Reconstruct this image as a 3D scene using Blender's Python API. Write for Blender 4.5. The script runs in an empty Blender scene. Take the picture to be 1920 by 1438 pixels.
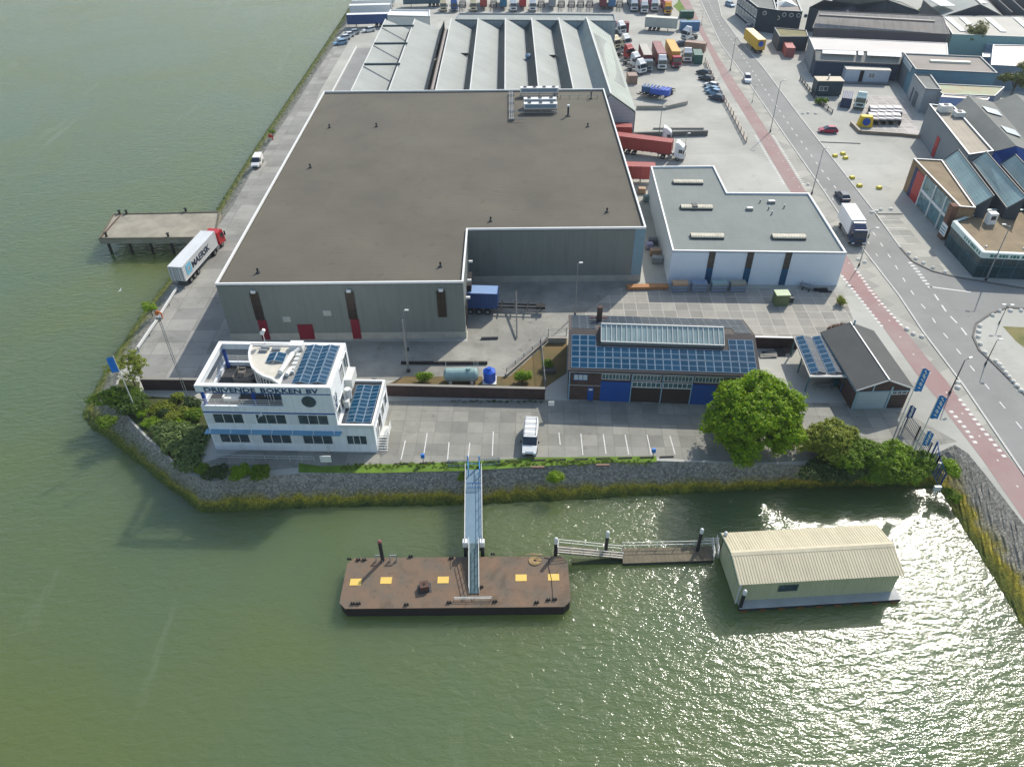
import bpy, math, random
import numpy as np
from mathutils import Vector, Matrix, geometry, noise
R = math.radians
rnd = random.Random(7)
SC = bpy.context.scene

# ------------------------------------------------------------ camera, sky, sun, exposure
CAMH = 65.0
FPX, PITCH, ROLL = 1413.9, R(39.19), R(-0.53)
_f = Vector((0, math.cos(PITCH), -math.sin(PITCH))); _u = Vector((0, math.sin(PITCH), math.cos(PITCH))); _x = Vector((1, 0, 0))
CX = math.cos(ROLL)*_x + math.sin(ROLL)*_u
CU = -math.sin(ROLL)*_x + math.cos(ROLL)*_u
cam = bpy.data.cameras.new('camera'); camo = bpy.data.objects.new('camera', cam); SC.collection.objects.link(camo)
m = Matrix((CX, CU, -_f)).transposed().to_4x4(); m.translation = (0, 0, CAMH); camo.matrix_world = m
cam.sensor_fit = 'HORIZONTAL'; cam.sensor_width = 36; cam.lens = 36*FPX/1920; cam.clip_start = 0.5; cam.clip_end = 5000
SC.camera = camo

SUN_AZ, SUN_EL = R(34.5), R(41.5)        # azimuth from +Y towards +X
w = bpy.data.worlds.new('World'); SC.world = w; w.use_nodes = True
nt = w.node_tree; bgn = nt.nodes['Background']; sk = nt.nodes.new('ShaderNodeTexSky')
sk.sky_type = 'NISHITA'; sk.sun_disc = False; sk.sun_elevation = SUN_EL; sk.sun_rotation = SUN_AZ
sk.air_density = 1.3; sk.dust_density = 1.6; sk.ozone_density = 1.2
nt.links.new(sk.outputs[0], bgn.inputs[0]); bgn.inputs[1].default_value = 0.132
sun = bpy.data.lights.new('sun', 'SUN'); suno = bpy.data.objects.new('sun', sun); SC.collection.objects.link(suno)
sun.energy = 3.4; sun.angle = R(0.6); sun.color = (1, 0.95, 0.87)
sd = Vector((math.sin(SUN_AZ)*math.cos(SUN_EL), math.cos(SUN_AZ)*math.cos(SUN_EL), math.sin(SUN_EL)))
suno.rotation_euler = sd.to_track_quat('Z', 'Y').to_euler(); suno.location = (80, 100, 120)
SC.view_settings.view_transform = 'Standard'; SC.view_settings.look = 'None'; SC.view_settings.gamma = 1
SC.view_settings.exposure = 0.37
WZ = -3.2                            # water level, quay = 0

def at(px, py, z=0.0):
    """point of the place whose height is z, read off the survey of the photograph"""
    d = _f*FPX + CX*(px-960) - CU*(py-719)
    t = (z-CAMH)/d.z
    return Vector((d.x*t, d.y*t, z))

# ------------------------------------------------------------ materials
MATS = {}
def nd(n, typ, **k):
    x = n.nodes.new(typ)
    for a, b in k.items():
        if a.startswith('i_'): x.inputs[int(a[2:])].default_value = b
        else: setattr(x, a, b)
    return x
def sl(r, g, b):
    f = lambda c: (c/255/12.92) if c/255 <= .04045 else ((c/255+.055)/1.055)**2.4
    return (f(r), f(g), f(b))
def mat(name, col, rough=.7, var=.12, scale=.6, metal=0.0, bump=0.0, bscale=8.0, pat=None, ps=(1, 1), pc=None, spec=.5, col2=None, alpha=None, coord='UV', stretch=None, streak=0.0, pw=.06, stain=0.0, sscale=.22, patch=0.0):
    """base colour with soft large and small blotches; optional pattern: 'slab', 'brick', 'rib' (ribs across u), 'board'"""
    if name in MATS: return MATS[name]
    M = bpy.data.materials.new(name); M.use_nodes = True; n = M.node_tree; L = n.links.new
    b = n.nodes['Principled BSDF']; MATS[name] = M
    b.inputs['Roughness'].default_value = rough; b.inputs['Metallic'].default_value = metal
    b.inputs['Specular IOR Level'].default_value = spec
    if alpha: b.inputs['Alpha'].default_value = alpha
    tc = nd(n, 'ShaderNodeTexCoord'); uv = tc.outputs[coord]
    n1 = nd(n, 'ShaderNodeTexNoise'); n1.inputs['Scale'].default_value = scale; n1.inputs['Detail'].default_value = 6; n1.inputs['Roughness'].default_value = .62
    src = uv
    if stretch:
        mp = nd(n, 'ShaderNodeMapping'); mp.inputs['Scale'].default_value = stretch; L(uv, mp.inputs[0]); src = mp.outputs[0]
    L(src, n1.inputs['Vector'])
    r1 = nd(n, 'ShaderNodeMapRange'); r1.inputs[1].default_value = .3; r1.inputs[2].default_value = .7; L(n1.outputs[0], r1.inputs[0])
    c = Vector(col); c2 = Vector(col2) if col2 else c*(1-1.6*var)
    c1 = c if col2 else c*(1+var)
    mx = nd(n, 'ShaderNodeMix', data_type='RGBA'); mx.inputs[6].default_value = (*c2, 1); mx.inputs[7].default_value = (*c1, 1)
    L(r1.outputs[0], mx.inputs[0]); out = mx.outputs[2]
    bsrc = None
    def mul(a, fac, colr):
        q = nd(n, 'ShaderNodeMix', data_type='RGBA', blend_type='MULTIPLY'); q.inputs[7].default_value = (*colr, 1)
        L(a, q.inputs[6]); L(fac, q.inputs[0]) if not isinstance(fac, float) else setattr(q.inputs[0], 'default_value', fac); return q.outputs[2]
    if streak:
        mp = nd(n, 'ShaderNodeMapping'); mp.inputs['Scale'].default_value = (1.6, .12, 1); L(uv, mp.inputs[0])
        n3 = nd(n, 'ShaderNodeTexNoise'); n3.inputs['Scale'].default_value = 1; n3.inputs['Detail'].default_value = 5; L(mp.outputs[0], n3.inputs['Vector'])
        r3 = nd(n, 'ShaderNodeMapRange'); r3.inputs[1].default_value = .45; r3.inputs[2].default_value = .75; r3.inputs[4].default_value = streak; L(n3.outputs[0], r3.inputs[0])
        out = mul(out, r3.outputs[0], (.45, .42, .36))
    if stain:                                                       # blotches of dirt with fairly sharp outlines
        n4 = nd(n, 'ShaderNodeTexNoise'); n4.inputs['Scale'].default_value = sscale; n4.inputs['Detail'].default_value = 8; n4.inputs['Roughness'].default_value = .7; n4.inputs['Distortion'].default_value = .8; L(uv, n4.inputs['Vector'])
        r4 = nd(n, 'ShaderNodeMapRange'); r4.inputs[1].default_value = .52; r4.inputs[2].default_value = .64; r4.inputs[4].default_value = stain; L(n4.outputs[0], r4.inputs[0]); out = mul(out, r4.outputs[0], (.52, .5, .46))
        n5 = nd(n, 'ShaderNodeTexNoise'); n5.inputs['Scale'].default_value = sscale*7; n5.inputs['Detail'].default_value = 4; L(uv, n5.inputs['Vector'])
        r5 = nd(n, 'ShaderNodeMapRange'); r5.inputs[1].default_value = .62; r5.inputs[2].default_value = .72; r5.inputs[4].default_value = stain*1.4; L(n5.outputs[0], r5.inputs[0]); out = mul(out, r5.outputs[0], (.5, .49, .47))
    if patch:                                                       # repaired rectangles of another tone
        b5 = nd(n, 'ShaderNodeTexBrick'); b5.offset = .37; b5.inputs['Scale'].default_value = 1; b5.inputs['Brick Width'].default_value = 17; b5.inputs['Row Height'].default_value = 6.3; b5.inputs['Mortar Size'].default_value = 0.02
        b5.inputs['Color1'].default_value = (1, 1, 1, 1); b5.inputs['Color2'].default_value = (1-patch,)*3+(1,); b5.inputs['Mortar'].default_value = (1-patch*1.6,)*3+(1,); L(uv, b5.inputs['Vector'])
        q = nd(n, 'ShaderNodeMix', data_type='RGBA', blend_type='MULTIPLY'); q.inputs[0].default_value = 1; L(out, q.inputs[6]); L(b5.outputs[0], q.inputs[7]); out = q.outputs[2]
    if pat in ('slab', 'brick'):
        bt = nd(n, 'ShaderNodeTexBrick'); bt.offset = 0 if pat == 'slab' else .5; bt.squash = 1
        bt.inputs['Scale'].default_value = 1; bt.inputs['Brick Width'].default_value = ps[0]; bt.inputs['Row Height'].default_value = ps[1]
        bt.inputs['Mortar Size'].default_value = pw; bt.inputs['Mortar Smooth'].default_value = .2
        bt.inputs['Color1'].default_value = (1, 1, 1, 1); bt.inputs['Color2'].default_value = (.68, .69, .70, 1) if pat == 'slab' else (.7, .62, .6, 1)
        bt.inputs['Mortar'].default_value = (*(pc or (.55, .55, .52)), 1)
        L(uv, bt.inputs['Vector'])
        q = nd(n, 'ShaderNodeMix', data_type='RGBA', blend_type='MULTIPLY'); q.inputs[0].default_value = 1; L(out, q.inputs[6]); L(bt.outputs[0], q.inputs[7]); out = q.outputs[2]
    if pat in ('rib', 'board'):
        wv = nd(n, 'ShaderNodeTexWave', wave_type='BANDS', bands_direction='X' if pat == 'rib' else 'Y', wave_profile='SIN')
        wv.inputs['Scale'].default_value = 1/(ps[0])*.314159; wv.inputs['Distortion'].default_value = 0; L(uv, wv.inputs['Vector'])
        r2 = nd(n, 'ShaderNodeMapRange'); r2.inputs[1].default_value = .55; r2.inputs[2].default_value = .95; r2.inputs[4].default_value = .5; L(wv.outputs[1], r2.inputs[0])
        out = mul(out, r2.outputs[0], pc or (.6, .6, .6)); bsrc = wv.outputs[1]
    L(out, b.inputs['Base Color'])
    if bump:
        bn = nd(n, 'ShaderNodeBump'); bn.inputs['Strength'].default_value = min(1, bump); bn.inputs['Distance'].default_value = .06
        if bsrc: L(bsrc, bn.inputs['Height'])
        else:
            n2 = nd(n, 'ShaderNodeTexNoise'); n2.inputs['Scale'].default_value = bscale; n2.inputs['Detail'].default_value = 4; L(uv, n2.inputs['Vector']); L(n2.outputs[0], bn.inputs['Height'])
        L(bn.outputs[0], b.inputs['Normal'])
    return M
def plain(name, r, g, b, rough=.6, var=.06, metal=0., scale=1.5, **k):
    return mat(name, sl(r, g, b), rough, var, scale, metal, **k)
def glass(name='dark window glass', r=40, g=52, b=58, rough=.12):
    return mat(name, sl(r, g, b), rough, .3, .9, 0., spec=.8, col2=tuple(min(1, c*3.2) for c in sl(r, g, b)))

# ------------------------------------------------------------ mesh building
class MB:
    def __init__(s): s.v = []; s.f = []; s.uv = {}; s.mi = []
    def face(s, pts, uv=None, mi=0):
        i = len(s.v); s.v += [tuple(p) for p in pts]; s.f.append(tuple(range(i, i+len(pts)))); s.mi.append(mi)
        if uv: s.uv[len(s.f)-1] = uv
        return s
    def mesh(s, vs, fs, mi=0):
        i = len(s.v); s.v += [tuple(p) for p in vs]
        for f in fs: s.f.append(tuple(i+k for k in f)); s.mi.append(mi)
        return s
    def box(s, x0, x1, y0, y1, z0, z1, rz=0, piv=None, mi=0, top=None):
        """axis box; rz turns it about its centre; top=(kx,ky) shrinks its top"""
        cx, cy = (x0+x1)/2, (y0+y1)/2; hx, hy = (x1-x0)/2, (y1-y0)/2; kx, ky = top or (1, 1)
        c, d = math.cos(rz), math.sin(rz); vs = []
        for z, ax, ay in ((z0, 1, 1), (z1, kx, ky)):
            for a, b in ((-1, -1), (1, -1), (1, 1), (-1, 1)):
                x, y = a*hx*ax, b*hy*ay; vs.append((cx+x*c-y*d, cy+x*d+y*c, z))
        return s.mesh(vs, [(0, 3, 2, 1), (4, 5, 6, 7), (0, 1, 5, 4), (1, 2, 6, 5), (2, 3, 7, 6), (3, 0, 4, 7)], mi)
    def obox(s, p, u, v, w_, mi=0):
        """box from a corner and three edge vectors"""
        p, u, v, w_ = map(Vector, (p, u, v, w_))
        if u.cross(v).dot(w_) < 0: u, v = v, u
        vs = [p, p+u, p+u+v, p+v]; vs += [q+w_ for q in vs]
        return s.mesh(vs, [(0, 3, 2, 1), (4, 5, 6, 7), (0, 1, 5, 4), (1, 2, 6, 5), (2, 3, 7, 6), (3, 0, 4, 7)], mi)
    def bar(s, a, b, w_=.1, h=None, mi=0):
        a, b = Vector(a), Vector(b); d = b-a; h = h or w_
        up = Vector((0, 0, 1)) if abs(d.normalized().z) < .95 else Vector((0, 1, 0))
        sx = d.cross(up).normalized()*w_; sz = sx.cross(d).normalized()*h
        return s.obox(a-sx/2-sz/2, sx, d, sz, mi)
    def cyl(s, a, b, r0, r1=None, n=10, cap=True, mi=0):
        a, b = Vector(a), Vector(b); r1 = r0 if r1 is None else r1; d = (b-a).normalized()
        up = Vector((0, 0, 1)) if abs(d.z) < .9 else Vector((1, 0, 0)); x = d.cross(up).normalized(); y = d.cross(x)
        vs = [a+(x*math.cos(t)+y*math.sin(t))*r0 for t in [2*math.pi*i/n for i in range(n)]]
        vs += [b+(x*math.cos(t)+y*math.sin(t))*r1 for t in [2*math.pi*i/n for i in range(n)]]
        fs = [(i, i+n, (i+1) % n+n, (i+1) % n) for i in range(n)]
        if cap: fs += [tuple(range(n)), tuple(range(2*n-1, n-1, -1))]
        return s.mesh(vs, fs, mi)
    def prism(s, poly, z0, z1, cap=True, bottom=True, mi=0):
        n = len(poly); A = sum(poly[i][0]*poly[(i+1) % n][1]-poly[(i+1) % n][0]*poly[i][1] for i in range(n))
        P = list(poly) if A > 0 else list(reversed(poly))
        for i in range(n):
            a, b = P[i], P[(i+1) % n]; s.face([(a[0], a[1], z0), (b[0], b[1], z0), (b[0], b[1], z1), (a[0], a[1], z1)], mi=mi)
        if cap: s.sheet(P, z1, mi=mi)
        if bottom: s.sheet(P, z0, mi=mi, flip=True)
        return s
    def sheet(s, poly, z=None, mi=0, flip=False):
        P = [Vector((p[0], p[1], z if z is not None else p[2])) for p in poly]
        for t in geometry.tessellate_polygon([P]):
            q = [P[i] for i in t]; nz = (q[1]-q[0]).cross(q[2]-q[0]).z
            if (nz < 0) != flip: q.reverse()
            s.face(q, mi=mi)
        return s
    def loft(s, rings, cap=True, mi=0):
        n = len(rings[0]); vs = [p for r_ in rings for p in r_]; fs = []
        for k in range(len(rings)-1):
            for i in range(n): fs.append((k*n+i, k*n+(i+1) % n, (k+1)*n+(i+1) % n, (k+1)*n+i))
        if cap: fs += [tuple(range(n-1, -1, -1)), tuple((len(rings)-1)*n+i for i in range(n))]
        return s.mesh(vs, fs, mi)
    def build(s, name, m, parent=None, label=None, kind=None, local=True, smooth=False, uvrot=0.0, bevel=0):
        off = Vector((0, 0, 0))
        if parent is not None and not local:
            p = parent
            while p: off += p.location; p = p.parent
        me = bpy.data.meshes.new(name); V = [Vector(p)-off for p in s.v]
        me.from_pydata(V, [], s.f); ms = m if isinstance(m, (list, tuple)) else [m]
        for q in ms: me.materials.append(q)
        if len(ms) > 1:
            for p, i in zip(me.polygons, s.mi): p.material_index = i
        me.update()
        ul = me.uv_layers.new(name='UVMap'); cr, sr = math.cos(uvrot), math.sin(uvrot)
        for p in me.polygons:
            o = s.uv.get(p.index)
            if o:
                for li, q in zip(p.loop_indices, o): ul.data[li].uv = q
                continue
            nn = p.normal
            if abs(nn.z) > .995: tx, ty = Vector((cr, sr, 0)), Vector((-sr, cr, 0))
            else:
                tx = Vector((-nn.y, nn.x, 0)).normalized(); ty = nn.cross(tx)
            for li, vi in zip(p.loop_indices, p.vertices):
                q = me.vertices[vi].co; ul.data[li].uv = (q.dot(tx), q.dot(ty))
        if smooth: me.polygons.foreach_set('use_smooth', [True]*len(me.polygons))
        o = bpy.data.objects.new(name, me); SC.collection.objects.link(o)
        if parent is not None: o.parent = parent
        if label: o['label'] = label
        if kind: o['kind'] = kind
        if bevel:
            bm = o.modifiers.new('bevel', 'BEVEL'); bm.width = bevel; bm.segments = 2; bm.limit_method = 'ANGLE'; bm.angle_limit = R(35)
        return o
def thing(name, label, cat, loc=(0, 0, 0), rz=0., group=None):
    o = bpy.data.objects.new(name, None); SC.collection.objects.link(o); o.empty_display_size = .3
    o.location = loc; o.rotation_euler = (0, 0, rz); o['label'] = label; o['category'] = cat
    if group: o['group'] = group
    return o
def tag(o, label, cat, group=None):
    o['label'] = label; o['category'] = cat
    if group: o['group'] = group
    return o
def recentre(o):
    """moves a one-mesh thing's origin to its base"""
    me = o.data; vs = [v.co for v in me.vertices]
    c = Vector((sum(v.x for v in vs)/len(vs), sum(v.y for v in vs)/len(vs), min(v.z for v in vs)))
    for v in me.vertices: v.co -= c
    o.location = c; return o
def single(mb, name, m, label, cat, group=None, **k):
    o = mb.build(name, m, **k); recentre(o); return tag(o, label, cat, group)
def structure(mb, name, m, **k): return mb.build(name, m, kind='structure', **k)
def copy_tree(o, parent=None):
    c = o.copy(); SC.collection.objects.link(c); c.parent = parent
    for ch in [q for q in bpy.data.objects if q.parent == o]: copy_tree(ch, c)
    return c
def text_mesh(txt, size, depth, m, name, parent, loc, rot, bold=False, xs=1.0):
    cu = bpy.data.curves.new('lettering', 'FONT'); cu.body = txt; cu.size = size; cu.extrude = depth; cu.resolution_u = 2; cu.offset = size*.02 if bold else 0
    to = bpy.data.objects.new('lettering', cu); SC.collection.objects.link(to)
    dg = bpy.context.evaluated_depsgraph_get(); dg.update(); me = bpy.data.meshes.new_from_object(to.evaluated_get(dg))
    bpy.data.objects.remove(to); bpy.data.curves.remove(cu); me.materials.clear(); me.materials.append(m); me.name = name
    o = bpy.data.objects.new(name, me); SC.collection.objects.link(o); o.parent = parent; o.location = loc; o.rotation_euler = rot; o.scale = (xs, 1, 1)
    return o

# ------------------------------------------------------------ shared materials
CONC = mat('pale yard concrete', sl(170, 168, 156), .9, .16, .12, stain=.3, bump=.15, bscale=3)
WHITE = plain('white paint', 226, 226, 222, .5, .04)
OFFW = plain('off-white sheet', 214, 214, 208, .5, .05)
GREYM = plain('grey galvanised steel', 140, 144, 146, .45, .1, .4)
DARK = plain('black rubber', 24, 24, 25, .8, .1)
DGREY = plain('dark grey steel', 52, 56, 60, .6, .12)
GLASS = glass()
BLUE = plain('company blue paint', 24, 86, 150, .5, .06)
DBLUE = plain('dark blue lettering', 10, 60, 104, .5, .03)
RUST = plain('rust brown steel', 92, 66, 56, .85, .2)
REDP = plain('red paint', 170, 30, 34, .45, .08)
MARK = mat('worn white road paint', sl(214, 212, 205), .8, .12, 2.0)
BRICK = mat('dark brown brickwork', sl(84, 66, 60), .9, .2, .8, pat='brick', ps=(.44, .14), pc=(1.3, 1.3, 1.3), pw=.012)
# ============================================================ THE SETTING
def water_mat():
    M = bpy.data.materials.new('muddy river water'); M.use_nodes = True; n = M.node_tree; L = n.links.new
    b = n.nodes['Principled BSDF']; b.inputs['Roughness'].default_value = .12; b.inputs['IOR'].default_value = 1.34; b.inputs['Specular IOR Level'].default_value = 1.0; b.inputs['Subsurface Weight'].default_value = .85; b.inputs['Subsurface Scale'].default_value = 8; b.inputs['Subsurface Radius'].default_value = (1, 1.2, .8); b.subsurface_method = 'BURLEY'
    tc = nd(n, 'ShaderNodeTexCoord'); o = tc.outputs['Object']
    n0 = nd(n, 'ShaderNodeTexNoise'); n0.inputs['Scale'].default_value = .028; n0.inputs['Detail'].default_value = 5; n0.inputs['Distortion'].default_value = .6; L(o, n0.inputs['Vector'])
    mx = nd(n, 'ShaderNodeMix', data_type='RGBA'); mx.inputs[6].default_value = (.084, .124, .056, 1); mx.inputs[7].default_value = (.100, .128, .034, 1)
    r = nd(n, 'ShaderNodeMapRange'); r.inputs[1].default_value = .35; r.inputs[2].default_value = .66; L(n0.outputs[0], r.inputs[0]); L(r.outputs[0], mx.inputs[0]); L(mx.outputs[2], b.inputs['Base Color'])
    def wave(scale, st, rot, det=3, dist=.4):
        mp = nd(n, 'ShaderNodeMapping'); mp.inputs['Scale'].default_value = st; mp.inputs['Rotation'].default_value = (0, 0, rot); L(o, mp.inputs[0])
        q = nd(n, 'ShaderNodeTexNoise'); q.inputs['Scale'].default_value = scale; q.inputs['Detail'].default_value = det; q.inputs['Distortion'].default_value = dist; L(mp.outputs[0], q.inputs['Vector']); return q.outputs[0]
    ms = nd(n, 'ShaderNodeMapping'); ms.inputs['Scale'].default_value = (1, .16, 1); ms.inputs['Rotation'].default_value = (0, 0, R(28)); L(o, ms.inputs[0])
    ns = nd(n, 'ShaderNodeTexNoise'); ns.inputs['Scale'].default_value = .10; ns.inputs['Detail'].default_value = 7; ns.inputs['Roughness'].default_value = .7; ns.inputs['Distortion'].default_value = .5; L(ms.outputs[0], ns.inputs['Vector'])
    rs_ = nd(n, 'ShaderNodeMapRange'); rs_.inputs[1].default_value = .60; rs_.inputs[2].default_value = .76; rs_.inputs[4].default_value = .35; L(ns.outputs[0], rs_.inputs[0])
    mf = nd(n, 'ShaderNodeMix', data_type='RGBA'); mf.inputs[7].default_value = (.22, .25, .18, 1); L(rs_.outputs[0], mf.inputs[0]); L(mx.outputs[2], mf.inputs[6]); L(mf.outputs[2], b.inputs['Base Color'])
    rr_ = nd(n, 'ShaderNodeMapRange'); rr_.inputs[1].default_value = .35; rr_.inputs[2].default_value = .65; rr_.inputs[3].default_value = .09; rr_.inputs[4].default_value = .2; L(n0.outputs[0], rr_.inputs[0]); L(rr_.outputs[0], b.inputs['Roughness'])
    a = wave(.7, (1, 2.1, 1), R(-25)); c = wave(2.8, (1, 1.9, 1), R(-35), 4); e = wave(.10, (1, 1.5, 1), R(20), 2)
    m1 = nd(n, 'ShaderNodeMath', operation='MULTIPLY'); m1.inputs[1].default_value = .16; L(a, m1.inputs[0])
    m2 = nd(n, 'ShaderNodeMath', operation='MULTIPLY_ADD'); m2.inputs[1].default_value = .038; L(c, m2.inputs[0]); L(m1.outputs[0], m2.inputs[2])
    m3 = nd(n, 'ShaderNodeMath', operation='MULTIPLY_ADD'); m3.inputs[1].default_value = .1; L(e, m3.inputs[0]); L(m2.outputs[0], m3.inputs[2])
    bp = nd(n, 'ShaderNodeBump'); bp.inputs['Strength'].default_value = 1; bp.inputs['Distance'].default_value = 1; L(m3.outputs[0], bp.inputs['Height']); L(bp.outputs[0], b.inputs['Normal'])
    return M
wt = MB(); S_ = 60
wt.face([(-1500, -400, WZ), (1500, -400, WZ), (1500, 2500, WZ), (-1500, 2500, WZ)])
structure(wt, 'water', water_mat())

CREST = [(676, 0), (640, 66), (590, 140), (548, 207), (508, 265), (468, 330), (437, 385), (398, 440), (362, 490), (325, 545), (290, 598), (252, 655), (222, 700),
         (212, 742), (238, 783), (275, 822), (318, 860), (352, 890), (400, 903), (470, 895), (560, 888), (700, 884), (870, 880), (1000, 872), (1130, 866), (1230, 864),
         (1400, 870), (1560, 872), (1700, 864), (1760, 848), (1790, 834), (1815, 850), (1850, 893), (1885, 938), (1925, 990), (2010, 1100)]
WLINE = [(664, 0), (620, 67), (571, 140), (526, 207), (483, 270), (441, 335), (404, 395), (372, 444), (345, 482), (309, 532), (270, 582), (216, 662), (184, 716),
         (153, 778), (170, 803), (207, 826), (250, 862), (300, 903), (378, 961), (470, 957), (560, 953), (700, 950), (870, 947), (1000, 941), (1130, 934), (1250, 928),
         (1400, 920), (1560, 913), (1690, 911), (1748, 916), (1768, 928), (1790, 965), (1830, 1030), (1870, 1095), (1920, 1178), (1990, 1290)]
cr = [at(x, y, 0) for x, y in CREST]; wl = [at(x, y, WZ) for x, y in WLINE]
d0 = (cr[0]-cr[1]).normalized()
cr.insert(0, cr[0]+d0*400); wl.insert(0, wl[0]+d0*400)
cr.append(cr[-1]+(cr[-1]-cr[-2]).normalized()*120); wl.append(wl[-1]+(wl[-1]-wl[-2]).normalized()*120)
land = MB(); far = [Vector((900, cr[-1].y, 0)), Vector((900, 1500, 0)), Vector((cr[0].x, 1500, 0))]
CITY = mat('pale worn concrete paving', sl(176, 175, 165), .92, .14, .05, stain=.2, sscale=.07, patch=.08)
land.sheet(cr+far, 0.0)
structure(land, 'ground', CITY)

def rev_mat():
    M = bpy.data.materials.new('stone revetment'); M.use_nodes = True; n = M.node_tree; L = n.links.new
    b = n.nodes['Principled BSDF']; b.inputs['Roughness'].default_value = .9
    g = nd(n, 'ShaderNodeNewGeometry'); tc = nd(n, 'ShaderNodeTexCoord'); sp = nd(n, 'ShaderNodeSeparateXYZ'); L(g.outputs['Position'], sp.inputs[0])
    nz = nd(n, 'ShaderNodeTexNoise'); nz.inputs['Scale'].default_value = .5; nz.inputs['Detail'].default_value = 5; L(tc.outputs['Object'], nz.inputs['Vector'])
    ad = nd(n, 'ShaderNodeMath', operation='MULTIPLY_ADD'); ad.inputs[1].default_value = 1.6; L(nz.outputs[0], ad.inputs[0]); L(sp.outputs[2], ad.inputs[2])
    mr = nd(n, 'ShaderNodeMapRange'); mr.inputs[1].default_value = -3.4; mr.inputs[2].default_value = 1.2; L(ad.outputs[0], mr.inputs[0])
    cp = nd(n, 'ShaderNodeValToRGB'); e = cp.color_ramp; e.elements[0].position = .0; e.elements[0].color = (.012, .016, .008, 1); e.elements[1].position = 1; e.elements[1].color = (.34, .32, .27, 1)
    for p, c in ((.20, (.05, .08, .008, 1)), (.32, (.14, .15, .012, 1)), (.42, (.36, .29, .02, 1)), (.50, (.28, .25, .12, 1)), (.60, (.30, .28, .23, 1))):
        q = e.elements.new(p); q.color = c
    L(mr.outputs[0], cp.inputs[0])
    vo = nd(n, 'ShaderNodeTexVoronoi'); vo.inputs['Scale'].default_value = 4.2; L(tc.outputs['Object'], vo.inputs['Vector'])
    v2 = nd(n, 'ShaderNodeTexVoronoi', feature='DISTANCE_TO_EDGE'); v2.inputs['Scale'].default_value = 4.2; L(tc.outputs['Object'], v2.inputs['Vector'])
    r2 = nd(n, 'ShaderNodeMapRange'); r2.inputs[1].default_value = 0; r2.inputs[2].default_value = .09; r2.inputs[3].default_value = .5; L(v2.outputs['Distance'], r2.inputs[0])
    hs = nd(n, 'ShaderNodeSeparateColor'); L(vo.outputs['Color'], hs.inputs[0])
    r3 = nd(n, 'ShaderNodeMapRange'); r3.inputs[3].default_value = .65; r3.inputs[4].default_value = 1.35; L(hs.outputs[0], r3.inputs[0])
    mm = nd(n, 'ShaderNodeMath', operation='MULTIPLY'); L(r2.outputs[0], mm.inputs[0]); L(r3.outputs[0], mm.inputs[1])
    gx = nd(n, 'ShaderNodeMapRange'); gx.inputs[1].default_value = -28; gx.inputs[2].default_value = -48; gx.inputs[4].default_value = .85; L(sp.outputs[0], gx.inputs[0])
    gz = nd(n, 'ShaderNodeMapRange'); gz.inputs[1].default_value = .85; gz.inputs[2].default_value = .3; L(mr.outputs[0], gz.inputs[0])
    gm = nd(n, 'ShaderNodeMath', operation='MULTIPLY'); L(gx.outputs[0], gm.inputs[0]); L(gz.outputs[0], gm.inputs[1])
    gc = nd(n, 'ShaderNodeMix', data_type='RGBA'); gc.inputs[7].default_value = (.09, .13, .012, 1); L(gm.outputs[0], gc.inputs[0]); L(cp.outputs[0], gc.inputs[6])
    mx = nd(n, 'ShaderNodeVectorMath', operation='SCALE'); L(gc.outputs[2], mx.inputs[0]); L(mm.outputs[0], mx.inputs['Scale']); L(mx.outputs[0], b.inputs['Base Color'])
    bp = nd(n, 'ShaderNodeBump'); bp.inputs['Distance'].default_value = .10; bp.inputs['Strength'].default_value = .9; L(r2.outputs[0], bp.inputs['Height']); L(bp.outputs[0], b.inputs['Normal'])
    return M
rv = MB(); rows = 16; prev = None; cols = []
for k in range(len(cr)-1):
    ln = (cr[k+1]-cr[k]).length; ns = max(1, int(min(ln, 60)/.5))
    for j in range(ns + (1 if k == len(cr)-2 else 0)):
        t = j/ns; a = cr[k].lerp(cr[k+1], t); b_ = wl[k].lerp(wl[k+1], t); cols.append((a, b_))
for a, b_ in cols:
    col = []
    for i in range(rows+1):
        s = i/rows*1.35; p = a.lerp(b_, s)
        if i > 1:
            q = Vector((p.x*1.1, p.y*1.1, 0)); p = p+Vector((noise.noise(q)*.22, noise.noise(q+Vector((9, 3, 0)))*.22, noise.noise(q*1.7)*.16))
        elif i == 0: p = p+Vector((0, 0, .02))
        col.append(p)
    if prev:
        for i in range(rows): rv.face([prev[i], col[i], col[i+1], prev[i+1]])
    prev = col
structure(rv, 'revetment', rev_mat())

def sheet(name, px, z, m, uvrot=0., w=False, kind='structure'):
    s = MB(); s.sheet([at(x, y, 0) for x, y in px] if not w else px, z); return s.build(name, m, kind=kind, uvrot=uvrot)
# ---- paved yards, quay, roads
SLAB = mat('concrete slab paving', sl(150, 148, 137), .9, .1, .35, pat='slab', ps=(2.05, 2.05), pc=(.62, .62, .6), pw=.035, stain=.3, sscale=.16)
TILE = mat('pale slab yard with light joints', sl(164, 160, 149), .9, .08, .25, pat='slab', ps=(2.0, 2.0), pc=(1.3, 1.28, 1.26), pw=.05, stain=.2)
QUAY = mat('quay road concrete', sl(158, 156, 148), .9, .12, .15, pat='slab', ps=(4, 3), pc=(.66, .66, .62), pw=.05, stain=.35, sscale=.14)
ASPH = mat('grey asphalt', sl(141, 141, 136), .9, .10, .08, stain=.14, sscale=.1, patch=.06)
CYC = mat('worn red asphalt', sl(150, 118, 114), .9, .08, .12, col2=sl(156, 138, 132), stain=.15)
PAV = mat('beige pavement tiles', sl(176, 173, 161), .92, .07, .15, pat='slab', ps=(2.4, 2.4), pc=(.93, .93, .93), pw=.03)
YARDG = mat('weathered dark yard concrete', sl(150, 148, 138), .92, .2, .16, stain=.4, sscale=.12, patch=.12)
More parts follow.
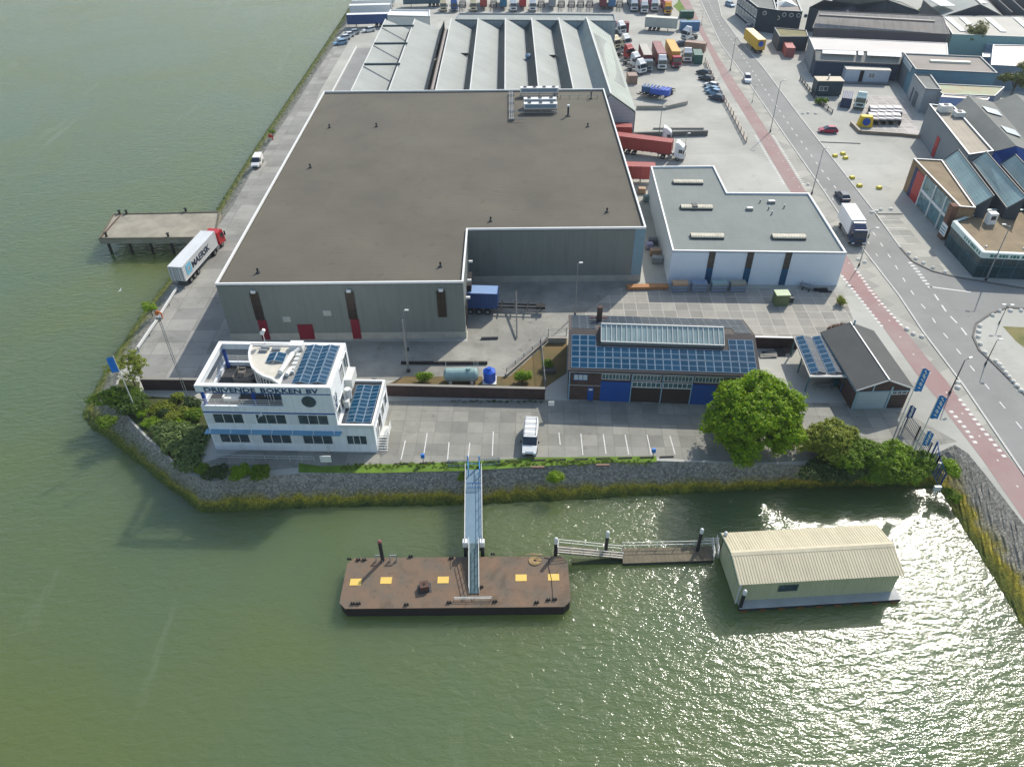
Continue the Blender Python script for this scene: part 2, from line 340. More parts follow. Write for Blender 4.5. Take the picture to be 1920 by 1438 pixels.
sheet('parking_yard', [(362, 872), (400, 862), (720, 752), (1022, 750), (1600, 756), (1700, 775), (1795, 828), (1740, 838), (1560, 862), (1400, 868), (1230, 858), (1000, 864), (870, 872), (560, 876), (400, 893)], .012, SLAB, R(-2))
sheet('quay_road', [(676, 0), (640, 66), (590, 140), (548, 207), (508, 265), (468, 330), (437, 385), (398, 440), (362, 490), (325, 545), (290, 598), (258, 655), (262, 715), (430, 712), (430, 640), (600, 172), (700, 0)], .012, QUAY)
sheet('warehouse_yard', [(430, 712), (955, 714), (1020, 632), (1062, 622), (1090, 590), (1200, 550), (1200, 520), (880, 530), (877, 640), (430, 640)], .016, YARDG, R(-2))
sheet('slab_yard', [(1062, 625), (1095, 588), (1150, 545), (1200, 530), (1500, 545), (1580, 548), (1600, 600), (1560, 632), (1415, 634), (1392, 604)], .020, TILE, R(-2))
SAND = mat('brown sandy soil', sl(120, 98, 62), .95, .25, .3, bump=.3, bscale=2, col2=sl(92, 86, 52))
sheet('sandy_ground', [(722, 722), (760, 706), (955, 706), (1030, 640), (1064, 634), (1062, 700), (1022, 727)], .024, SAND)
GRS = mat('short rough grass', sl(104, 136, 36), .95, .35, .5, bump=.4, bscale=6, col2=sl(74, 98, 26))
sheet('machine_yard', [(1613, 180), (1690, 180), (1727, 252), (1612, 240)], .012, mat('pale machine yard slabs', sl(186, 180, 172), .9, .08, .3, pat='slab', ps=(2.4, 1.6), pc=(1.15, 1.15, 1.15), pw=.12))
sheet('grass_verge', [(560, 868), (600, 874), (870, 866), (1000, 858), (1230, 855), (1232, 866), (1130, 868), (1000, 875), (870, 883), (700, 887), (560, 886)], .028, GRS)
sheet('garden_lawn', [(262, 742), (380, 750), (395, 800), (372, 872), (330, 868), (280, 820), (240, 780), (216, 742), (224, 712), (262, 716)], .024, mat('mossy garden soil', sl(80, 82, 36), .95, .3, .3, bump=.4, bscale=3, col2=sl(44, 58, 22)))
# ---- main road
RL = [(1313, 0), (1351, 83), (1407, 160), (1474, 258), (1540, 352), (1614, 462), (1685, 554), (1730, 622), (1807, 724), (1920, 890), (2000, 1010)]
RR = [(1346, 0), (1353, 31), (1382, 71), (1432, 129), (1501, 221), (1537, 267), (1641, 400), (1688, 465), (1711, 491), (1748, 509), (1793, 520), (1850, 530), (1925, 542), (2100, 565)]
RS = [(2100, 604), (1925, 579), (1888, 577), (1857, 589), (1830, 607), (1824, 631), (1836, 657), (1867, 686), (1925, 744), (2060, 880)]
far0 = at(1313, 0) + (at(1313, 0)-at(1351, 83)).normalized()*300; far1 = at(1346, 0)+(at(1313, 0)-at(1351, 83)).normalized()*300
rp = [far0]+[at(*p) for p in RL]+[at(*p) for p in reversed(RS)]+[at(*p) for p in reversed(RR)]+[far1]
rd = MB(); rd.sheet(rp, .012); structure(rd, 'road', ASPH)
CL = [(1274, 0), (1320, 77), (1339, 117), (1360, 158), (1420, 254), (1475, 348), (1579, 517), (1659, 618), (1725, 710), (1754, 744), (1780, 781), (1841, 860), (1925, 982), (2000, 1095)]
CR_ = [(1291, 0), (1330, 77), (1353, 117), (1381, 158), (1445, 254), (1503, 348), (1606, 507), (1693, 615), (1738, 671), (1772, 711), (1799, 748), (1885, 850), (1925, 897), (2000, 995)]
cy = MB(); dd = (at(1274, 0)-at(1320, 77)).normalized()*300
cy.sheet([at(1274, 0)+dd]+[at(*p) for p in CL]+[at(*p) for p in reversed(CR_)]+[at(1291, 0)+dd], .016); structure(cy, 'cycle_path', CYC)
sheet('pavement', [(1291, 0), (1330, 77), (1353, 117), (1381, 158), (1445, 254), (1503, 348), (1606, 507), (1693, 615), (1738, 671), (1799, 748), (1885, 850), (1925, 897), (2000, 995), (1998, 1008), (1918, 888), (1805, 723), (1728, 621), (1683, 553), (1612, 461), (1538, 351), (1472, 257), (1405, 159), (1349, 82), (1311, 0)], .008, PAV, R(30))
sheet('parking_bays', [(1641, 404), (1690, 402), (1790, 520), (1748, 508), (1712, 490), (1688, 464)], .012, PAV, 0)
sheet('grass_island', [(1880, 612), (1925, 614), (1925, 655), (1905, 640)], .012, mat('dry grass', sl(140, 128, 84), .95, .3, .4, col2=sl(92, 100, 50)))
sheet('grass_strip', [(1272, 0), (1270, 6), (1262, 12), (1290, 40), (1300, 40), (1284, 0)], .014, GRS)
# kerbs: real steps along the road edges
kb = MB()
def along(px, w_=.25, h=.12, mb=kb):
    p = [at(*q) for q in px]
    for a, b_ in zip(p, p[1:]):
        d = (b_-a); n_ = Vector((-d.y, d.x, 0)).normalized()*w_/2
        mb.prism([a-n_, b_-n_, b_+n_, a+n_], .0, h, bottom=False)
along(RL); along(RR[:8]); 
structure(kb, 'kerb', mat('pale kerb stone', sl(196, 194, 186), .85, .1, 1))
kb2 = MB(); along(RR[7:], .3, .13, kb2); along(RS, .3, .13, kb2); along([(1641, 402), (1692, 402)], .2, .13, kb2); along([(1537, 267), (1613, 270)], .2, .13, kb2)
structure(kb2, 'kerb', mat('dark kerb stone', sl(104, 102, 98), .85, .1, 1))
# markings
mk = MB()
def dash(a, b_, w_=.14, z=.024):
    d = b_-a; n_ = Vector((-d.y, d.x, 0)).normalized()*w_/2
    mk.face([(a-n_).xy.to_3d()+Vector((0, 0, z)), (b_-n_).xy.to_3d()+Vector((0, 0, z)), (b_+n_).xy.to_3d()+Vector((0, 0, z)), (a+n_).xy.to_3d()+Vector((0, 0, z))])
def dashes(px, on, off, w_=.15, start=0):
    p = [at(*q) for q in px]; tot = [0]
    for a, b_ in zip(p, p[1:]): tot.append(tot[-1]+(b_-a).length)
    def P_(s):
        for k in range(len(p)-1):
            if s <= tot[k+1]: return p[k].lerp(p[k+1], (s-tot[k])/(tot[k+1]-tot[k]))
        return p[-1]
    s = start
    while s+on < tot[-1]: dash(P_(s), P_(s+on), w_); s += on+off
mid = [(1327, 0), (1352, 50), (1375, 80), (1402, 120), (1480, 235), (1545, 325), (1600, 395), (1640, 440), (1672, 487), (1700, 533), (1718, 560), (1742, 587), (1758, 612), (1782, 640), (1840, 712), (1925, 815), (2000, 915)]
dashes(mid, 1.3, 2.6, .18)
dashes([(1500, 345)]+[(x-22, y) for x, y in mid[5:9]], .9, 3.4, .14, 1)
dashes([(1752, 552), (1775, 586), (1800, 612), (1825, 645)], 1.8, 1.3, .25)
dash(at(1743, 538), at(1820, 548), .3)
# block lines beside the cycle path
def offs(px, dx): return [(x+dx, y) for x, y in px]
for px in (offs(CL[4:6], -4), offs(CR_[4:6], 4), offs(CL[6:8], -1), [(1604, 504), (1640, 555), (1693, 613)], [(1782, 770), (1808, 800), (1830, 832)], [(1799, 748), (1830, 790), (1888, 862)]):
    dashes(px, .45, .5, .5)
dashes([(1706, 492), (1722, 511), (1732, 525), (1745, 540)], .45, .5, .7)
dashes([(1350, 120), (1420, 225), (1560, 450), (1640, 560), (1700, 650), (1770, 730), (1925, 935)], .25, 4.0, .2)
for k in range(4):                                                  # lay-by bays
    a = at(1652+9*k, 413+11.5*k+3*k); b_ = at(1692+8*k, 413+12*k+3*k); dash(a, b_, .12)
for x, y0, y1 in ((1048, 811, 834), (1089, 813, 853), (1131, 814, 851), (1172, 815, 852), (1213, 815, 852), (1256, 817, 852), (925, 809, 855), (881, 830, 860)):   # car park
    dash(at(x, y0), at(x+(x-979)*.035, y1), .12)
for a, b_ in (((801, 812), (795, 850)), ((760, 826), (752, 862)), ((842, 829), (839, 864))): dash(at(*a), at(*b_), .12)
dash(at(1050, 870), at(1052, 871), .1)
for y in (571, 577, 583): pass
structure(mk, 'road_marking', MARK)
# the river wall's crest rail on the west quay, boulders on the yard edge are things further down
# ============================================================ BUILDINGS
class Frame:
    """local frame standing on the ground: x along A->B, y into the depth"""
    def __init__(s, A, B, z):
        s.a = at(A[0], A[1], z); b = at(B[0], B[1], z); d = b-s.a; s.rz = math.atan2(d.y, d.x); s.w = d.length; s.a.z = 0
    def loc(s, px, py, z):
        p = at(px, py, z)-s.a; c, d = math.cos(-s.rz), math.sin(-s.rz); return Vector((p.x*c-p.y*d, p.x*d+p.y*c, z))
    def glob(s, x, y, z=0):
        c, d = math.cos(s.rz), math.sin(s.rz); return s.a+Vector((x*c-y*d, x*d+y*c, z))
def win(parent, p, t, w, h, n=1, out=(0, -1, 0), frame=WHITE, gl=GLASS, name='window', fw=.07, rows=1, label=None):
    p, t, o = Vector(p), Vector(t).normalized(), Vector(out).normalized(); up = Vector((0, 0, h)); g = MB()
    g.obox(p-o*.1, t*w, o*.13, up); wn = g.build(name, gl, parent, label)
    f = MB(); q = p-o*.02
    f.obox(q-t*fw-Vector((0, 0, fw)), t*(w+2*fw), o*.09, Vector((0, 0, fw))); f.obox(q-t*fw+up, t*(w+2*fw), o*.09, Vector((0, 0, fw)))
    for i in range(n+1): f.obox(q+t*(w*i/n-(fw/2 if 0 < i < n else (fw if i == 0 else 0))), t*fw, o*.088, up)
    for i in range(1, rows): f.obox(q+Vector((0, 0, h*i/rows)), t*w, o*.086, Vector((0, 0, fw*.7)))
    f.build('frame', frame, wn); return wn
def ring(mb, poly, w_, z0, z1):
    """band of width w_ just inside a closed polygon"""
    n = len(poly); A = sum(poly[i][0]*poly[(i+1) % n][1]-poly[(i+1) % n][0]*poly[i][1] for i in range(n)); s = 1 if A > 0 else -1
    P = [Vector((p[0], p[1], 0)) for p in poly]; I = []
    for i in range(n):
        a, b, c = P[i-1], P[i], P[(i+1) % n]; d1 = (b-a).normalized(); d2 = (c-b).normalized()
        n1 = Vector((-d1.y, d1.x, 0))*s; n2 = Vector((-d2.y, d2.x, 0))*s; m_ = (n1+n2); m_ = m_/max(.3, m_.dot(n1)); I.append(b+m_*w_)
    for i in range(n):
        j = (i+1) % n; a, b, c, d = P[i], P[j], I[j], I[i]
        if s < 0: a, b, c, d = b, a, d, c
        Z = lambda p, z: (p.x, p.y, z)
        mb.face([Z(a, z1), Z(b, z1), Z(c, z1), Z(d, z1)]); mb.face([Z(a, z0), Z(b, z0), Z(b, z1), Z(a, z1)]); mb.face([Z(c, z0), Z(d, z0), Z(d, z1), Z(c, z1)])
        mb.face([Z(d, z0), Z(c, z0), Z(b, z0), Z(a, z0)])
    return mb
def flat_building(name, label, cat, px, z, wall, roof, coping=WHITE, par=.35, cw=.3, group=None, world=None, z0=0):
    P = [at(x, y, z) for x, y in px] if world is None else world
    c = sum((Vector((p[0], p[1], 0)) for p in P), Vector())/len(P); c.z = z0
    o = thing(name, label, cat, c, 0, group)
    mw = MB(); mw.prism(P, z0, z-.06, cap=False, bottom=False); mw.build('wall', wall, o, local=False)
    d1 = P[1]-P[0]; rf = MB(); rf.sheet(P, z-par); rf.build('roof', roof, o, local=False, uvrot=math.atan2(d1.y, d1.x))
    ring(MB(), P, cw, z-.0601, z)
    cp = MB(); ring(cp, P, cw, z-.06, z+.02); cp.build('coping', coping, o, local=False)
    cp = MB(); ring(cp, P, cw*.9, z-par-.02, z-.065); cp.build('parapet', wall, o, local=False)
    return o, P
def gable(name, label, cat, fr, W_, L_, ez, rz_, wall, roof, along='y', over=.3, group=None, x0=0, y0=0, gablem=None):
    """gabled hall in a Frame: ridge runs along local y (or x)"""
    o = thing(name, label, cat, fr.a, fr.rz, group); mw = MB()
    X0, X1, Y0, Y1 = x0, x0+W_, y0, y0+L_
    if along == 'y':
        xm = (X0+X1)/2
        mw.mesh([(X0, Y0, 0), (X1, Y0, 0), (X1, Y0, ez), (xm, Y0, rz_), (X0, Y0, ez), (X0, Y1, 0), (X1, Y1, 0), (X1, Y1, ez), (xm, Y1, rz_), (X0, Y1, ez)],
                [(0, 1, 2, 3, 4), (9, 8, 7, 6, 5), (0, 4, 9, 5), (1, 6, 7, 2)])
        sl_ = (rz_-ez)/(xm-X0); t = .12; rf = MB()
        for s in (-1, 1):
            e = X0-over if s < 0 else X1+over; ze = ez-over*sl_
            rf.mesh([(e, Y0-over, ze+.02), (xm, Y0-over, rz_+.02), (xm, Y1+over, rz_+.02), (e, Y1+over, ze+.02), (e, Y0-over, ze+t+.02), (xm, Y0-over, rz_+t+.02), (xm, Y1+over, rz_+t+.02), (e, Y1+over, ze+t+.02)],
                    [(4, 5, 6, 7) if s < 0 else (7, 6, 5, 4), (0, 3, 2, 1) if s < 0 else (1, 2, 3, 0), (0, 1, 5, 4), (2, 3, 7, 6), (0, 4, 7, 3)])
    else:
        ym = (Y0+Y1)/2
        mw.mesh([(X0, Y0, 0), (X0, Y1, 0), (X0, Y1, ez), (X0, ym, rz_), (X0, Y0, ez), (X1, Y0, 0), (X1, Y1, 0), (X1, Y1, ez), (X1, ym, rz_), (X1, Y0, ez)],
                [(4, 3, 2, 1, 0), (5, 6, 7, 8, 9), (0, 5, 9, 4), (1, 2, 7, 6)])
        sl_ = (rz_-ez)/(ym-Y0); t = .12; rf = MB()
        for s in (-1, 1):
            e = Y0-over if s < 0 else Y1+over; ze = ez-over*sl_
            rf.mesh([(X0-over, e, ze+.02), (X1+over, e, ze+.02), (X1+over, ym, rz_+.02), (X0-over, ym, rz_+.02), (X0-over, e, ze+t+.02), (X1+over, e, ze+t+.02), (X1+over, ym, rz_+t+.02), (X0-over, ym, rz_+t+.02)],
                    [(4, 5, 6, 7) if s < 0 else (7, 6, 5, 4), (3, 2, 1, 0) if s < 0 else (0, 1, 2, 3), (0, 1, 5, 4), (0, 4, 7, 3), (1, 2, 6, 5)])
    mw.build('wall', wall, o); rf.build('roof', roof, o); return o
# solar panel: dark blue cells, pale frame drawn by the panel's own 0..1 coordinates
def panel_mat(name, c1, c2, fr=(.62, .66, .70), wd=.045, hl=True, rough=.35):
    M = bpy.data.materials.new(name); M.use_nodes = True; n = M.node_tree; L = n.links.new; b = n.nodes['Principled BSDF']; b.inputs['Roughness'].default_value = rough; b.inputs['Specular IOR Level'].default_value = .22
    tc = nd(n, 'ShaderNodeTexCoord'); sp = nd(n, 'ShaderNodeSeparateXYZ'); L(tc.outputs['UV'], sp.inputs[0])
    def edge(o, w_, c=.5):
        a = nd(n, 'ShaderNodeMath', operation='SUBTRACT'); a.inputs[1].default_value = c; L(o, a.inputs[0]); q = nd(n, 'ShaderNodeMath', operation='ABSOLUTE'); L(a.outputs[0], q.inputs[0])
        g = nd(n, 'ShaderNodeMath', operation='GREATER_THAN'); g.inputs[1].default_value = .5-w_; L(q.outputs[0], g.inputs[0]); return g.outputs[0], q.outputs[0]
    ex, _ = edge(sp.outputs[0], wd); ey, ay = edge(sp.outputs[1], wd*.7)
    mxx = nd(n, 'ShaderNodeMath', operation='MAXIMUM'); L(ex, mxx.inputs[0]); L(ey, mxx.inputs[1]); o = mxx.outputs[0]
    if hl:
        lt = nd(n, 'ShaderNodeMath', operation='LESS_THAN'); lt.inputs[1].default_value = .018; L(ay, lt.inputs[0]); q = nd(n, 'ShaderNodeMath', operation='MULTIPLY'); q.inputs[1].default_value = .7; L(lt.outputs[0], q.inputs[0])
        q2 = nd(n, 'ShaderNodeMath', operation='MAXIMUM'); L(o, q2.inputs[0]); L(q.outputs[0], q2.inputs[1]); o = q2.outputs[0]
    oi = nd(n, 'ShaderNodeObjectInfo'); m1 = nd(n, 'ShaderNodeMix', data_type='RGBA'); m1.inputs[6].default_value = (*c1, 1); m1.inputs[7].default_value = (*c2, 1); L(oi.outputs['Random'], m1.inputs[0])
    m2 = nd(n, 'ShaderNodeMix', data_type='RGBA'); L(o, m2.inputs[0]); L(m1.outputs[2], m2.inputs[6]); m2.inputs[7].default_value = (*fr, 1); L(m2.outputs[2], b.inputs['Base Color'])
    return M
PANEL = panel_mat('blue solar cells', (.0, .040, .085), (.001, .052, .11), fr=(.30, .40, .5), wd=.035, rough=.25)
PANELG = panel_mat('dark grey solar cells', (.03, .045, .06), (.04, .055, .07), fr=(.2, .22, .24), wd=.03)
def panel(parent, p, u, v, m=None, t=.05, name='solar_panel'):
    """one panel on corner p with edges u (width) and v (length)"""
    p, u, v = Vector(p), Vector(u), Vector(v); nn = u.cross(v).normalized()*t; g = MB()
    g.obox(p, u, v, nn*.8); g.face([p+nn, p+u+nn, p+u+v+nn, p+v+nn], uv=[(0, 0), (1, 0), (1, 1), (0, 1)]); return g.build(name, m or PANEL, parent)

# ---------------------------------------------------------------- big grey warehouse
h = 9.7; WH = thing('warehouse', 'huge grey metal-clad warehouse with flat brown felt roof beside the river quay', 'warehouse', (-41.2, 90.45, 0))
poly = [(0, 0), (34.5, 0), (34.5, 15.45), (62.2, 15.45), (62.2, 80.7), (0, 80.7)]
CLAD = mat('grey ribbed cladding', sl(122, 128, 123), .55, .07, .06, pat='rib', ps=(.33, 1), pc=(.86, .86, .86), bump=.15, streak=.25)
FELT = mat('brown roofing felt', sl(104, 100, 86), .95, .14, .06, pat='board', ps=(1.05, 1), pc=(.93, .93, .93), col2=sl(90, 85, 75), stain=.22, sscale=.08, patch=.05)
g = MB(); g.prism(poly, 1.15, h-.3, cap=False, bottom=False); g.build('wall', CLAD, WH)
g = MB(); P2 = [(-.06, -.06), (34.56, -.06), (34.56, 15.39), (62.26, 15.39), (62.26, 80.76), (-.06, 80.76)]; g.prism(P2, 0, 1.15, cap=True, bottom=False); g.build('plinth', mat('pale concrete plinth', sl(168, 166, 156), .9, .12, .5), WH)
g = MB(); g.sheet([Vector((*p, 0)) for p in poly], h-.42); g.build('roof', FELT, WH)
g = MB(); ring(g, P2, .26, h-.3, h+.02); g.build('coping', WHITE, WH)
g = MB(); ring(g, poly, .25, h-.44, h-.305); g.build('parapet', DGREY, WH)
BRN = mat('dark brown glazed strip', sl(58, 44, 38), .3, .2, .6, pat='slab', ps=(1.2, 1.0), pc=(.3, .3, .3), pw=.06)
REDD = plain('dark red door', 120, 14, 40, .5)
for x, z0, zr in ((5.0, 1.0, 3.6), (18.4, 1.0, 3.6), (31.3, 3.8, 0)):
    g = MB(); g.box(x-.62, x+.62, -.14, -.002, max(z0, zr), 8.2); g.build('window', BRN, WH, label='tall narrow brown window strip')
    g = MB(); g.box(x-.25, x+.35, -.5, -.15, 8.3, 8.65); g.build('wall_lamp', WHITE, WH)
    if zr: g = MB(); g.box(x-.5, x+.75, -.12, -.0615, .1, 3.55); g.build('door', REDD, WH, label='dark red door under a window strip')
g = MB(); g.box(10.1, 12.3, -.12, -.0615, .1, 2.7); g.build('door', REDD, WH, label='low dark red roller door')
for x, z in ((14.2, 4.2), (8.2, 3.2)):
    g = MB(); g.box(x, x+1.15, -.12, -.002, z, z+.9); g.build('wall_sign', plain('grey panel', 168, 172, 168), WH)
# dock on the inner side wall, end panel strip
g = MB(); g.box(34.505, 34.62, 1.6, 5.2, 0.2, 4.6); g.build('dock_door', DARK, WH)
g = MB(); g.box(34.505, 35.2, 6.6, 10.6, 0.2, 4.9); g.build('dock_door', DARK, WH)
for y in (1.2, 5.9, 11.4): g = MB(); g.box(34.7, 35.3, y, y+.3, 6.0, 6.3); g.build('wall_lamp', WHITE, WH)
g = MB(); g.box(60.6, 62.24, 15.39, 15.44, 1.16, h-.31); g.build('corner_panel', plain('light blue-grey cladding', 122, 152, 164, .5), WH)
# roof services
def condenser(x, y, w_, nf, label, z=h-.42):
    t = thing('condenser_unit', label, 'cooling unit', (-41.2+x, 90.45+y, z), 0, 'white condensers on the warehouse roof')
    g = MB(); g.box(0, w_, 0, 1.25, 1.0, 2.0); g.build('housing', WHITE, t, bevel=.03)
    for lx in (.15, w_*.5, w_-.15):
        for ly in (.1, 1.15): g = MB(); g.box(lx-.06, lx+.06, ly-.05, ly+.05, 0, 1.0); g.build('leg', GREYM, t)
    g = MB(); g.box(.25, w_-.25, -.02, -.003, 1.15, 1.85); g.build('grille', plain('blue-grey grille', 122, 142, 158), t)
    for i in range(nf):
        cx = w_*(i+.5)/nf; g = MB(); g.cyl((cx, .62, 2.0), (cx, .62, 2.12), .42, n=16); f = g.build('fan', GREYM, t)
        g = MB(); g.cyl((cx, .62, 2.121), (cx, .62, 2.14), .34, n=14); g.build('blade_disc', DARK, f)
    g = MB(); g.box(0, w_, -.35, .05, .25, .4); g.box(0, w_, 1.4, 1.5, .25, .4); g.build('skid', GREYM, t); return t
condenser(43.6, 76.6, 8.3, 4, 'long four-fan white cooling unit nearest the rear edge of the brown warehouse roof')
condenser(44.2, 69.6, 6.9, 3, 'three-fan white cooling unit in the middle of the row on the warehouse roof')
condenser(44.2, 66.6, 6.9, 3, 'three-fan white cooling unit foremost of the row on the warehouse roof')
g = MB()
for x in (0, .35, .7): g.cyl((-41.2+41.2+x, 90.45+62, h+.1), (-41.2+41.2+x, 90.45+79, h+.1), .09, n=6)
g.cyl((0, 152.5, h+.15), (3.2, 152.5, h+.15), .08, n=6); g.cyl((0, 156.6, h+.15), (3.2, 156.6, h+.15), .08, n=6)
for y in (153, 158, 163, 168): g.box(-.2, 1.0, y, y+.2, h-.42, h+.1)
single(g, 'pipe_run', GREYM, 'grey pipes running beside the white cooling units on the warehouse roof', 'pipes')
def roof_vent(px, py, z, hh, r, label, cap=WHITE, body=DGREY):
    p = at(px, py, z); t = thing('roof_vent', label, 'roof vent', p, 0, None)
    g = MB(); g.cyl((0, 0, 0), (0, 0, hh), r, n=10); g.build('pipe', body, t); g = MB(); g.cyl((0, 0, hh), (0, 0, hh+.3), r*1.6, r*1.3, n=10); g.build('cap', cap, t)
    g = MB(); g.box(-r*2.2, r*2.2, -r*2.2, r*2.2, 0, .18); g.build('flashing', DGREY, t)
roof_vent(1065, 218, h-.42, 2.0, .2, 'tall dark flue with white cap on the right of the warehouse roof')
roof_vent(1108, 186, h-.42, 1.3, .14, 'dark flue near the rear right corner of the warehouse roof', DGREY)
roof_vent(1040, 180, h-.42, .9, .2, 'pale short vent by the rear parapet of the warehouse roof', GREYM, GREYM)
for px, py, l in ((1102, 238, 'small dark vent below the tall flue on the warehouse roof'), (706, 238, 'small dark vent alone on the left half of the warehouse roof'), (618, 240, 'small dark vent near the upper left edge of the warehouse roof'), (582, 315, 'small dark vent near the left edge of the warehouse roof'),
                  (1138, 398, 'small dark vent near the right edge of the warehouse roof'), (826, 500, 'small dark vent near the inner corner of the warehouse roof'), (484, 512, 'small dark vent near the front left corner of the warehouse roof'), (920, 415, 'small vent just behind the inner roof edge of the warehouse')):
    roof_vent(px, py, h-.42, .45, .11, l, DARK)
p = at(1127, 181, h-.42); g = MB(); 
for i in range(5): g.box(p.x-9+i*2, p.x-8.9+i*2, p.y-1.2, p.y-1.1, h-.42, h+.3)
g.box(p.x-9, p.x-.8, p.y-1.2, p.y-1.12, h+.25, h+.32); single(g, 'roof_railing', GREYM, 'low grey rail along the rear right of the warehouse roof', 'railing')

# ---------------------------------------------------------------- sawtooth halls behind
PALE = mat('pale grey-green roofing', sl(156, 161, 156), .75, .09, .08, streak=.25, col2=sl(138, 144, 139))
NGL = mat('dusty north-light glazing', sl(64, 92, 102), .4, .2, .2, pat='slab', ps=(.9, 4), pc=(.7, .7, .7), pw=.05)
SH = thing('sawtooth_hall', 'long hall with pale sawtooth roofs right behind the big grey warehouse', 'factory hall', (0, 172, 0))
Y0 = 171.4; RZ, VZ = 9.6, 6.8
Yb = at(847, 36, RZ).y
rx = [at(x, 166, RZ).x for x in (661, 731, 818, 882, 947, 1010, 1075, 1142)]
vx = [at(x, 166, VZ).x for x in (727, 797, 869, 932, 990, 1051, 1113)]
Ybs = [Yb]*8
for i in range(7):
    xr, xv, xn = rx[i], min(vx[i], rx[i+1]-.6), rx[i+1]
    if i == 1: xn = xv+1.4
    g = MB(); g.mesh([(xr, Y0, RZ), (xv, Y0, VZ), (xv, Yb, VZ), (xr, Yb, RZ), (xr, Y0, RZ-.3), (xv, Y0, VZ-.3), (xv, Yb, VZ-.3), (xr, Yb, RZ-.3)], [(0, 1, 2, 3), (7, 6, 5, 4), (4, 5, 1, 0), (3, 2, 6, 7), (0, 3, 7, 4), (5, 6, 2, 1)])
    g.build('roof', PALE, SH, local=False)
    g = MB(); g.mesh([(xv, Y0, VZ-.02), (xn, Y0, RZ-.32), (xn, Yb, RZ-.32), (xv, Yb, VZ-.02)], [(0, 3, 2, 1), (0, 1, 2, 3)]); g.build('glazing', NGL, SH, local=False)
    g = MB(); g.box(xr-.14, xr+.1, Y0, Yb+.1, RZ-.02, RZ+.12); g.build('ridge_cap', OFFW, SH, local=False)
    g = MB(); g.face([(xr, Yb-.02, 0), (xv, Yb-.02, 0), (xv, Yb-.02, VZ-.3), (xr, Yb-.02, RZ-.3)]); g.face([(xv, Yb-.02, 0), (xn, Yb-.02, 0), (xn, Yb-.02, RZ-.3), (xv, Yb-.02, VZ-.3)]); g.build('wall', CLAD, SH, local=False)
    if i not in (0,): g = MB(); g.box(xv-.25, xv+.3, Y0, Yb, VZ-.05, VZ+.1); g.build('gutter', plain('grey gutter', 120, 124, 124), SH, local=False)
g = MB(); g.box(rx[0], rx[0]+.2, Y0, Yb, 0, RZ-.3); g.build('wall', CLAD, SH, local=False)
for px, py in ((640, 52.7), (555, 86), (460, 125)):                    # dark beams across the first roof
    y = at(600+px/5.333, py, 9.5).y; x0 = rx[0]-.3; x1 = rx[1]+.9
    g = MB(); g.box(x0+.6, x1-.4, y-.25, y+.25, RZ+.15, RZ+.6)
    g.build('cross_beam', plain('dark teal beam', 44, 66, 76), SH, local=False)
g = MB(); g.cyl((vx[1]+2.2, Y0+4, VZ+1.2), (vx[1]+2.2, Yb-6, VZ+1.2), .55, n=10)
for y in np.linspace(Y0+10, Yb-10, 5): g.box(vx[1]+1.5, vx[1]+2.9, y, y+.4, VZ+.1, VZ+.8)
g.build('air_duct', plain('pinkish grey duct', 158, 148, 140), SH, local=False)
xg0, xg1 = vx[1]+1.4, rx[2]; g = MB(); g.box(xg0+.02, xg1-.02, Y0, Yb, VZ-.5, VZ+.02); g.build('roof', plain('grey roof strip', 126, 130, 130), SH, local=False)
g = MB(); g.box(xg1-.25, xg1-.02, Y0, Yb, VZ+.03, RZ-.32); g.build('glazing', NGL, SH, local=False)
g = MB(); g.cyl((vx[4]+.6, at(0, 122, VZ).y, VZ), (vx[4]+.6, at(0, 122, VZ).y, VZ+1.1), .75, n=14); g.cyl((vx[4]+.6, at(0, 122, VZ).y, VZ+1.1), (vx[4]+.6, at(0, 122, VZ).y, VZ+1.5), .95, .35, n=14); g.build('ventilator', plain('blue ventilator', 96, 130, 158), SH, local=False)
for px, py, i in ((1049, 120, 5), (885, 115, 2)): y = at(0, py, VZ).y; g = MB(); g.box(vx[i]-2.3, vx[i]+.2, y-.2, y+.2, VZ+.3, VZ+.9); g.build('roof_pipe', DGREY, SH, local=False)
# gable at the right end
gx0, gx1 = rx[7], at(1193, 210, 5.6).x; gy0 = at(1193, 210, 5.6).y; ridx = at(1142, 173, RZ).x
RIBP = mat('ribbed pale grey-green roofing', sl(158, 166, 158), .75, .1, .1, pat='board', ps=(.9, 1), pc=(.72, .72, .72))
g = MB(); g.mesh([(gx0, gy0, RZ), (gx1, gy0, 5.6), (gx1+1, Yb, 5.6), (gx0, Yb, RZ)], [(0, 1, 2, 3)]); g.mesh([(gx0, gy0, RZ-.25), (gx1, gy0, 5.35), (gx1+1, Yb, 5.35), (gx0, Yb, RZ-.25)], [(3, 2, 1, 0)]); g.build('roof', RIBP, SH, local=False)
lx = gx0-2.9; g = MB(); g.mesh([(lx, gy0, VZ), (gx0, gy0, RZ), (gx0, Yb, RZ), (lx, Yb, VZ)], [(0, 1, 2, 3)]); 
g.build('roof', NGL, SH, local=False)
g = MB(); g.mesh([(62.2-41.2+.3, gy0+.1, 0), (gx1-.2, gy0+.1, 0), (gx1-.2, gy0+.1, 5.35), (gx0, gy0+.1, RZ-.26), (62.2-41.2+.3, gy0+.1, RZ-1.2)], [(0, 1, 2, 3, 4)]); g.box(gx1-.3, gx1-.1, gy0+.1, Yb, 0, 5.3)
g.build('wall', mat('pale blue-grey gable cladding', sl(176, 182, 186), .6, .06, .2, pat='board', ps=(.8, 1), pc=(.88, .88, .88)), SH, local=False)
g = MB(); g.box(gx1-5.2, gx1-1.4, gy0-.05, gy0+.09, 0, 3.2); g.build('door', plain('dark blue roller door', 58, 76, 96), SH, local=False)
g = MB(); g.box(gx0-.14, gx0+.14, gy0, Yb, RZ+.01, RZ+.14); g.build('ridge_cap', OFFW, SH, local=False)
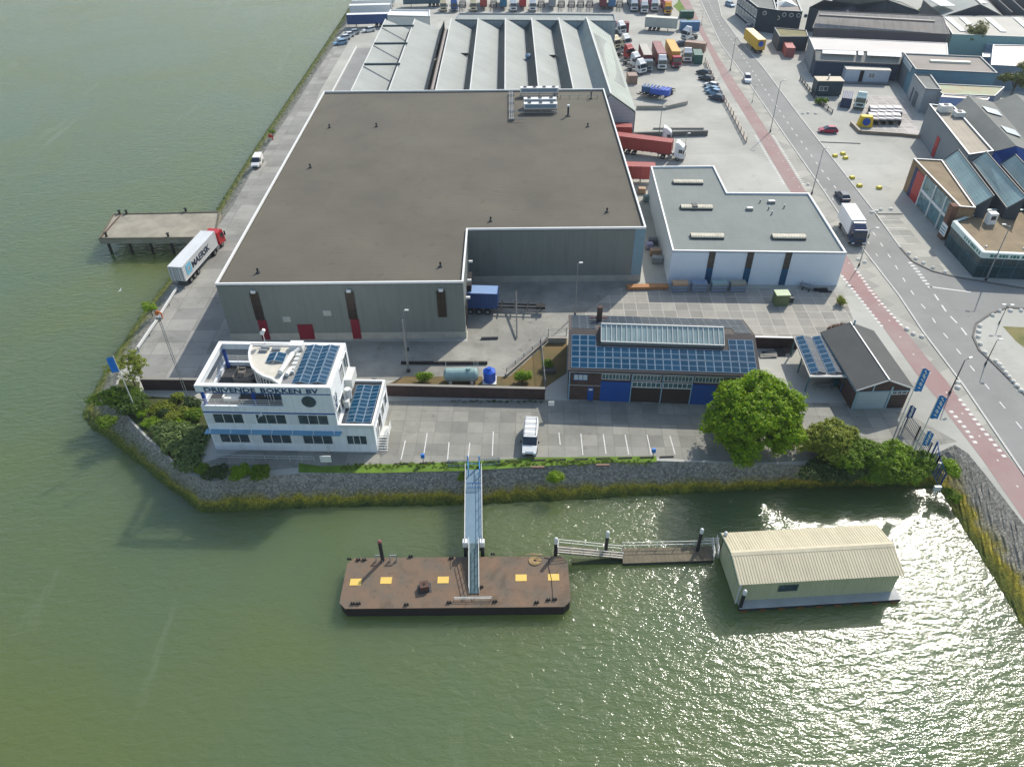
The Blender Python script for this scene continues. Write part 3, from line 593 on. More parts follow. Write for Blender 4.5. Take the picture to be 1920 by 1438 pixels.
for k, yy in enumerate(np.linspace(gy0+14, Yb-34, 2)):
    g = MB(); sl_ = (5.6-RZ)/(gx1-gx0)
    for j in range(12):
        y = yy+j*1.7; wd_ = gx1-gx0+(y-gy0)/(Yb-gy0); zf = lambda q: RZ+(5.6-RZ)*q+.09; g.mesh([(gx0+wd_*.12, y, zf(.12)), (gx0+wd_*.86, y, zf(.86)), (gx0+wd_*.86, y+.75, zf(.86)), (gx0+wd_*.12, y+.75, zf(.12))], [(0, 1, 2, 3)])
    g.build('skylight', plain('dark rooflight strips', 92, 98, 98), SH, local=False)
# low strip hall to the left of it (quay side)
xl = at(622, 168, 6.5).x; g = MB(); g.box(xl, rx[0]-.05, Y0+.2, Yb-14, 0, 5.8)
LS = thing('side_shed', 'low grey flat-roofed shed strip between the quay road and the sawtooth halls', 'shed', (xl+4, Y0+.2, 0))
g.build('wall', CLAD, LS, local=False); g = MB(); g.box(xl+.2, rx[0]-.1, Y0+.3, Yb-14.2, 5.805, 5.86); g.build('roof', mat('grey felt', sl(142, 142, 138), .9, .12, .1), LS, local=False)
g = MB(); g.box(xl, xl+.25, Y0+.2, Yb-14, 5.87, 6.2); g.build('parapet', WHITE, LS, local=False)
# transverse hall behind the saw teeth
zz = 9.0
flat_building('cross_hall', 'narrow pale hall lying across the far ends of the sawtooth roofs', 'factory hall', [(853, 37), (1155, 39.5), (1152, 27), (1066, 26), (860, 25)], zz, mat('pale blue-grey wall', sl(150, 164, 168), .6, .1, .1, pat='rib', ps=(1.2, 1), pc=(.8, .8, .8)), PALE, GREYM)
flat_building('cross_hall', 'white-roofed low hall at the far left end of the sawtooth roofs', 'factory hall', [(726, 29), (806, 31), (806, 19), (732, 18)], 7, OFFW, WHITE, WHITE)
# ---------------------------------------------------------------- white-blue L-shaped workshop
LBW = mat('light blue-white cladding', sl(220, 230, 238), .5, .04, .08, pat='rib', ps=(.5, 1), pc=(.95, .95, .95))
BW, P = flat_building('workshop', 'L-shaped white workshop with grey flat roof and blue stripes down its front', 'workshop',
    [(1261, 470), (1588, 474), (1517, 362), (1364, 361), (1339, 311), (1220, 312)], 6.0, LBW, mat('grey bitumen roof', sl(130, 136, 131), .95, .07, .12, pat='board', ps=(1.05, 1), pc=(.94, .94, .94), streak=.1), WHITE, .3, .28)
fr = Frame((1261, 470), (1588, 474), 6.0)
STR = plain('blue wall stripe', 0, 78, 112, .5); GLB = mat('brownish strip window', sl(78, 72, 66), .25, .2, .8, pat='slab', ps=(1.1, .8), pc=(.4, .4, .4), pw=.05)
for px, w_ in ((1337, 1.0), (1409, 1.0), (1480, 1.0)):
    x = fr.loc(px, 472, 6.0).x
    a = fr.glob(x-w_/2, -.1); u = fr.glob(x+w_/2, -.1)-a; n_ = fr.glob(0, .1)-fr.glob(0, 0)
    g = MB(); g.obox(a+Vector((0, 0, .05)), u, n_*.95, Vector((0, 0, 3.0))); g.build('stripe', STR, BW, local=False)
    g = MB(); g.obox(a+Vector((0, 0, 3.05)), u, n_*.9, Vector((0, 0, 2.85))); g.build('window', GLB, BW, local=False)
RIBW = mat('ribbed translucent rooflight', sl(192, 186, 166), .6, .16, .5, pat='rib', ps=(.45, 1), pc=(.6, .6, .55), streak=.5)
for px, py, w_ in ((1290, 341, 5.4), (1306, 388, 5.4), (1326, 442, 5.3), (1479, 443.5, 5.3)):
    p = fr.loc(px, py, 6.0); q = [fr.glob(p.x-w_/2, p.y-.7), fr.glob(p.x+w_/2, p.y-.7), fr.glob(p.x+w_/2, p.y+.7), fr.glob(p.x-w_/2, p.y+.7)]
    g = MB(); g.prism(q, 5.7, 6.0, bottom=False); s_ = g.build('skylight', DGREY, BW, local=False)
    c = fr.glob(p.x, p.y); c.z = 6.0; rr = []; 
    for k in range(9):
        t = math.pi*k/8; rr.append((p.y-.75*math.cos(t), 6.0+.28*math.sin(t)))
    g = MB()
    for k in range(8):
        a_, b_ = rr[k], rr[k+1]; v = [fr.glob(p.x-w_/2, a_[0], a_[1]), fr.glob(p.x+w_/2, a_[0], a_[1]), fr.glob(p.x+w_/2, b_[0], b_[1]), fr.glob(p.x-w_/2, b_[0], b_[1])]; g.face(v)
        
    g.face([fr.glob(p.x-w_/2, y, z) for y, z in reversed(rr)]); g.face([fr.glob(p.x+w_/2, y, z) for y, z in rr]); g.build('dome', RIBW, s_, local=False)
p = at(1302, 387.5, 6.0); g = MB(); g.box(p.x-.45, p.x+.45, p.y-.66, p.y+.66, 6.1, 6.36); g.build('dark_dome_panel', DGREY, BW, local=False)
for px, py, w_ in ((1446, 381, 1.2), (1405, 394, 1.1)):
    p = at(px, py, 5.7); g = MB(); g.box(p.x-w_/2, p.x+w_/2, p.y-.35, p.y+.35, 5.7, 6.15); s_ = g.build('roof_hatch', GREYM, BW, local=False); g = MB(); g.box(p.x-w_/2+.1, p.x+w_/2-.1, p.y-.25, p.y+.25, 6.151, 6.2); g.build('dome', WHITE, s_, local=False)
for px, py in ((1425, 380), (1441, 393), (1447, 402), (1470, 390)): p = at(px, py, 5.7); g = MB(); g.cyl((p.x, p.y, 5.7), (p.x, p.y, 6.3), .12, n=8); g.build('roof_pipe', GREYM, BW, local=False)

# ---------------------------------------------------------------- white office building
fr = Frame((363, 723), (618, 727), 10.2); W0, D0 = 15.85, 8.7
OF = thing('office_building', 'white three-storey office with open roof terrace and blue solar panels at the river corner', 'office', fr.a, fr.rz)
SHW = mat('white render', sl(232, 236, 238), .6, .03, .3, streak=.25)
XC = 9.9                                                                # terrace ends, solid top storey begins
g = MB(); g.box(0, W0, 0, D0, 0, 6.5); g.box(0, W0, 0, .25, 6.5, 7.15); g.box(0, .25, .25, D0, 6.5, 7.15); g.box(XC, W0, .004, D0-.004, 6.502, 10.0)
for z, y0 in ((6.5, D0-.25),): g.box(.25, XC, y0, D0, z, 7.15)
g.build('wall', SHW, OF)
g = MB(); g.box(.26, XC-.01, .26, D0-.26, 6.505, 6.56); g.build('terrace_floor', mat('dark terrace decking', sl(62, 64, 66), .9, .15, .5), OF)
rb = MB(); ring(rb, [(0, 0), (W0, 0), (W0, D0), (0, D0)], .55, 10.13, 10.2); rb.build('coping', WHITE, OF)
rb = MB(); ring(rb, [(0, 0), (XC, 0), (XC, D0), (0, D0)], .35, 9.25, 10.125); rb.build('fascia_beam', SHW, OF)
g = MB(); g.box(XC, W0, -.006, .0, 9.25, 10.1); g.build('fascia_beam', SHW, OF)
g = MB(); g.box(.3, W0-.15, -.05, -.007, 9.1, 9.22); g.box(0, W0-.02, -.05, -.002, 6.1, 6.28); g.build('blue_band', BLUE, OF)
lx_ = 1.0
for wd in ('DRIJVENDE', 'BOKKEN', 'BV'):
    q = text_mesh(wd, .92, .03, DBLUE, 'lettering', OF, (lx_, -.03, 9.33), (R(90), 0, 0), True, 1.32); lx_ += max(v.co.x for v in q.data.vertices)*1.32+.55
# curved room under a D-shaped roof
crv = [fr.loc(340+x/4.571, 620+y/4.571, 10.0).xy for x, y in ((612, 100), (585, 150), (574, 200), (580, 262), (602, 322), (648, 368), (705, 400), (768, 420))]
crv = [Vector((min(max(p.x, 3), XC), min(max(p.y, .45), D0-.4))) for p in crv]
D_ = [Vector((XC+.02, D0-.45))]+crv+[Vector((XC+.02, .45))]
g = MB(); g.prism([(p.x, p.y) for p in D_], 9.75, 10.05); g.build('curved_roof', mat('cream roof felt', sl(206, 200, 184), .9, .1, .5), OF)
g = MB(); ring(g, [(p.x, p.y) for p in D_], .28, 10.05, 10.2); g.build('coping', WHITE, OF)
cin = [Vector((XC, .7))+(p-Vector((XC, .7)))*.93+Vector((.1, 0)) for p in crv]
g = MB(); g.prism([(p.x, p.y) for p in [Vector((XC+.02, D0-.8))]+cin+[Vector((XC+.02, .8))]], 6.57, 9.74); cw = g.build('curved_glass_wall', GLASS, OF)
g = MB()
for a, b in zip(cin, cin[1:]):
    for t in (0, .5): p = a.lerp(b, t); g.bar((p.x-.03, p.y-.03, 6.6), (p.x-.03, p.y-.03, 9.7), .1)
    g.bar((a.x, a.y, 8.2), (b.x, b.y, 8.2), .08)
g.build('frame', WHITE, cw)
g = MB(); g.box(XC+.05, W0-.6, .56, D0-.56, 10.0, 10.05); g.build('roof', mat('grey felt', sl(142, 142, 138), .9, .12, .1), OF)
def tents(parent, x0, x1, y0, y1, ncol, nrow, z, m=PANEL, rise=.28, skip=()):
    """east-west pairs of panels on low stands"""
    pw, pl = (x1-x0)/ncol, (y1-y0)/nrow
    for c in range(ncol):
        za, zb = (z+.1, z+.1+rise) if c % 2 == 0 else (z+.1+rise, z+.1)
        for r_ in range(nrow):
            if (c, r_) in skip: continue
            panel(parent, (x0+c*pw+.03, y0+r_*pl+.03, za), (pw-.06, 0, zb-za), (0, pl-.06, 0), m)
tents(OF, 11.2, 15.2, .7, D0-.7, 4, 5, 10.05)
tents(OF, 7.0, 9.2, 4.6, 6.4, 2, 1, 10.05)
g = MB(); g.box(9.3, 10.9, D0-1.6, D0-.6, 10.05, 10.9); g.build('roof_cabinet', WHITE, OF)
g = MB()
g.cyl((9.5, 2.3, 10.5), (10.0, 5.9, 10.5), .33, n=12); g.cyl((10.3, 2.0, 10.4), (10.5, 3.2, 10.4), .28, n=12); g.cyl((9.9, 5.9, 10.4), (10.6, 6.8, 10.6), .25, n=10); g.build('air_duct', OFFW, OF)
g = MB()
for i in range(9): g.box(10.45, 11.0, 2.6+i*.42, 2.85+i*.42, 10.05, 10.45+.1*(i % 2))
g.build('duct_branch', OFFW, OF)
for x, y in ((6.2, 7.5), (7.6, 7.2), (6.1, 6.9)): g = MB(); g.box(x-.5, x+.5, y-.2, y+.2, 10.05, 10.35); g.build('roof_hatch', GREYM, OF)
g = MB(); g.cyl((5.9, D0-.25, 10.2), (5.9, D0-.25, 11.6), .04, n=6); g.cyl((5.75, D0-.25, 11.6), (6.15, D0-.25, 12.2), .28, .2, n=10); g.build('antenna', WHITE, OF)
for x, y in ((.45, .45), (.5, D0-.5), (6.4, .5)):
    g = MB(); g.box(x-.16, x+.16, y-.16, y+.16, 6.56, 9.25); g.build('blue_post', plain('royal blue post', 18, 66, 150), OF)
for (a, b) in (((.2, .12), (XC-.1, .12)), ((.12, .2), (.12, D0-.2)), ((.2, D0-.12), (XC-.1, D0-.12))):
    g = MB()
    for z in (7.45, 7.75, 8.05): g.bar((*a, z), (*b, z), .05)
    for t in np.linspace(0, 1, 7): p = Vector((*a, 0)).lerp(Vector((*b, 0)), t); g.bar((p.x, p.y, 7.1), (p.x, p.y, 8.05), .05)
    g.build('railing', OFFW, OF)
for x in (1.1, 6.25, 11.3): win(OF, (x, -.001, 4.55), (1, 0, 0), 3.5, 1.4, 3)
for x in (1.1, 6.25, 11.3): win(OF, (x, -.001, 1.35), (1, 0, 0), 3.5, 1.35, 3)
for z in (4.55, 1.35):
    for x in (.2, 4.9, 10.05): g = MB(); g.box(x, x+.9 if x < 1 else x+1.1, -.06, -.002, z-.1, z+1.45); g.build('wall_panel', plain('pale panel', 214, 218, 220), OF)
g = MB(); g.cyl((13.0, -.05, 8.05), (13.0, -.003, 8.05), .85, n=28); pw_ = g.build('round_window', plain('blue rim', 60, 84, 104), OF); g = MB(); g.cyl((13.0, -.07, 8.05), (13.0, -.051, 8.05), .72, n=28); g.build('pane', GLASS, pw_)
g = MB(); g.box(-.3, W0+.3, -.8, -.002, 3.35, 3.43); cp = g.build('canopy', mat('blue glass canopy', sl(104, 156, 184), .3, .1, .5), OF)
g = MB(); g.box(-.3, W0+.3, -.1, -.003, 3.12, 3.3); g.build('edge_beam', BLUE, cp)
for i in range(7): x = .4+i*2.5; g = MB(); g.bar((x, -.8, 3.46), (x, -.05, 4.1), .05); g.build('bracket', WHITE, cp)
for i, x in enumerate((3.2, 14.0)): g = MB(); g.cyl((x, -.12, 0), (x, -.12, 1.0), .06, n=8); g.build('downpipe', WHITE, OF)
# right side wall of the tower
g = MB(); g.box(W0+.001, W0+.04, .25, 1.6, 6.2, 8.8); tm = g.build('emblem_panel', plain('pale panel', 214, 218, 220), OF)
g = MB()
for a, b in (((.45, 6.5), (1.4, 8.4)), ((.55, 8.5), (.9, 6.6)), ((.4, 7.2), (1.5, 7.6)), ((1.0, 6.4), (1.5, 8.2))): g.bar((W0+.06, a[0], a[1]), (W0+.06, b[0], b[1]), .03, .1)
g.build('mark', DBLUE, tm)
win(OF, (W0+.001, 4.3, 7.4), (0, 1, 0), 1.3, 2.1, 1, out=(1, 0, 0)); win(OF, (W0+.001, 6.3, 7.2), (0, 1, 0), 1.6, 2.3, 2, out=(1, 0, 0)); win(OF, (W0+.001, .6, 4.75), (0, 1, 0), 1.4, 1.3, 1, out=(1, 0, 0)); win(OF, (W0+.001, 2.4, 4.75), (0, 1, 0), 1.5, 1.6, 1, out=(1, 0, 0))
g = MB(); g.box(W0+.01, W0+.9, 5.4, 8.0, 5.6, 7.0); g.cyl((W0+.6, 4.2, 5.2), (W0+.6, 4.2, 6.6), .4, n=10); g.box(W0+.2, W0+.8, 3.0, 3.7, 4.5, 5.5); g.build('air_handling_unit', OFFW, OF)
# annex
AX = 4.25; g = MB(); g.box(W0+.002, W0+AX, .003, D0-.003, 0, 4.1); g.build('annex_wall', SHW, OF)
g = MB(); ring(g, [(W0+.002, .003), (W0+AX, .003), (W0+AX, D0), (W0+.002, D0)], .28, 4.0, 4.45); g.build('coping', WHITE, OF)
g = MB(); g.box(W0+.01, W0+AX-.25, .25, D0-.25, 4.101, 4.14); g.build('roof', mat('dark bitumen', sl(74, 72, 70), .95, .12, .3), OF)
tents(OF, W0+.75, W0+3.85, .6, D0-1.0, 3, 5, 4.14, rise=.16)
for r_ in range(3): panel(OF, (W0+.2, .7+r_*1.42, 4.3), (.5, 0, -.05), (0, 1.36, 0), PANELG)
win(OF, (W0+.8, .001, 1.4), (1, 0, 0), 2.35, 1.35, 3)
for y in (1.0, 4.6, 6.6): win(OF, (W0+AX+.001, y, 1.6), (0, 1, 0), 1.1, 1.7, 1, out=(1, 0, 0))
g = MB(); g.box(W0+AX+.001, W0+AX+.1, 2.6, 3.6, 1.15, 3.3); g.build('door', DGREY, OF)
st = MB(); 
for i in range(6): st.box(W0+AX+.05, W0+AX+1.2, 1.6-i*.28, 1.6-i*.28+.26, 1.0-i*.18-.05, 1.0-i*.18)
st.box(W0+AX+.05, W0+AX+1.2, 1.9, 3.7, .95, 1.05)
for x in (W0+AX+.08, W0+AX+1.18):
    for z in (.45, .75, 1.0): st.bar((x, 1.9, 1.0+z), (x, .2, z), .045); st.bar((x, 1.9, 1.0+z), (x, 3.7, 1.0+z), .045)
    for y in (.2, .8, 1.4, 1.9, 2.8, 3.7): zb = 1.0 if y > 1.85 else 1.0-(1.9-y)/1.7; st.bar((x, y, zb), (x, y, zb+1.0), .045)
st.build('outside_stair', OFFW, OF)
# terrace furniture (things of their own on the terrace)
def on_office(x, y, z=6.57): return fr.glob(x, y, z)
def sofa(x, y, rz, w_, label, m):
    t = thing('garden_sofa', label, 'sofa', on_office(x, y), fr.rz+rz, 'furniture on the office terrace')
    g = MB(); g.box(-w_/2, w_/2, -.45, .45, 0, .4); g.build('seat', m, t, bevel=.04); g = MB(); g.box(-w_/2, w_/2, .3, .5, .401, .85); g.build('backrest', m, t, bevel=.04)
    for s in (-1, 1): g = MB(); g.box(s*w_/2-.1, s*w_/2+.1, -.45, .28, .402, .62); g.build('armrest', m, t)
WICK = plain('grey wicker', 118, 114, 108, .9, .15, scale=6)
sofa(2.6, 6.2, R(90), 2.2, 'grey wicker sofa under the back left corner of the office terrace', WICK)
sofa(3.6, 5.2, R(180), 2.0, 'grey wicker sofa in the middle of the office terrace', WICK)
sofa(3.0, 2.0, 0, 1.8, 'pale sofa near the front of the office terrace', OFFW)
t = thing('terrace_table', 'low dark table between the sofas on the office terrace', 'table', on_office(3.5, 3.6), fr.rz)
g = MB(); g.box(-.9, .9, -.5, .5, .5, .56); g.build('tabletop', DGREY, t)
for a in (-.8, .8):
    for b in (-.42, .42): g = MB(); g.box(a-.05, a+.05, b-.05, b+.05, 0, .499); g.build('leg', DGREY, t)
OFRAME = fr

# ---------------------------------------------------------------- solar-roofed workshop
fr = Frame((1067, 693), (1424, 705), 5.0); L_ = fr.w; D1 = 12.3
SO = gable('brick_workshop', 'long low brick workshop with a roof of blue solar panels and a glazed lantern', 'workshop', fr, L_, D1, 5.0, 6.9, BRICK, mat('dark roof felt', sl(80, 74, 70), .9, .1, .3), 'x', over=.15)
sl_ = 1.9/(D1/2); U = Vector((0, 1, sl_)).normalized(); nw = 22; pw = (L_-.5)/nw
def roofp(x, y): return Vector((x, y, 5.0+sl_*y+.18)) if y < D1/2 else Vector((x, y, 5.0+sl_*(D1-y)+.18))
pl = 1.72
for r_ in range(2):
    for c in range(nw): panel(SO, roofp(.25+c*pw+.02, .15+r_*pl), (pw-.04, 0, 0), U*(pl-.03))
for c in (0, 1, 2, nw-3, nw-2, nw-1): panel(SO, roofp(.25+c*pw+.02, .15+2*pl), (pw-.04, 0, 0), U*(pl-.03))
V2 = Vector((0, 1, -sl_)).normalized()
for r_ in range(3):
    for c in range(nw):
        if r_ == 0 and 3 <= c < nw-2: continue
        y_ = .25+r_*1.98; panel(SO, Vector((.25+c*pw+.02, D1/2+y_, 5.0+sl_*(D1/2-y_)+.18)), (pw-.04, 0, 0), V2*(1.93), PANELG)
# lantern
x0, x1, y0, y1 = fr.loc(1127, 646, 6.5).x, fr.loc(1358, 652, 6.5).x, 3.9, D1/2+1.4
g = MB(); g.box(x0, x1, y0, y1, 6.0, 6.75); g.build('lantern_kerb', GREYM, SO)
LG = mat('greenhouse glass', sl(150, 168, 164), .2, .14, .4, spec=.7); ym = y0+(y1-y0)*.62; zr = 8.0
g = MB(); g.mesh([(x0, y0, 6.76), (x1, y0, 6.76), (x1, ym, zr), (x0, ym, zr), (x1, y1, 6.76), (x0, y1, 6.76)], [(0, 1, 2, 3), (3, 2, 4, 5), (0, 3, 5), (1, 4, 2)]); ln = g.build('lantern', LG, SO)
g = MB(); nb = 24
for i in range(nb+1): x = x0+(x1-x0)*i/nb; g.bar((x, y0, 6.8), (x, ym, zr+.04), .09); g.bar((x, ym, zr+.04), (x, y1, 6.8), .09)
g.bar((x0, ym, zr+.06), (x1, ym, zr+.06), .14); g.bar((x0, y0, 6.8), (x1, y0, 6.8), .1); g.bar((x0, y1, 6.8), (x1, y1, 6.8), .1); g.build('glazing_bar', OFFW, ln)
# facade on the yard
def on(px, z, py=750): return fr.loc(px, py, 0).x
GB = (2.1, 2.6)
g = MB(); g.box(4.2, 8.05, -.12, -.002, 0, 3.3); g.build('roller_door', plain('bright blue door', 0, 72, 148), SO)
g = MB(); g.box(16.0, 19.0, -.12, -.002, 0, 3.3); g.build('roller_door', plain('bright blue door', 0, 72, 148), SO)
for xa in (8.3, 12.3): g = MB(); g.box(xa, xa+3.6, -.1, -.002, .1, 2.35); g.build('folding_door', plain('dark brown timber door', 52, 40, 36, .8, .1), SO)
for xa in (8.3, 12.3): win(SO, (xa, -.001, 2.6), (1, 0, 0), 3.6, .75, 6, gl=plain('teal glazing', 66, 100, 104, .3, .2))
for xa in (4.3, 8.3, 12.3, 16.2): win(SO, (xa, -.001, 3.7), (1, 0, 0), 3.5, .8, 8, gl=plain('teal glazing', 66, 100, 104, .3, .2), fw=.05)
win(SO, (.7, -.001, 3.4), (1, 0, 0), 1.7, .85, 3, frame=BLUE, gl=plain('white blind', 190, 200, 200))
g = MB(); g.box(2.55, 3.35, -.1, -.002, 0, 2.2); d_ = g.build('door', plain('bright blue door', 0, 72, 148), SO); g = MB(); g.box(2.7, 3.2, -.14, -.101, 1.75, 2.05); g.build('pane', OFFW, d_)
g = MB(); g.box(0, L_, -.28, -.16, 4.75, 4.92); g.build('gutter', GREYM, SO)
for x in (.12, 8.15, 12.1, 15.9): g = MB(); g.cyl((x, -.2, 0), (x, -.2, 4.75), .07, n=8); g.build('downpipe', plain('light blue pipe', 130, 170, 190), SO)
g = MB(); g.box(0, L_, -.06, -.003, 2.42, 2.55); g.build('lintel', plain('pale lintel', 150, 150, 146), SO)
c = fr.loc(1124, 598, 6.5); g = MB(); g.box(c.x-.35, c.x+.35, D1-2.6, D1-1.9, 5.2, 8.2); ch = g.build('chimney', BRICK, SO)
g = MB(); g.box(c.x-1.3, c.x+1.1, D1-2.35, D1-2.2, 6.3, 6.45); g.build('bracket', plain('red-brown bar', 110, 50, 46), ch)
SFR = fr

# ---------------------------------------------------------------- gabled garage + carport
fr = Frame((1608, 729), (1709, 726), 3.4)
GA = gable('garage', 'small brick garage with dark gabled roof and grey door next to the cycle path', 'garage', fr, fr.w, 12.2, 3.4, 4.85, BRICK, mat('dark grey roofing felt', sl(86, 86, 84), .9, .12, .3, col2=sl(74, 76, 74)), 'y', over=.3)
g = MB(); g.box(.35, 4.3, -.1, -.002, .02, 2.75); g.build('garage_door', mat('blue-grey door panels', sl(168, 182, 184), .5, .06, .4, pat='board', ps=(.6, 1), pc=(.85, .85, .85)), GA)
g = MB(); g.box(4.75, 6.6, -.06, -.002, 0, 2.2); g.build('door', plain('dark timber door', 54, 40, 38), GA)
win(GA, (4.75, -.001, 2.35), (1, 0, 0), 1.85, .4, 3)
g = MB(); g.box(0, fr.w, -.11, -.003, 2.78, 2.95); g.box(4.4, 4.62, -.115, -.003, 0, 3.6); g.box(2.0, 2.15, -.09, -.003, 2.95, 4.1); g.box(.05, .3, -.11, -.002, 0, 2.78); g.build('timber_trim', plain('pale blue-grey trim', 150, 176, 184), GA)
for s in (0, 1):
    g = MB(); x = -.32 if s == 0 else fr.w+.22; g.box(x, x+.1, -.3, 12.5, 3.18, 3.3); g.build('gutter', plain('light blue pipe', 130, 170, 190), GA)
g = MB(); xm = fr.w/2; g.bar((-.25, -.34, 3.35), (xm, -.34, 4.92), .06, .16); g.bar((fr.w+.25, -.34, 3.35), (xm, -.34, 4.92), .06, .16); g.bar((xm, -.3, 5.03), (xm, 12.5, 5.03), .16, .06); g.build('verge_board', OFFW, GA)
g = MB(); g.cyl((xm+.4, 12.1, 4.7), (xm+.4, 12.1, 5.6), .12, n=8); g.build('vent_pipe', plain('blue-grey pipe', 120, 150, 166), GA)
GFR = fr
P4 = [at(1518, 705.7, 2.9), at(1591, 705.7, 2.9), at(1555, 631, 2.9), at(1487, 631, 2.9)]
CPO = thing('carport', 'open carport with two rows of solar panels against the gabled garage', 'carport', (P4[0].x, P4[0].y, 0))
g = MB(); g.prism(P4, 2.72, 2.9); g.build('roof', mat('light roof deck', sl(170, 166, 158), .8, .08, .4), CPO, local=False)
for i, (u, v) in enumerate(((.04, .05), (.04, .5), (.04, .95), (.96, .05), (.96, .95), (.5, .95))):
    p = P4[0].lerp(P4[1], u).lerp(P4[3].lerp(P4[2], u), v); g = MB(); g.box(p.x-.08, p.x+.08, p.y-.08, p.y+.08, 0, 2.72); g.build('post', plain('teal post', 70, 116, 124), CPO, local=False)
PANELL = panel_mat('sun-glared solar cells', (.26, .30, .36), (.3, .33, .4), fr=(.6, .62, .66), rough=.25)
def bil(u, v): return P4[0].lerp(P4[1], u).lerp(P4[3].lerp(P4[2], u), v)
for r_ in range(4):
    for c in range(4):
        u0, u1 = .05+c*.215+(.02 if c > 1 else 0), .05+c*.215+.205+(.02 if c > 1 else 0); v0, v1 = .06+r_*.23, .06+r_*.23+.22
        za, zb = (2.98, 3.25) if c % 2 == 0 else (3.25, 2.98); a, b, d = bil(u0, v0), bil(u1, v0), bil(u0, v1)
        a.z = za; b.z = zb; d.z = za; g = MB(); q = MB(); nn = (b-a).cross(d-a).normalized()*.05
        q.obox(a, b-a, d-a, nn*.8); q.face([a+nn, b+nn, b+(d-a)+nn, d+nn], uv=[(0, 0), (1, 0), (1, 1), (0, 1)]); q.build('solar_panel', PANEL if c % 2 == 0 else PANELG, CPO, local=False)
g = MB(); g.bar(P4[0]+Vector((0, -.05, -.05)), P4[1]+Vector((0, -.05, -.05)), .08, .22); g.build('edge_board', OFFW, CPO, local=False)
# ---------------------------------------------------------------- buildings across the road and far right
TEALG = mat('translucent pale green roofing', sl(150, 176, 174), .4, .12, .25, pat='board', ps=(.55, 1), pc=(.78, .8, .8), streak=.3)
DWALL = mat('dark blue-grey cladding', sl(56, 66, 76), .6, .1, .2)
YB = mat('yellow-brown brickwork', sl(150, 126, 96), .9, .1, .8, pat='brick', ps=(.44, .14), pc=(1.1, 1.1, 1.1), pw=.012)
GRAV = mat('brown gravel roof', sl(140, 124, 98), .95, .16, .35, bump=.2, bscale=8)
CN = at(1713, 297, 6.4)
SR, P = flat_building('showroom', 'corner showroom of yellowish brick with brown gravel roof and tall red door across the road', 'showroom', [(1713, 297), (1800, 387), (1830, 389.5), (1767, 300)], 6.4, YB, GRAV, WHITE, .25, .25)
a, b = P[0], P[1]; u = (b-a).normalized(); n_ = Vector((u.y, -u.x, 0)); n_ = n_ if n_.x < 0 or n_.y < 0 else -n_
if n_.dot(Vector((-1, -1, 0))) < 0: n_ = -n_
LN = (b-a).length
def onw(s, z, o=0): p = a+u*(LN*s)+n_*o; return Vector((p.x, p.y, z))
for s0, s1, z0, z1, m_, nm in ((.10, .16, 0, 5.6, plain('navy panel', 22, 40, 90), 'wall_panel'), (.16, .33, 0, 5.4, REDP, 'red_door'), (.34, .97, .2, 5.9, glass('blue-green shop glass', 66, 92, 96), 'shop_window')):
    g = MB(); g.obox(onw(s0, z0, .003), u*(LN*(s1-s0)), n_*.1, Vector((0, 0, z1-z0))); o_ = g.build(nm, m_, SR, local=False)
g = MB()
for s in (.335, .56, .78): g.obox(onw(s, 0, .11), u*.22, n_*.22, Vector((0, 0, 6.0)))
g.obox(onw(.34, 2.9, .11), u*(LN*.63), n_*.12, Vector((0, 0, .5))); g.build('frame', WHITE, o_, local=False)
g = MB(); g.obox(onw(.93, 0, .003), u*(LN*.07), n_*1.1, Vector((0, 0, 6.35))); g.build('brick_pier', mat('red-brown brickwork', sl(122, 88, 70), .9, .1, .8, pat='brick', ps=(.44, .14), pc=(1.1, 1.1, 1.1), pw=.012), SR, local=False)
g = MB(); g.obox(onw(.945, 1.0, 1.12), u*2.0, n_*.12, Vector((0, 0, 2.0))); s_ = g.build('sign', WHITE, SR, local=False)
g = MB()
for k in range(3): g = MB(); g.obox(onw(.945, 1.3+k*.5, 1.245)+u*.25, u*1.5, n_*.02, Vector((0, 0, .2))); g.build('lettering', plain('green-blue print', 70, 130, 150), s_, local=False)
# two glass-roofed bays + third
TB, P = flat_building('canopied_shop', 'dark glazed shop with white sign fascia around a brown gravel roof across the road', 'shop', [(1788, 414), (1844, 473), (1925, 477), (2000, 480), (2000, 400), (1925, 392), (1850, 392)], 4.6, mat('dark teal shop glass', sl(44, 72, 78), .15, .2, .6, pat='slab', ps=(2.2, 2.2), pc=(2.2, 2.2, 2.2), pw=.06), GRAV, plain('pale green-white fascia', 206, 220, 214), .3, .5)
fp = P[:4]
g = MB()
for a_, b_ in zip(fp, fp[1:]):
    d = (b_-a_).normalized(); nn = Vector((d.y, -d.x, 0)); g.obox(a_+nn*.002-Vector((0, 0, 1.0)), b_-a_, nn*.12, Vector((0, 0, .98)))
fb = g.build('fascia', plain('pale green-white fascia', 206, 220, 214), TB, local=False)
rr = random.Random(3)
for a_, b_, s0, s1 in ((fp[0], fp[1], .45, .92), (fp[1], fp[2], .18, 1.0), (fp[2], fp[3], 0, .6)):
    d = (b_-a_); L0 = d.length; d.normalize(); nn = Vector((d.y, -d.x, 0)); s = s0*L0; g = MB()
    while s < s1*L0: w_ = rr.uniform(.25, .5); g.obox(a_+d*s+nn*.125-Vector((0, 0, .78)), d*w_, nn*.02, Vector((0, 0, .5))); s += w_+rr.choice((.12, .12, .4))
    g.build('lettering', plain('green lettering', 40, 110, 96), fb, local=False)
g = MB()
for px, py in ((1828, 508), (1897, 512), (1960, 516)): q = at(px, py, 0); q2 = at(px+16 if px < 1850 else px+20, py-35, 4.5); g.bar(q, Vector((q.x+.3, q.y+.3, 4.5)), .28)
g.build('post', WHITE, TB, local=False)
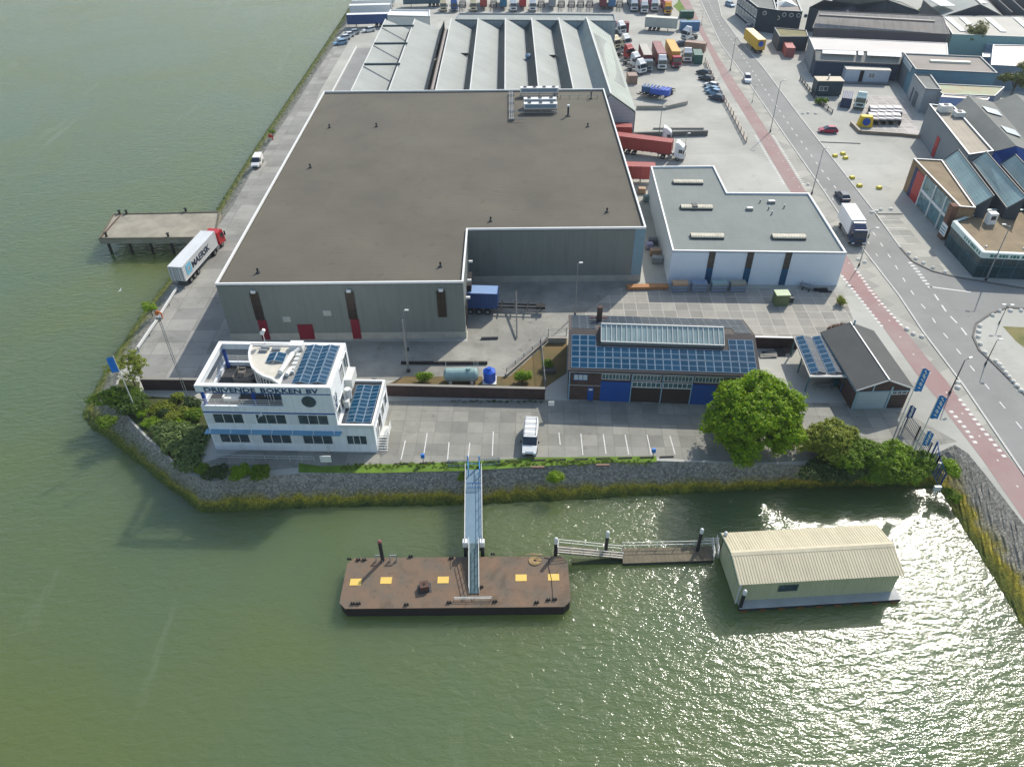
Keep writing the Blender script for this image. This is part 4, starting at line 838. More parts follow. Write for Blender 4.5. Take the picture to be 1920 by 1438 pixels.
def slab(name, label, cat, px, z0, z1, roofm, wallm, group=None):
    """tilted roof: px[0..1] low edge at z0, px[2..3] high edge at z1; closed walls beneath"""
    P = [at(*px[0], z0), at(*px[1], z0), at(*px[2], z1), at(*px[3], z1)]
    c = sum(P, Vector())/4; c.z = 0; o = thing(name, label, cat, c, 0, group); g = MB(); nn = Vector((0, 0, .15))
    if (P[1]-P[0]).cross(P[2]-P[0]).z < 0: P = [P[1], P[0], P[3], P[2]]
    g.mesh([*P, *[q-nn for q in P]], [(0, 1, 2, 3), (7, 6, 5, 4), (0, 4, 5, 1), (1, 5, 6, 2), (2, 6, 7, 3), (3, 7, 4, 0)]); g.build('roof', roofm, o, local=False, uvrot=0)
    Q = [q.lerp(c+Vector((0, 0, q.z)), .02) for q in P]; g = MB()
    for i in range(4): a_, b_ = Q[i], Q[(i+1) % 4]; g.face([(a_.x, a_.y, 0), (b_.x, b_.y, 0), b_-nn*1.1, a_-nn*1.1])
    g.build('wall', wallm, o, local=False); 
    g = MB()
    for i in range(4): g.bar(P[i]+Vector((0, 0, .04)), P[(i+1) % 4]+Vector((0, 0, .04)), .18, .14)
    g.build('edge_trim', DGREY, o, local=False); return o
slab('glass_roofed_bay', 'leftmost glass-roofed sawtooth bay behind the corner showroom', 'workshop bay', [(1769, 300), (1830, 387), (1864, 368), (1797, 281)], 6.3, 8.6, TEALG, DWALL, 'glass-roofed sawtooth bays')
slab('glass_roofed_bay', 'second glass-roofed sawtooth bay from the left behind the corner showroom', 'workshop bay', [(1822, 303), (1888, 391), (1925, 371), (1849, 285)], 6.3, 8.6, TEALG, DWALL, 'glass-roofed sawtooth bays')
slab('glass_roofed_bay', 'rightmost glass-roofed sawtooth bay cut by the right edge of the photo', 'workshop bay', [(1876, 308), (1950, 393), (1985, 376), (1904, 290)], 6.3, 8.6, TEALG, DWALL, 'glass-roofed sawtooth bays')
p = at(1855, 418, 4.4); t = thing('roof_air_unit', 'white air unit on the gravel roof of the canopied shop', 'air unit', (p.x, p.y, 4.3)); g = MB(); g.box(-.7, .7, -.6, .6, 0, 2.0); g.build('housing', WHITE, t, bevel=.05); g = MB(); g.box(-.4, .4, -.63, -.605, .9, 1.6); g.build('grille', DGREY, t)
# red-doored grey hall with sawtooth roofs
HG = mat('grey render wall', sl(128, 134, 138), .85, .07, .15)
RH, P = flat_building('workshop_hall', 'grey hall with pale ribbed flat roof and red doors facing the yard across the road', 'workshop', [(1742, 195), (1817, 290), (1864, 283), (1790, 200)], 7.2, HG, mat('pale ribbed deck roof', sl(172, 162, 144), .9, .08, .3, pat='board', ps=(1.1, 1), pc=(.88, .88, .88)), WHITE, .35, .3)
a, b = P[0], P[1]; u = (b-a).normalized(); n_ = Vector((u.y, -u.x, 0)); n_ = n_ if n_.x < 0 else -n_; LN = (b-a).length
for s in (.38, .72): g = MB(); g.obox(a+u*LN*s+n_*.003-Vector((0, 0, 7.2)), u*1.9, n_*.1, Vector((0, 0, 4.2))); g.build('red_door', REDP, RH, local=False)
p = at(1775, 208, 7.2)
for dx, dy, w_, hh, l in ((-.5, 0, 2.6, 1.6, 'big white air unit at the rear of the red-doored hall roof'), (1.2, -2.8, 2.0, 1.2, 'small white air unit in front of the big one on the red-doored hall roof')):
    t = thing('roof_air_unit', l, 'air unit', (p.x+dx, p.y+dy, 6.86)); g = MB(); g.box(-w_/2, w_/2, -.9, .9, .2, hh); g.build('housing', OFFW, t, bevel=.06); g = MB(); g.box(-w_/2-.1, w_/2+.1, -.7, .7, 0, .199); g.build('skid', GREYM, t); g = MB(); g.cyl((0, 0, hh), (0, 0, hh+.15), .5, n=12); g.build('fan', DGREY, t)
SAWR = mat('grey-brown sawtooth roofing', sl(122, 124, 118), .9, .12, .12)
def pitched(label, lo1, hi, lo2, z0, z1, group):
    """gabled bay: lo1=(far,near) eave px, hi=(far,near) ridge px, lo2 eave px"""
    A, B = at(*lo1[0], z0), at(*lo1[1], z0); C, D = at(*hi[0], z1), at(*hi[1], z1); E_, F_ = at(*lo2[0], z0), at(*lo2[1], z0)
    c = (A+B+E_+F_)/4; c.z = 0; o = thing('sawtooth_bay', label, 'workshop bay', c, 0, group); g = MB()
    g.face([A, B, D, C]); g.face([C, D, F_, E_]); g.build('roof', SAWR, o, local=False)
    g = MB(); k = Vector((0, 0, -.1)); Z = lambda q: Vector((q.x, q.y, 0))
    g.face([Z(B), Z(F_), F_+k, D+k, B+k]); g.face([Z(E_), Z(A), A+k, C+k, E_+k]); g.face([Z(A), Z(B), B+k, A+k]); g.build('wall', plain('royal blue gable', 20, 78, 160), o, local=False)
    for s0 in (.22, .62):
        g = MB(); q = [C.lerp(D, s0).lerp(E_.lerp(F_, s0), .15), C.lerp(D, s0+.13).lerp(E_.lerp(F_, s0+.13), .15), C.lerp(D, s0+.13).lerp(E_.lerp(F_, s0+.13), .8), C.lerp(D, s0).lerp(E_.lerp(F_, s0), .8)]
        for r_ in q: r_.z += .12
        nn = Vector((0, 0, .08)); g.mesh([*q, *[r_+nn for r_ in q]], [(4, 5, 6, 7), (7, 6, 5, 4), (0, 1, 5, 4), (1, 2, 6, 5), (2, 3, 7, 6), (3, 0, 4, 7)]); g.build('skylight', mat('white rooflight strips', sl(190, 200, 202), .4, .06, .3, pat='board', ps=(.7, 1), pc=(.5, .55, .6)), o, local=False)
    return o
pitched('sawtooth roof bay right beside the ribbed flat roof of the red-doored hall', [(1790, 200), (1866, 284)], [(1816, 180), (1906, 274)], [(1862, 192), (1945, 288)], 6.8, 8.8, 'grey sawtooth bays across the road')
pitched('middle sawtooth roof bay at the right edge of the photo below the yellow-green tree', [(1862, 192), (1945, 288)], [(1905, 176), (1990, 262)], [(1950, 190), (2035, 285)], 6.8, 8.8, 'grey sawtooth bays across the road')
# grey-blue hall with the white roof strip
G1, P = flat_building('grey_hall', 'blue-grey hall with brownish flat roof and one long white rooflight', 'hall', [(1717, 130), (1871, 137), (1839, 106), (1695, 100)], 6.5, mat('petrol blue cladding', sl(96, 132, 148), .6, .08, .15), mat('brown-grey felt', sl(150, 142, 132), .9, .1, .1), plain('grey coping', 150, 150, 146), .3, .3)
p0, p1 = at(1744, 115, 6.4), at(1819, 118, 6.4); g = MB(); g.bar(p0, p1, 1.3, .5); g.build('rooflight', plain('cream rooflight', 222, 216, 196), G1, local=False)
g = MB(); a, b = P[3], P[0]; u = (b-a).normalized(); n_ = Vector((u.y, -u.x, 0)); n_ = n_ if n_.x < 0 else -n_; g.obox(a+u*1+n_*.003-Vector((0, 0, 6.5)), u*7, n_*.1, Vector((0, 0, 4.8))); g.build('door', plain('grey door', 104, 112, 116), G1, local=False)
g = MB(); g.obox(a+u*2+n_*.11-Vector((0, 0, 1.6)), u*9, n_*.1, Vector((0, 0, 1.3))); g.build('sign', plain('pale grey sign', 176, 186, 190), G1, local=False)
G2, P = flat_building('grey_hall', 'low grey building with small doors in front of the blue-grey hall', 'hall', [(1735.6, 166.4), (1766, 168), (1745, 139), (1713, 138)], 5.6, mat('light grey wall', sl(156, 160, 162), .8, .08, .2), SAWR, plain('grey coping', 150, 150, 146), .3, .3)
a, b = P[3], P[0]; u = (b-a).normalized(); n_ = Vector((u.y, -u.x, 0)); n_ = n_ if n_.x < 0 else -n_
for s, w_ in ((3, .9), (5.5, 2.6)): g = MB(); g.obox(a+u*s+n_*.003-Vector((0, 0, 5.6)), u*w_, n_*.1, Vector((0, 0, 3.2))); g.build('door', plain('dark grey door', 84, 92, 98), G2, local=False)
flat_building('green_roofed_shed', 'long low shed with pale green mossy roof between the blue-grey hall and the sawtooth roofs', 'shed', [(1768, 176), (1866, 180), (1884, 163), (1737, 156)], 5.2, HG, mat('pale green mossy roof', sl(166, 184, 150), .9, .1, .2, col2=sl(176, 150, 122)), GREYM, .2, .2)
flat_building('white_shed', 'narrow white-roofed shed behind the roof units of the red-doored hall', 'shed', [(1764, 182), (1852, 188), (1856, 183), (1768, 176.5)], 5.5, plain('light blue-grey wall', 150, 166, 190), plain('cream roof', 200, 180, 166), GREYM, .15, .2)
# long shed and white roof
F1 = slab('long_shed', 'long dark blue shed with grey roof and white rooflights behind the portacabin', 'shed', [(1529, 114.6), (1688, 121.5), (1694, 100), (1529, 94)], 4.2, 6.0, mat('grey sheet roof', sl(146, 144, 134), .85, .1, .2, pat='rib', ps=(1, 1), pc=(.92, .92, .92)), plain('dark navy wall', 38, 58, 82, .7, .1))
for x0_, x1_ in ((1542, 1605), (1609, 1619), (1626, 1690)):
    q = [at(x0_, 101.5+(x0_-1542)*.045, 5.55), at(x1_, 101.5+(x1_-1542)*.045, 5.55), at(x1_, 95+(x1_-1542)*.035, 6.0), at(x0_, 95+(x0_-1542)*.035, 6.0)]; g = MB()
    for r_ in q: r_.z += .12
    g.face(q); g.build('skylight', plain('white rooflight', 214, 218, 218), F1, local=False)
flat_building('white_roofed_hall', 'long hall with plain white roof below the brown-grey shed across the road', 'hall', [(1527, 93.5), (1690, 99.5), (1778, 103), (1776, 81), (1517, 70)], 6.0, HG, mat('off-white membrane roof', sl(212, 206, 198), .9, .04, .1), OFFW, .12, .2)
slab('brown_shed', 'long brown-grey shed with ribbed weathered roof at the top of the far right block', 'shed', [(1523.5, 53), (1780, 65), (1768, 31), (1536, 21)], 7.0, 9.5, mat('weathered ribbed roof', sl(146, 142, 136), .9, .12, .15, pat='rib', ps=(2.2, 1), pc=(.85, .85, .85), streak=.4), mat('dark plum wall', sl(98, 90, 94), .8, .08, .2))
q = [at(1536, 29, 9.6), at(1752, 41, 9.6)]; g = MB(); g.bar(q[0], q[1], 1.2, .5); single(g, 'ridge_vent', plain('brown ridge vent', 104, 100, 98), 'long dark ridge vent on the brown-grey shed roof', 'vent')
flat_building('pale_hall', 'wide pale hall with white translucent strips at the far right edge', 'hall', [(1786, 64.5), (1925, 69.5), (2000, 72), (2000, 33), (1920, 31), (1765, 30.5)], 7, plain('green-blue wall', 134, 168, 164, .6), mat('pale beige sheet roof', sl(190, 186, 174), .85, .06, .1), OFFW, .12, .2)
for x, y in ((1776, 33), (1803, 33), (1852, 34), (1905, 34)):
    q = [at(x, y, 7.05), at(x+30, y+26, 7.05)]; g = MB(); g.bar(q[0]+Vector((0, 0, .0)), q[1], 1.6, .12); single(g, 'rooflight_strip', plain('white rooflight', 222, 224, 220), f'white translucent strip on the pale hall roof, {["first", "second", "third", "fourth"][(1776, 1803, 1852, 1905).index(x)]} from its left end', 'rooflight', 'white strips on the pale hall')
slab('gabled_hall', 'grey-green gabled hall with big white rooflights at the very top right', 'hall', [(1730, 0), (1768, 32), (1838, 9), (1812, -14)], 6.5, 9.5, PALE, DWALL)
slab('gabled_hall', 'right-hand slope of the gabled hall beside blue-grey sawtooth roofs', 'hall', [(1880, 31), (1850, 0), (1812, -14), (1838, 9)], 6.5, 9.5, PALE, DWALL)
g = MB(); q = [at(1776, 30, 6.5), at(1876, 31, 6.5), at(1836, 9.5, 9.6)]; g.face([(q[0].x, q[0].y, 0), (q[1].x, q[1].y, 0), q[1], q[2], q[0]]); single(g, 'gable_wall', mat('dark gable with pale braces', sl(60, 62, 76), .8, .15, .5), 'dark triangular gable wall at the top right corner', 'wall')
for k, (x, y) in enumerate(((1752, 2), (1812, -3))):
    q = [at(x, y, 8), at(x+24, y+14, 8)]; g = MB(); g.bar(q[0]+Vector((0, 0, .6)), q[1]+Vector((0, 0, .6)), 4.5, .2); single(g, 'rooflight', plain('white rooflight', 222, 224, 220), ('big white rooflight on the left slope of the gabled hall top right', 'small white rooflight near the ridge of the gabled hall top right')[k], 'rooflight')
slab('gabled_hall', 'dark gabled hall with grey roof at the top edge behind the brown-grey shed', 'hall', [(1620, 12), (1560, 0), (1600, -14), (1667, 2)], 7, 10, SAWR, DWALL)
slab('gabled_hall', 'right half of the dark gabled hall at the top edge behind the brown-grey shed', 'hall', [(1724, 22), (1690, 5), (1600, -14), (1667, 2)], 7, 10, SAWR, DWALL)
g = MB(); q = [at(1518, 14, 7), at(1724, 22, 7), at(1667, 2, 10), at(1600, 10, 7), at(1545, 0, 10)]; g.face([(q[0].x, q[0].y, 0), (q[1].x, q[1].y, 0), q[1], q[2], q[3], q[4], q[0]]); single(g, 'gable_wall', DWALL, 'dark double-gabled wall behind the brown-grey shed at the top', 'wall')
for k in range(4):
    slab('sawtooth_bay', f'blue-grey sawtooth roof at the top right corner, {["first", "second", "third", "fourth"][k]} from the gabled hall', 'workshop bay', [(1884+k*26, 30), (1846+k*26, -6), (1858+k*26, -12), (1898+k*26, 24)], 5.5, 8, mat('blue-grey roofing', sl(124, 148, 164), .7, .1, .2), DWALL, 'blue-grey sawtooth bays')
# white buildings at the right edge
flat_building('white_building', 'cream flat-roofed building at the right edge behind the pale yellow tree', 'building', [(1858, 122), (1920, 125), (1990, 128), (1990, 86), (1915, 85), (1862, 84)], 6, plain('blue-grey wall', 120, 140, 158), plain('cream roof', 222, 218, 204, .9), WHITE, .2, .3)
flat_building('white_building', 'long white-roofed strip building above the cream flat roof at the right edge', 'building', [(1850, 83), (1990, 88), (1990, 76), (1850, 73)], 5, plain('blue-grey wall', 120, 140, 158), WHITE, WHITE, .12, .2)
flat_building('white_building', 'small white block just left of the cream flat-roofed building', 'building', [(1842, 107), (1862, 108), (1862, 101), (1842, 100)], 5, plain('blue-grey wall', 80, 100, 120), WHITE, WHITE, .12, .2)
# portacabins
def cabin(name, label, c1, c2, z, depth, wm, rm, cat='cabin'):
    f = Frame(c1, c2, z); o = thing(name, label, cat, f.a, f.rz); g = MB(); g.box(0, f.w, 0, depth, .3, z-.15); g.build('wall', wm, o); g = MB(); g.box(-.1, f.w+.1, -.1, depth+.1, z-.149, z); g.build('roof', rm, o)
    g = MB(); g.box(.2, f.w-.2, .1, depth-.1, 0, .299); g.build('base', DGREY, o); return o, f
o, f = cabin('portacabin', 'long white portacabin with a dark door in front of the dark blue shed', (1588, 130), (1671, 132.5), 3.4, 3.2, plain('pale cabin wall', 186, 194, 204), plain('cabin roof', 186, 180, 166))
g = MB(); g.box(f.w*.32, f.w*.41, -.1, -.002, .35, 3.1); g.build('door', DARK, o); win(o, (f.w*.53, -.001, 1.4), (1, 0, 0), f.w*.13, 1.1, 2, gl=plain('grey blind', 140, 140, 138)); g = MB(); g.box(-.3, f.w+.3, -1.2, -.11, .2, .32); g.build('walkway', GREYM, o)
o, f = cabin('site_cabin', 'small dark green cabin with beige roof near the far yard fence', (1534, 152), (1583, 152.5), 3.8, 3.6, plain('dark teal wall', 34, 60, 70), plain('beige roof', 176, 164, 140))
g = MB(); g.cyl((3, 1.6, 3.8), (3, 1.6, 4.9), .2, n=8); g.build('chimney', OFFW, o); win(o, (.8, -.001, 1.4), (1, 0, 0), 2, 1.0, 2)
# dark church-like block at the top
DB, P = flat_building('dark_building', 'dark brick block with round windows and brown flat roof at the top', 'building', [(1457, 19.5), (1505, 22), (1496, 0), (1490, -14), (1450, -14), (1457, 0)], 6.8, mat('dark blue brick', sl(46, 58, 70), .9, .15, .3), mat('brown-grey felt', sl(150, 142, 132), .9, .1, .1), GREYM, .3, .4)
a, b = P[0], P[1]; u = (b-a).normalized(); n_ = Vector((u.y, -u.x, 0)); n_ = n_ if n_.y < 0 else -n_
for k in range(4):
    g = MB(); c = a+u*(2.4+k*2.1); c.z = 5.6; g.cyl(c+n_*.002, c+n_*.12, .6, n=16); w_ = g.build('arched_window', OFFW, DB, local=False); g = MB(); g.cyl(c+n_*.121, c+n_*.15, .46, n=16); g.build('pane', GLASS, w_, local=False)
p = at(1476, 8, 6.8); g = MB(); g.mesh([(p.x-3, p.y-2, 6.5), (p.x+3, p.y-2, 6.5), (p.x+3, p.y+3, 6.5), (p.x-3, p.y+3, 6.5), (p.x-1, p.y-1.5, 7.9), (p.x+1, p.y+2.5, 7.9)], [(0, 1, 4), (1, 2, 5, 4), (2, 3, 5), (3, 0, 4, 5)]); g.build('roof_light', OFFW, DB, local=False)
DC, P = flat_building('dark_building', 'dark wing with rows of white-framed windows along the road at the top', 'building', [(1421, 14), (1457, 19), (1448, -14), (1385, -14)], 6.8, mat('dark blue brick', sl(46, 58, 70), .9, .15, .3), SAWR, GREYM, .3, .4)
a, b = P[3], P[0]; u = (b-a).normalized(); n_ = Vector((u.y, -u.x, 0)); n_ = n_ if n_.x < 0 else -n_; LN = (b-a).length
for k in range(7):
    for z in (1.0, 3.9): win(DC, Vector((*(a+u*(LN*(k+.3)/7)).xy, z))-DC.location+n_*.002, u, LN/11, 1.9, 2, out=n_, fw=.2)
a, b = P[0], P[1]; u = (b-a).normalized(); n_ = Vector((u.y, -u.x, 0)); n_ = n_ if n_.y < 0 else -n_
for k in range(2): g = MB(); c = a+u*(2.5+k*4.4); c.z = 5.4-k*.8; g.cyl(c+n_*.002, c+n_*.12, .6, n=16); w_ = g.build('arched_window', OFFW, DC, local=False); g = MB(); g.cyl(c+n_*.121, c+n_*.15, .46, n=16); g.build('pane', GLASS, w_, local=False)
flat_building('low_wall_building', 'low roofless yard shed with mossy brown top behind the red container', 'shed', [(1462, 69), (1516, 69), (1512, 57), (1452, 52)], 4, DWALL, mat('mossy brown roof', sl(130, 124, 86), .9, .2, .3), GREYM, .2, .2)
# ============================================================ ON THE WATER
DZ = -1.75
DECK = mat('rusty worn steel deck', sl(126, 100, 78), .9, .25, .45, bump=.2, bscale=6, col2=sl(98, 92, 80), stain=.5, sscale=.35)
BG = thing('barge', 'flat rusty steel barge with yellow hatch plates moored at the end of the gangway', 'barge', (-18.0, 45.6, WZ), 0.0)
Lb, Wb = 23.8, 6.3; z1 = DZ-WZ
g = MB(); c_ = .7; hull = [(c_, -.0), (Lb-c_, 0), (Lb, c_), (Lb, Wb-c_), (Lb-c_, Wb), (c_, Wb), (0, Wb-c_), (0, c_)]
g.prism(hull, -.8, z1-.08, cap=False); g.build('hull', plain('dark maroon hull', 46, 34, 36, .7, .2), BG)
g = MB(); g.prism([(x+(x-Lb/2)*.006, y+(y-Wb/2)*.02) for x, y in hull], z1-.079, z1); g.build('deck', DECK, BG)
YEL = plain('faded yellow plate', 222, 186, 92, .7, .06)
for px, py in ((667, 1091), (724, 1088), (831, 1087), (977, 1083), (1038, 1082)):
    p = at(px, py, DZ); x, y = p.x+18.0, p.y-45.6; g = MB(); g.box(x-.6, x+.6, y-.42, y+.42, z1+.002, z1+.03); g.build('hatch_plate', YEL, BG)
g = MB()
for px, py in ((852, 1125), (922, 1124)): p = at(px, py, DZ); g.cyl((p.x+18, p.y-45.6, z1), (p.x+18, p.y-45.6, z1+.5), .04, n=6)
a, b = at(852, 1125, DZ), at(922, 1124, DZ); o_ = Vector((18, -45.6, 0))
for z in (.25, .5): g.bar(a+o_-Vector((0, 0, a.z))+Vector((0, 0, z1+z)), b+o_-Vector((0, 0, b.z))+Vector((0, 0, z1+z)), .05)
g.build('rail', OFFW, BG)
for px, py in ((672, 1050), (683, 1050), (770, 1044), (846, 1047), (924, 1040), (662, 1132), (672, 1132), (762, 1134), (842, 1130), (928, 1128), (1028, 1125), (1040, 1124), (1006, 1130), (655, 1049), (902, 1101)):
    p = at(px, py, DZ); x, y = p.x+18.0, p.y-45.6; g = MB(); g.cyl((x-.12, y, z1), (x-.12, y, z1+.3), .09, n=8); g.cyl((x+.12, y, z1), (x+.12, y, z1+.3), .09, n=8); g.box(x-.28, x+.28, y-.07, y+.07, z1, z1+.05); g.build('bollard', DARK, BG)
p = at(796, 1103, DZ); t = thing('steel_box', 'rusty steel winch box standing on the barge deck', 'box', (p.x, p.y, DZ), R(12)); g = MB(); g.box(-.5, .5, -.45, .45, 0, .75, top=(.92, .92)); g.build('body', RUST, t); g = MB(); g.box(-.12, .12, -.12, .12, .751, .8); g.build('lid', DARK, t); g = MB(); g.box(-.7, .7, -.6, .6, .0, .04); g.build('skid', DGREY, t)
p = at(1003, 1052, DZ); g = MB()
for k in range(8):
    r_ = .22+.055*k; pts = [(p.x+1.1*r_*math.cos(t_)+rnd.uniform(-.03, .03), p.y+.9*r_*math.sin(t_)+rnd.uniform(-.03, .03), DZ+.06+.02*(k % 3)) for t_ in np.linspace(0, 6.0, 14)]
    for a, b in zip(pts, pts[1:]): g.cyl(a, b, .04, n=5)
single(g, 'coiled_rope', plain('tan rope', 176, 150, 104, .9, .1), 'coil of tan mooring rope on the right part of the barge deck', 'rope')
p = at(1000, 1040, DZ); g = MB(); g.cyl((p.x-.9, p.y, DZ+.08), (p.x+.9, p.y-.1, DZ+.08), .05, n=6); g.cyl((p.x-.3, p.y+.1, DZ+.1), (p.x+1.0, p.y-.05, DZ+.1), .05, n=6); single(g, 'pole', plain('tan wood', 170, 140, 100), 'loose wooden poles lying behind the rope coil on the barge', 'pole')
g = MB(); pts = [at(1020, 1045, DZ+.05), at(1030, 1047, DZ+.05), at(1028, 1060, DZ+.05), at(1034, 1085, DZ+.06), at(1036, 1110, DZ+.05), at(1036, 1122, DZ+.05)]
for a, b in zip(pts, pts[1:]): g.cyl(a, b, .03, n=5)
single(g, 'cable', DARK, 'thin dark cable running over the right end of the barge', 'cable')
for px, l in ((738, 'small steel fairlead stand right of the red-topped pile at the back of the barge'), (712, 'small grey fairlead stand around the foot of the red-topped pile')):
    p = at(px, 1050, DZ); t = thing('fairlead', l, 'fairlead', (p.x, p.y, DZ)); g = MB()
    for x in (-.35, .35): g.bar((x, 0, 0), (x, 0, .8), .1); g.bar((x, -.3, 0), (x, 0, .6), .08)
    g.build('legs', GREYM, t); g = MB(); g.bar((-.4, 0, .8), (.4, 0, .8), .12); g.build('crossbar', GREYM, t)
# mooring piles
def pile(px, py, ztop, label, capm=WHITE, r=.19, zc=.8, base_z=WZ):
    p = at(px, py, ztop); t = thing('mooring_pile', label, 'mooring pile', (p.x, p.y, base_z), 0, 'steel mooring piles'); H_ = ztop-base_z
    g = MB(); g.cyl((0, 0, -1), (0, 0, H_-zc), r, n=14); g.build('shaft', plain('dark weathered pile', 40, 40, 44, .7, .2), t)
    g = MB(); g.cyl((0, 0, H_-zc), (0, 0, H_-.15), r*1.06, n=14, cap=True); g.cyl((0, 0, H_-.15), (0, 0, H_), r*1.06, r*.5, n=14); g.build('cap', capm, t)
pile(711, 1013, 1.6, 'dark mooring pile with faded red top behind the left end of the barge', plain('faded red', 150, 84, 84), .2, .3)
pile(1043, 1008, .9, 'white-topped mooring pile at the right rear corner of the barge', zc=.9)
pile(1140, 996, .8, 'white-topped mooring pile behind the middle of the floating walkway', zc=.9)
pile(1317, 991, 1.0, 'white-topped mooring pile behind the right end of the floating walkway', zc=.7)
pile(1362, 997, 1.1, 'mooring pile showing its white top just behind the boathouse roof corner', zc=.7)
pile(1398, 1106, .2, 'white-topped mooring pile at the front left corner of the boathouse', zc=.7)
# gangways
GW = thing('gangway', 'long blue-grey steel gangway from the quay down towards the barge', 'gangway', (*at(889, 905, .2).xy, 0))
A0, A1 = at(888, 880, .3), at(888, 1020, -.35); hw = .95; d = (A1-A0); sx = Vector((1, 0, 0))
GWD = mat('blue-grey anti-slip deck', sl(104, 130, 146), .7, .08, .6)
g = MB(); g.obox(A0-sx*hw-Vector((0, 0, .12)), sx*2*hw, d, Vector((0, 0, .1))); g.build('deck', GWD, GW, local=False)
g = MB(); 
for s in (-1, 1): g.bar(A0+sx*hw*s+Vector((0, 0, -.1)), A1+sx*hw*s+Vector((0, 0, -.1)), .1, .35)
g.build('girder', GREYM, GW, local=False)
for s in (-1, 1):
    g = MB()
    for z in (.5, 1.0): g.bar(A0+sx*hw*s+Vector((0, 0, z)), A1+sx*hw*s+Vector((0, 0, z)), .05)
    for k in range(9): p = A0+d*(k/8)+sx*hw*s; g.bar(p, p+Vector((0, 0, 1.0)), .05)
    g.build('railing', OFFW, GW, local=False)
g = MB(); q = at(889, 905, .9)
for z in (0.1, .9): g.bar((q.x-.8, q.y, z), (q.x+.8, q.y, z), .07)
for k in range(9): g.bar((q.x-.8+k*.2, q.y, .1), (q.x-.8+k*.2, q.y, .9), .04)
g.build('gate', BLUE, GW, local=False)
for s, l in ((-1, 'left'), (1, 'right')):
    p = at(888+16*s, 1018, -.3); t = thing('gangway_pile', f'dark steel pile with white box top on the {l} of the gangway end', 'pile', (p.x, p.y, WZ), 0, 'gangway support piles')
    g = MB(); g.cyl((0, 0, -1), (0, 0, 2.5), .22, n=12); g.build('shaft', DGREY, t); g = MB(); g.box(-.26, .26, -.3, .3, 2.5, 3.3); g.build('box', WHITE, t, bevel=.04)
g = MB(); a_, b_ = at(872, 1030, -1.0), at(904, 1030, -1.0); g.bar(a_, b_, .2); single(g, 'cross_beam', DGREY, 'steel cross beam under the gangway end between its two piles', 'beam')
GW2 = thing('gangplank', 'narrow railed gangplank from the gangway end down onto the barge deck', 'gangway', (*at(889, 1110, DZ).xy, DZ))
B0, B1 = at(888.5, 1018, -.3), at(889, 1112, DZ+.1); d = B1-B0; hw = .52
g = MB(); g.obox(B0-sx*hw-Vector((0, 0, .08)), sx*2*hw, d, Vector((0, 0, .08))); g.build('deck', mat('dark teal grating', sl(84, 108, 112), .7, .1, .8, pat='board', ps=(.5, 1), pc=(.8, .8, .8)), GW2, local=False)
for s in (-1, 1):
    g = MB()
    for z in (.12, .55, 1.0): g.bar(B0+sx*hw*s+Vector((0, 0, z)), B1+sx*hw*s+Vector((0, 0, z)), .06)
    for k in range(6): p = B0+d*(k/5)+sx*hw*s; g.bar(p, p+Vector((0, 0, 1.0)), .05)
    g.build('railing', OFFW, GW2, local=False)
# gate and fence at the top of the gangway
def fence_run(name, label, pts, hgt, m, step=.14, cat='fence', posts=2.4, group=None, bars='v', w_=.03):
    P = [p if isinstance(p, Vector) else at(*p, 0) for p in pts]; c = P[0].copy(); t = thing(name, label, cat, c, 0, group)
    g = MB(); gps = []
    for a, b in zip(P, P[1:]):
        L0 = (b-a).length; n_ = max(1, int(L0/step)); up = Vector((0, 0, 1))
        g.bar(a+up*(hgt-.05), b+up*(hgt-.05), w_*1.5); g.bar(a+up*.12, b+up*.12, w_*1.5)
        if bars == 'v':
            for k in range(n_+1): q = a.lerp(b, k/n_); g.bar(q+up*.1, q+up*hgt, w_)
        elif bars == 'h':
            for k in range(1, 4): g.bar(a+up*(hgt*k/4), b+up*(hgt*k/4), w_)
        else:
            g.face([a+up*.1, b+up*.1, b+up*(hgt-.05), a+up*(hgt-.05)])
        n_ = max(1, round(L0/posts))
        for k in range(n_+1): q = a.lerp(b, k/n_); gp = MB(); gp.bar(q, q+up*(hgt+.1), w_*3); gps.append(gp)
    g.build('bars', m, t, local=False)
    for gp in gps: gp.build('post', m, t, local=False)
    return t
fence_run('fence', 'blue-grey railing panel left of the gangway top', [(841, 875), (878, 875)], 1.1, plain('blue-grey bars', 84, 120, 140), .2, w_=.035)
fence_run('fence', 'blue-grey railing panel right of the gangway top', [(899, 873), (936, 871)], 1.1, plain('blue-grey bars', 84, 120, 140), .2, w_=.035)
g = MB()
for x in (878, 899): p = at(x, 876, 0); g.bar(p, p+Vector((0, 0, 1.9)), .14); p2 = at(x+1, 895, 0); g.bar(p, p2+Vector((0, 0, 0)), .08); g.bar(p+Vector((0, 0, 1.2)), p2+Vector((0, 0, 1.2)), .08); g.bar(p2, p2+Vector((0, 0, 1.5)), .1)
a_, b_ = at(878, 876, 0), at(899, 876, 0); g.bar(a_+Vector((0, 0, .6)), b_+Vector((0, 0, .6)), .06)
single(g, 'gate_frame', plain('bright blue steel', 60, 140, 200), 'bright blue gate frame at the top of the gangway', 'gate')
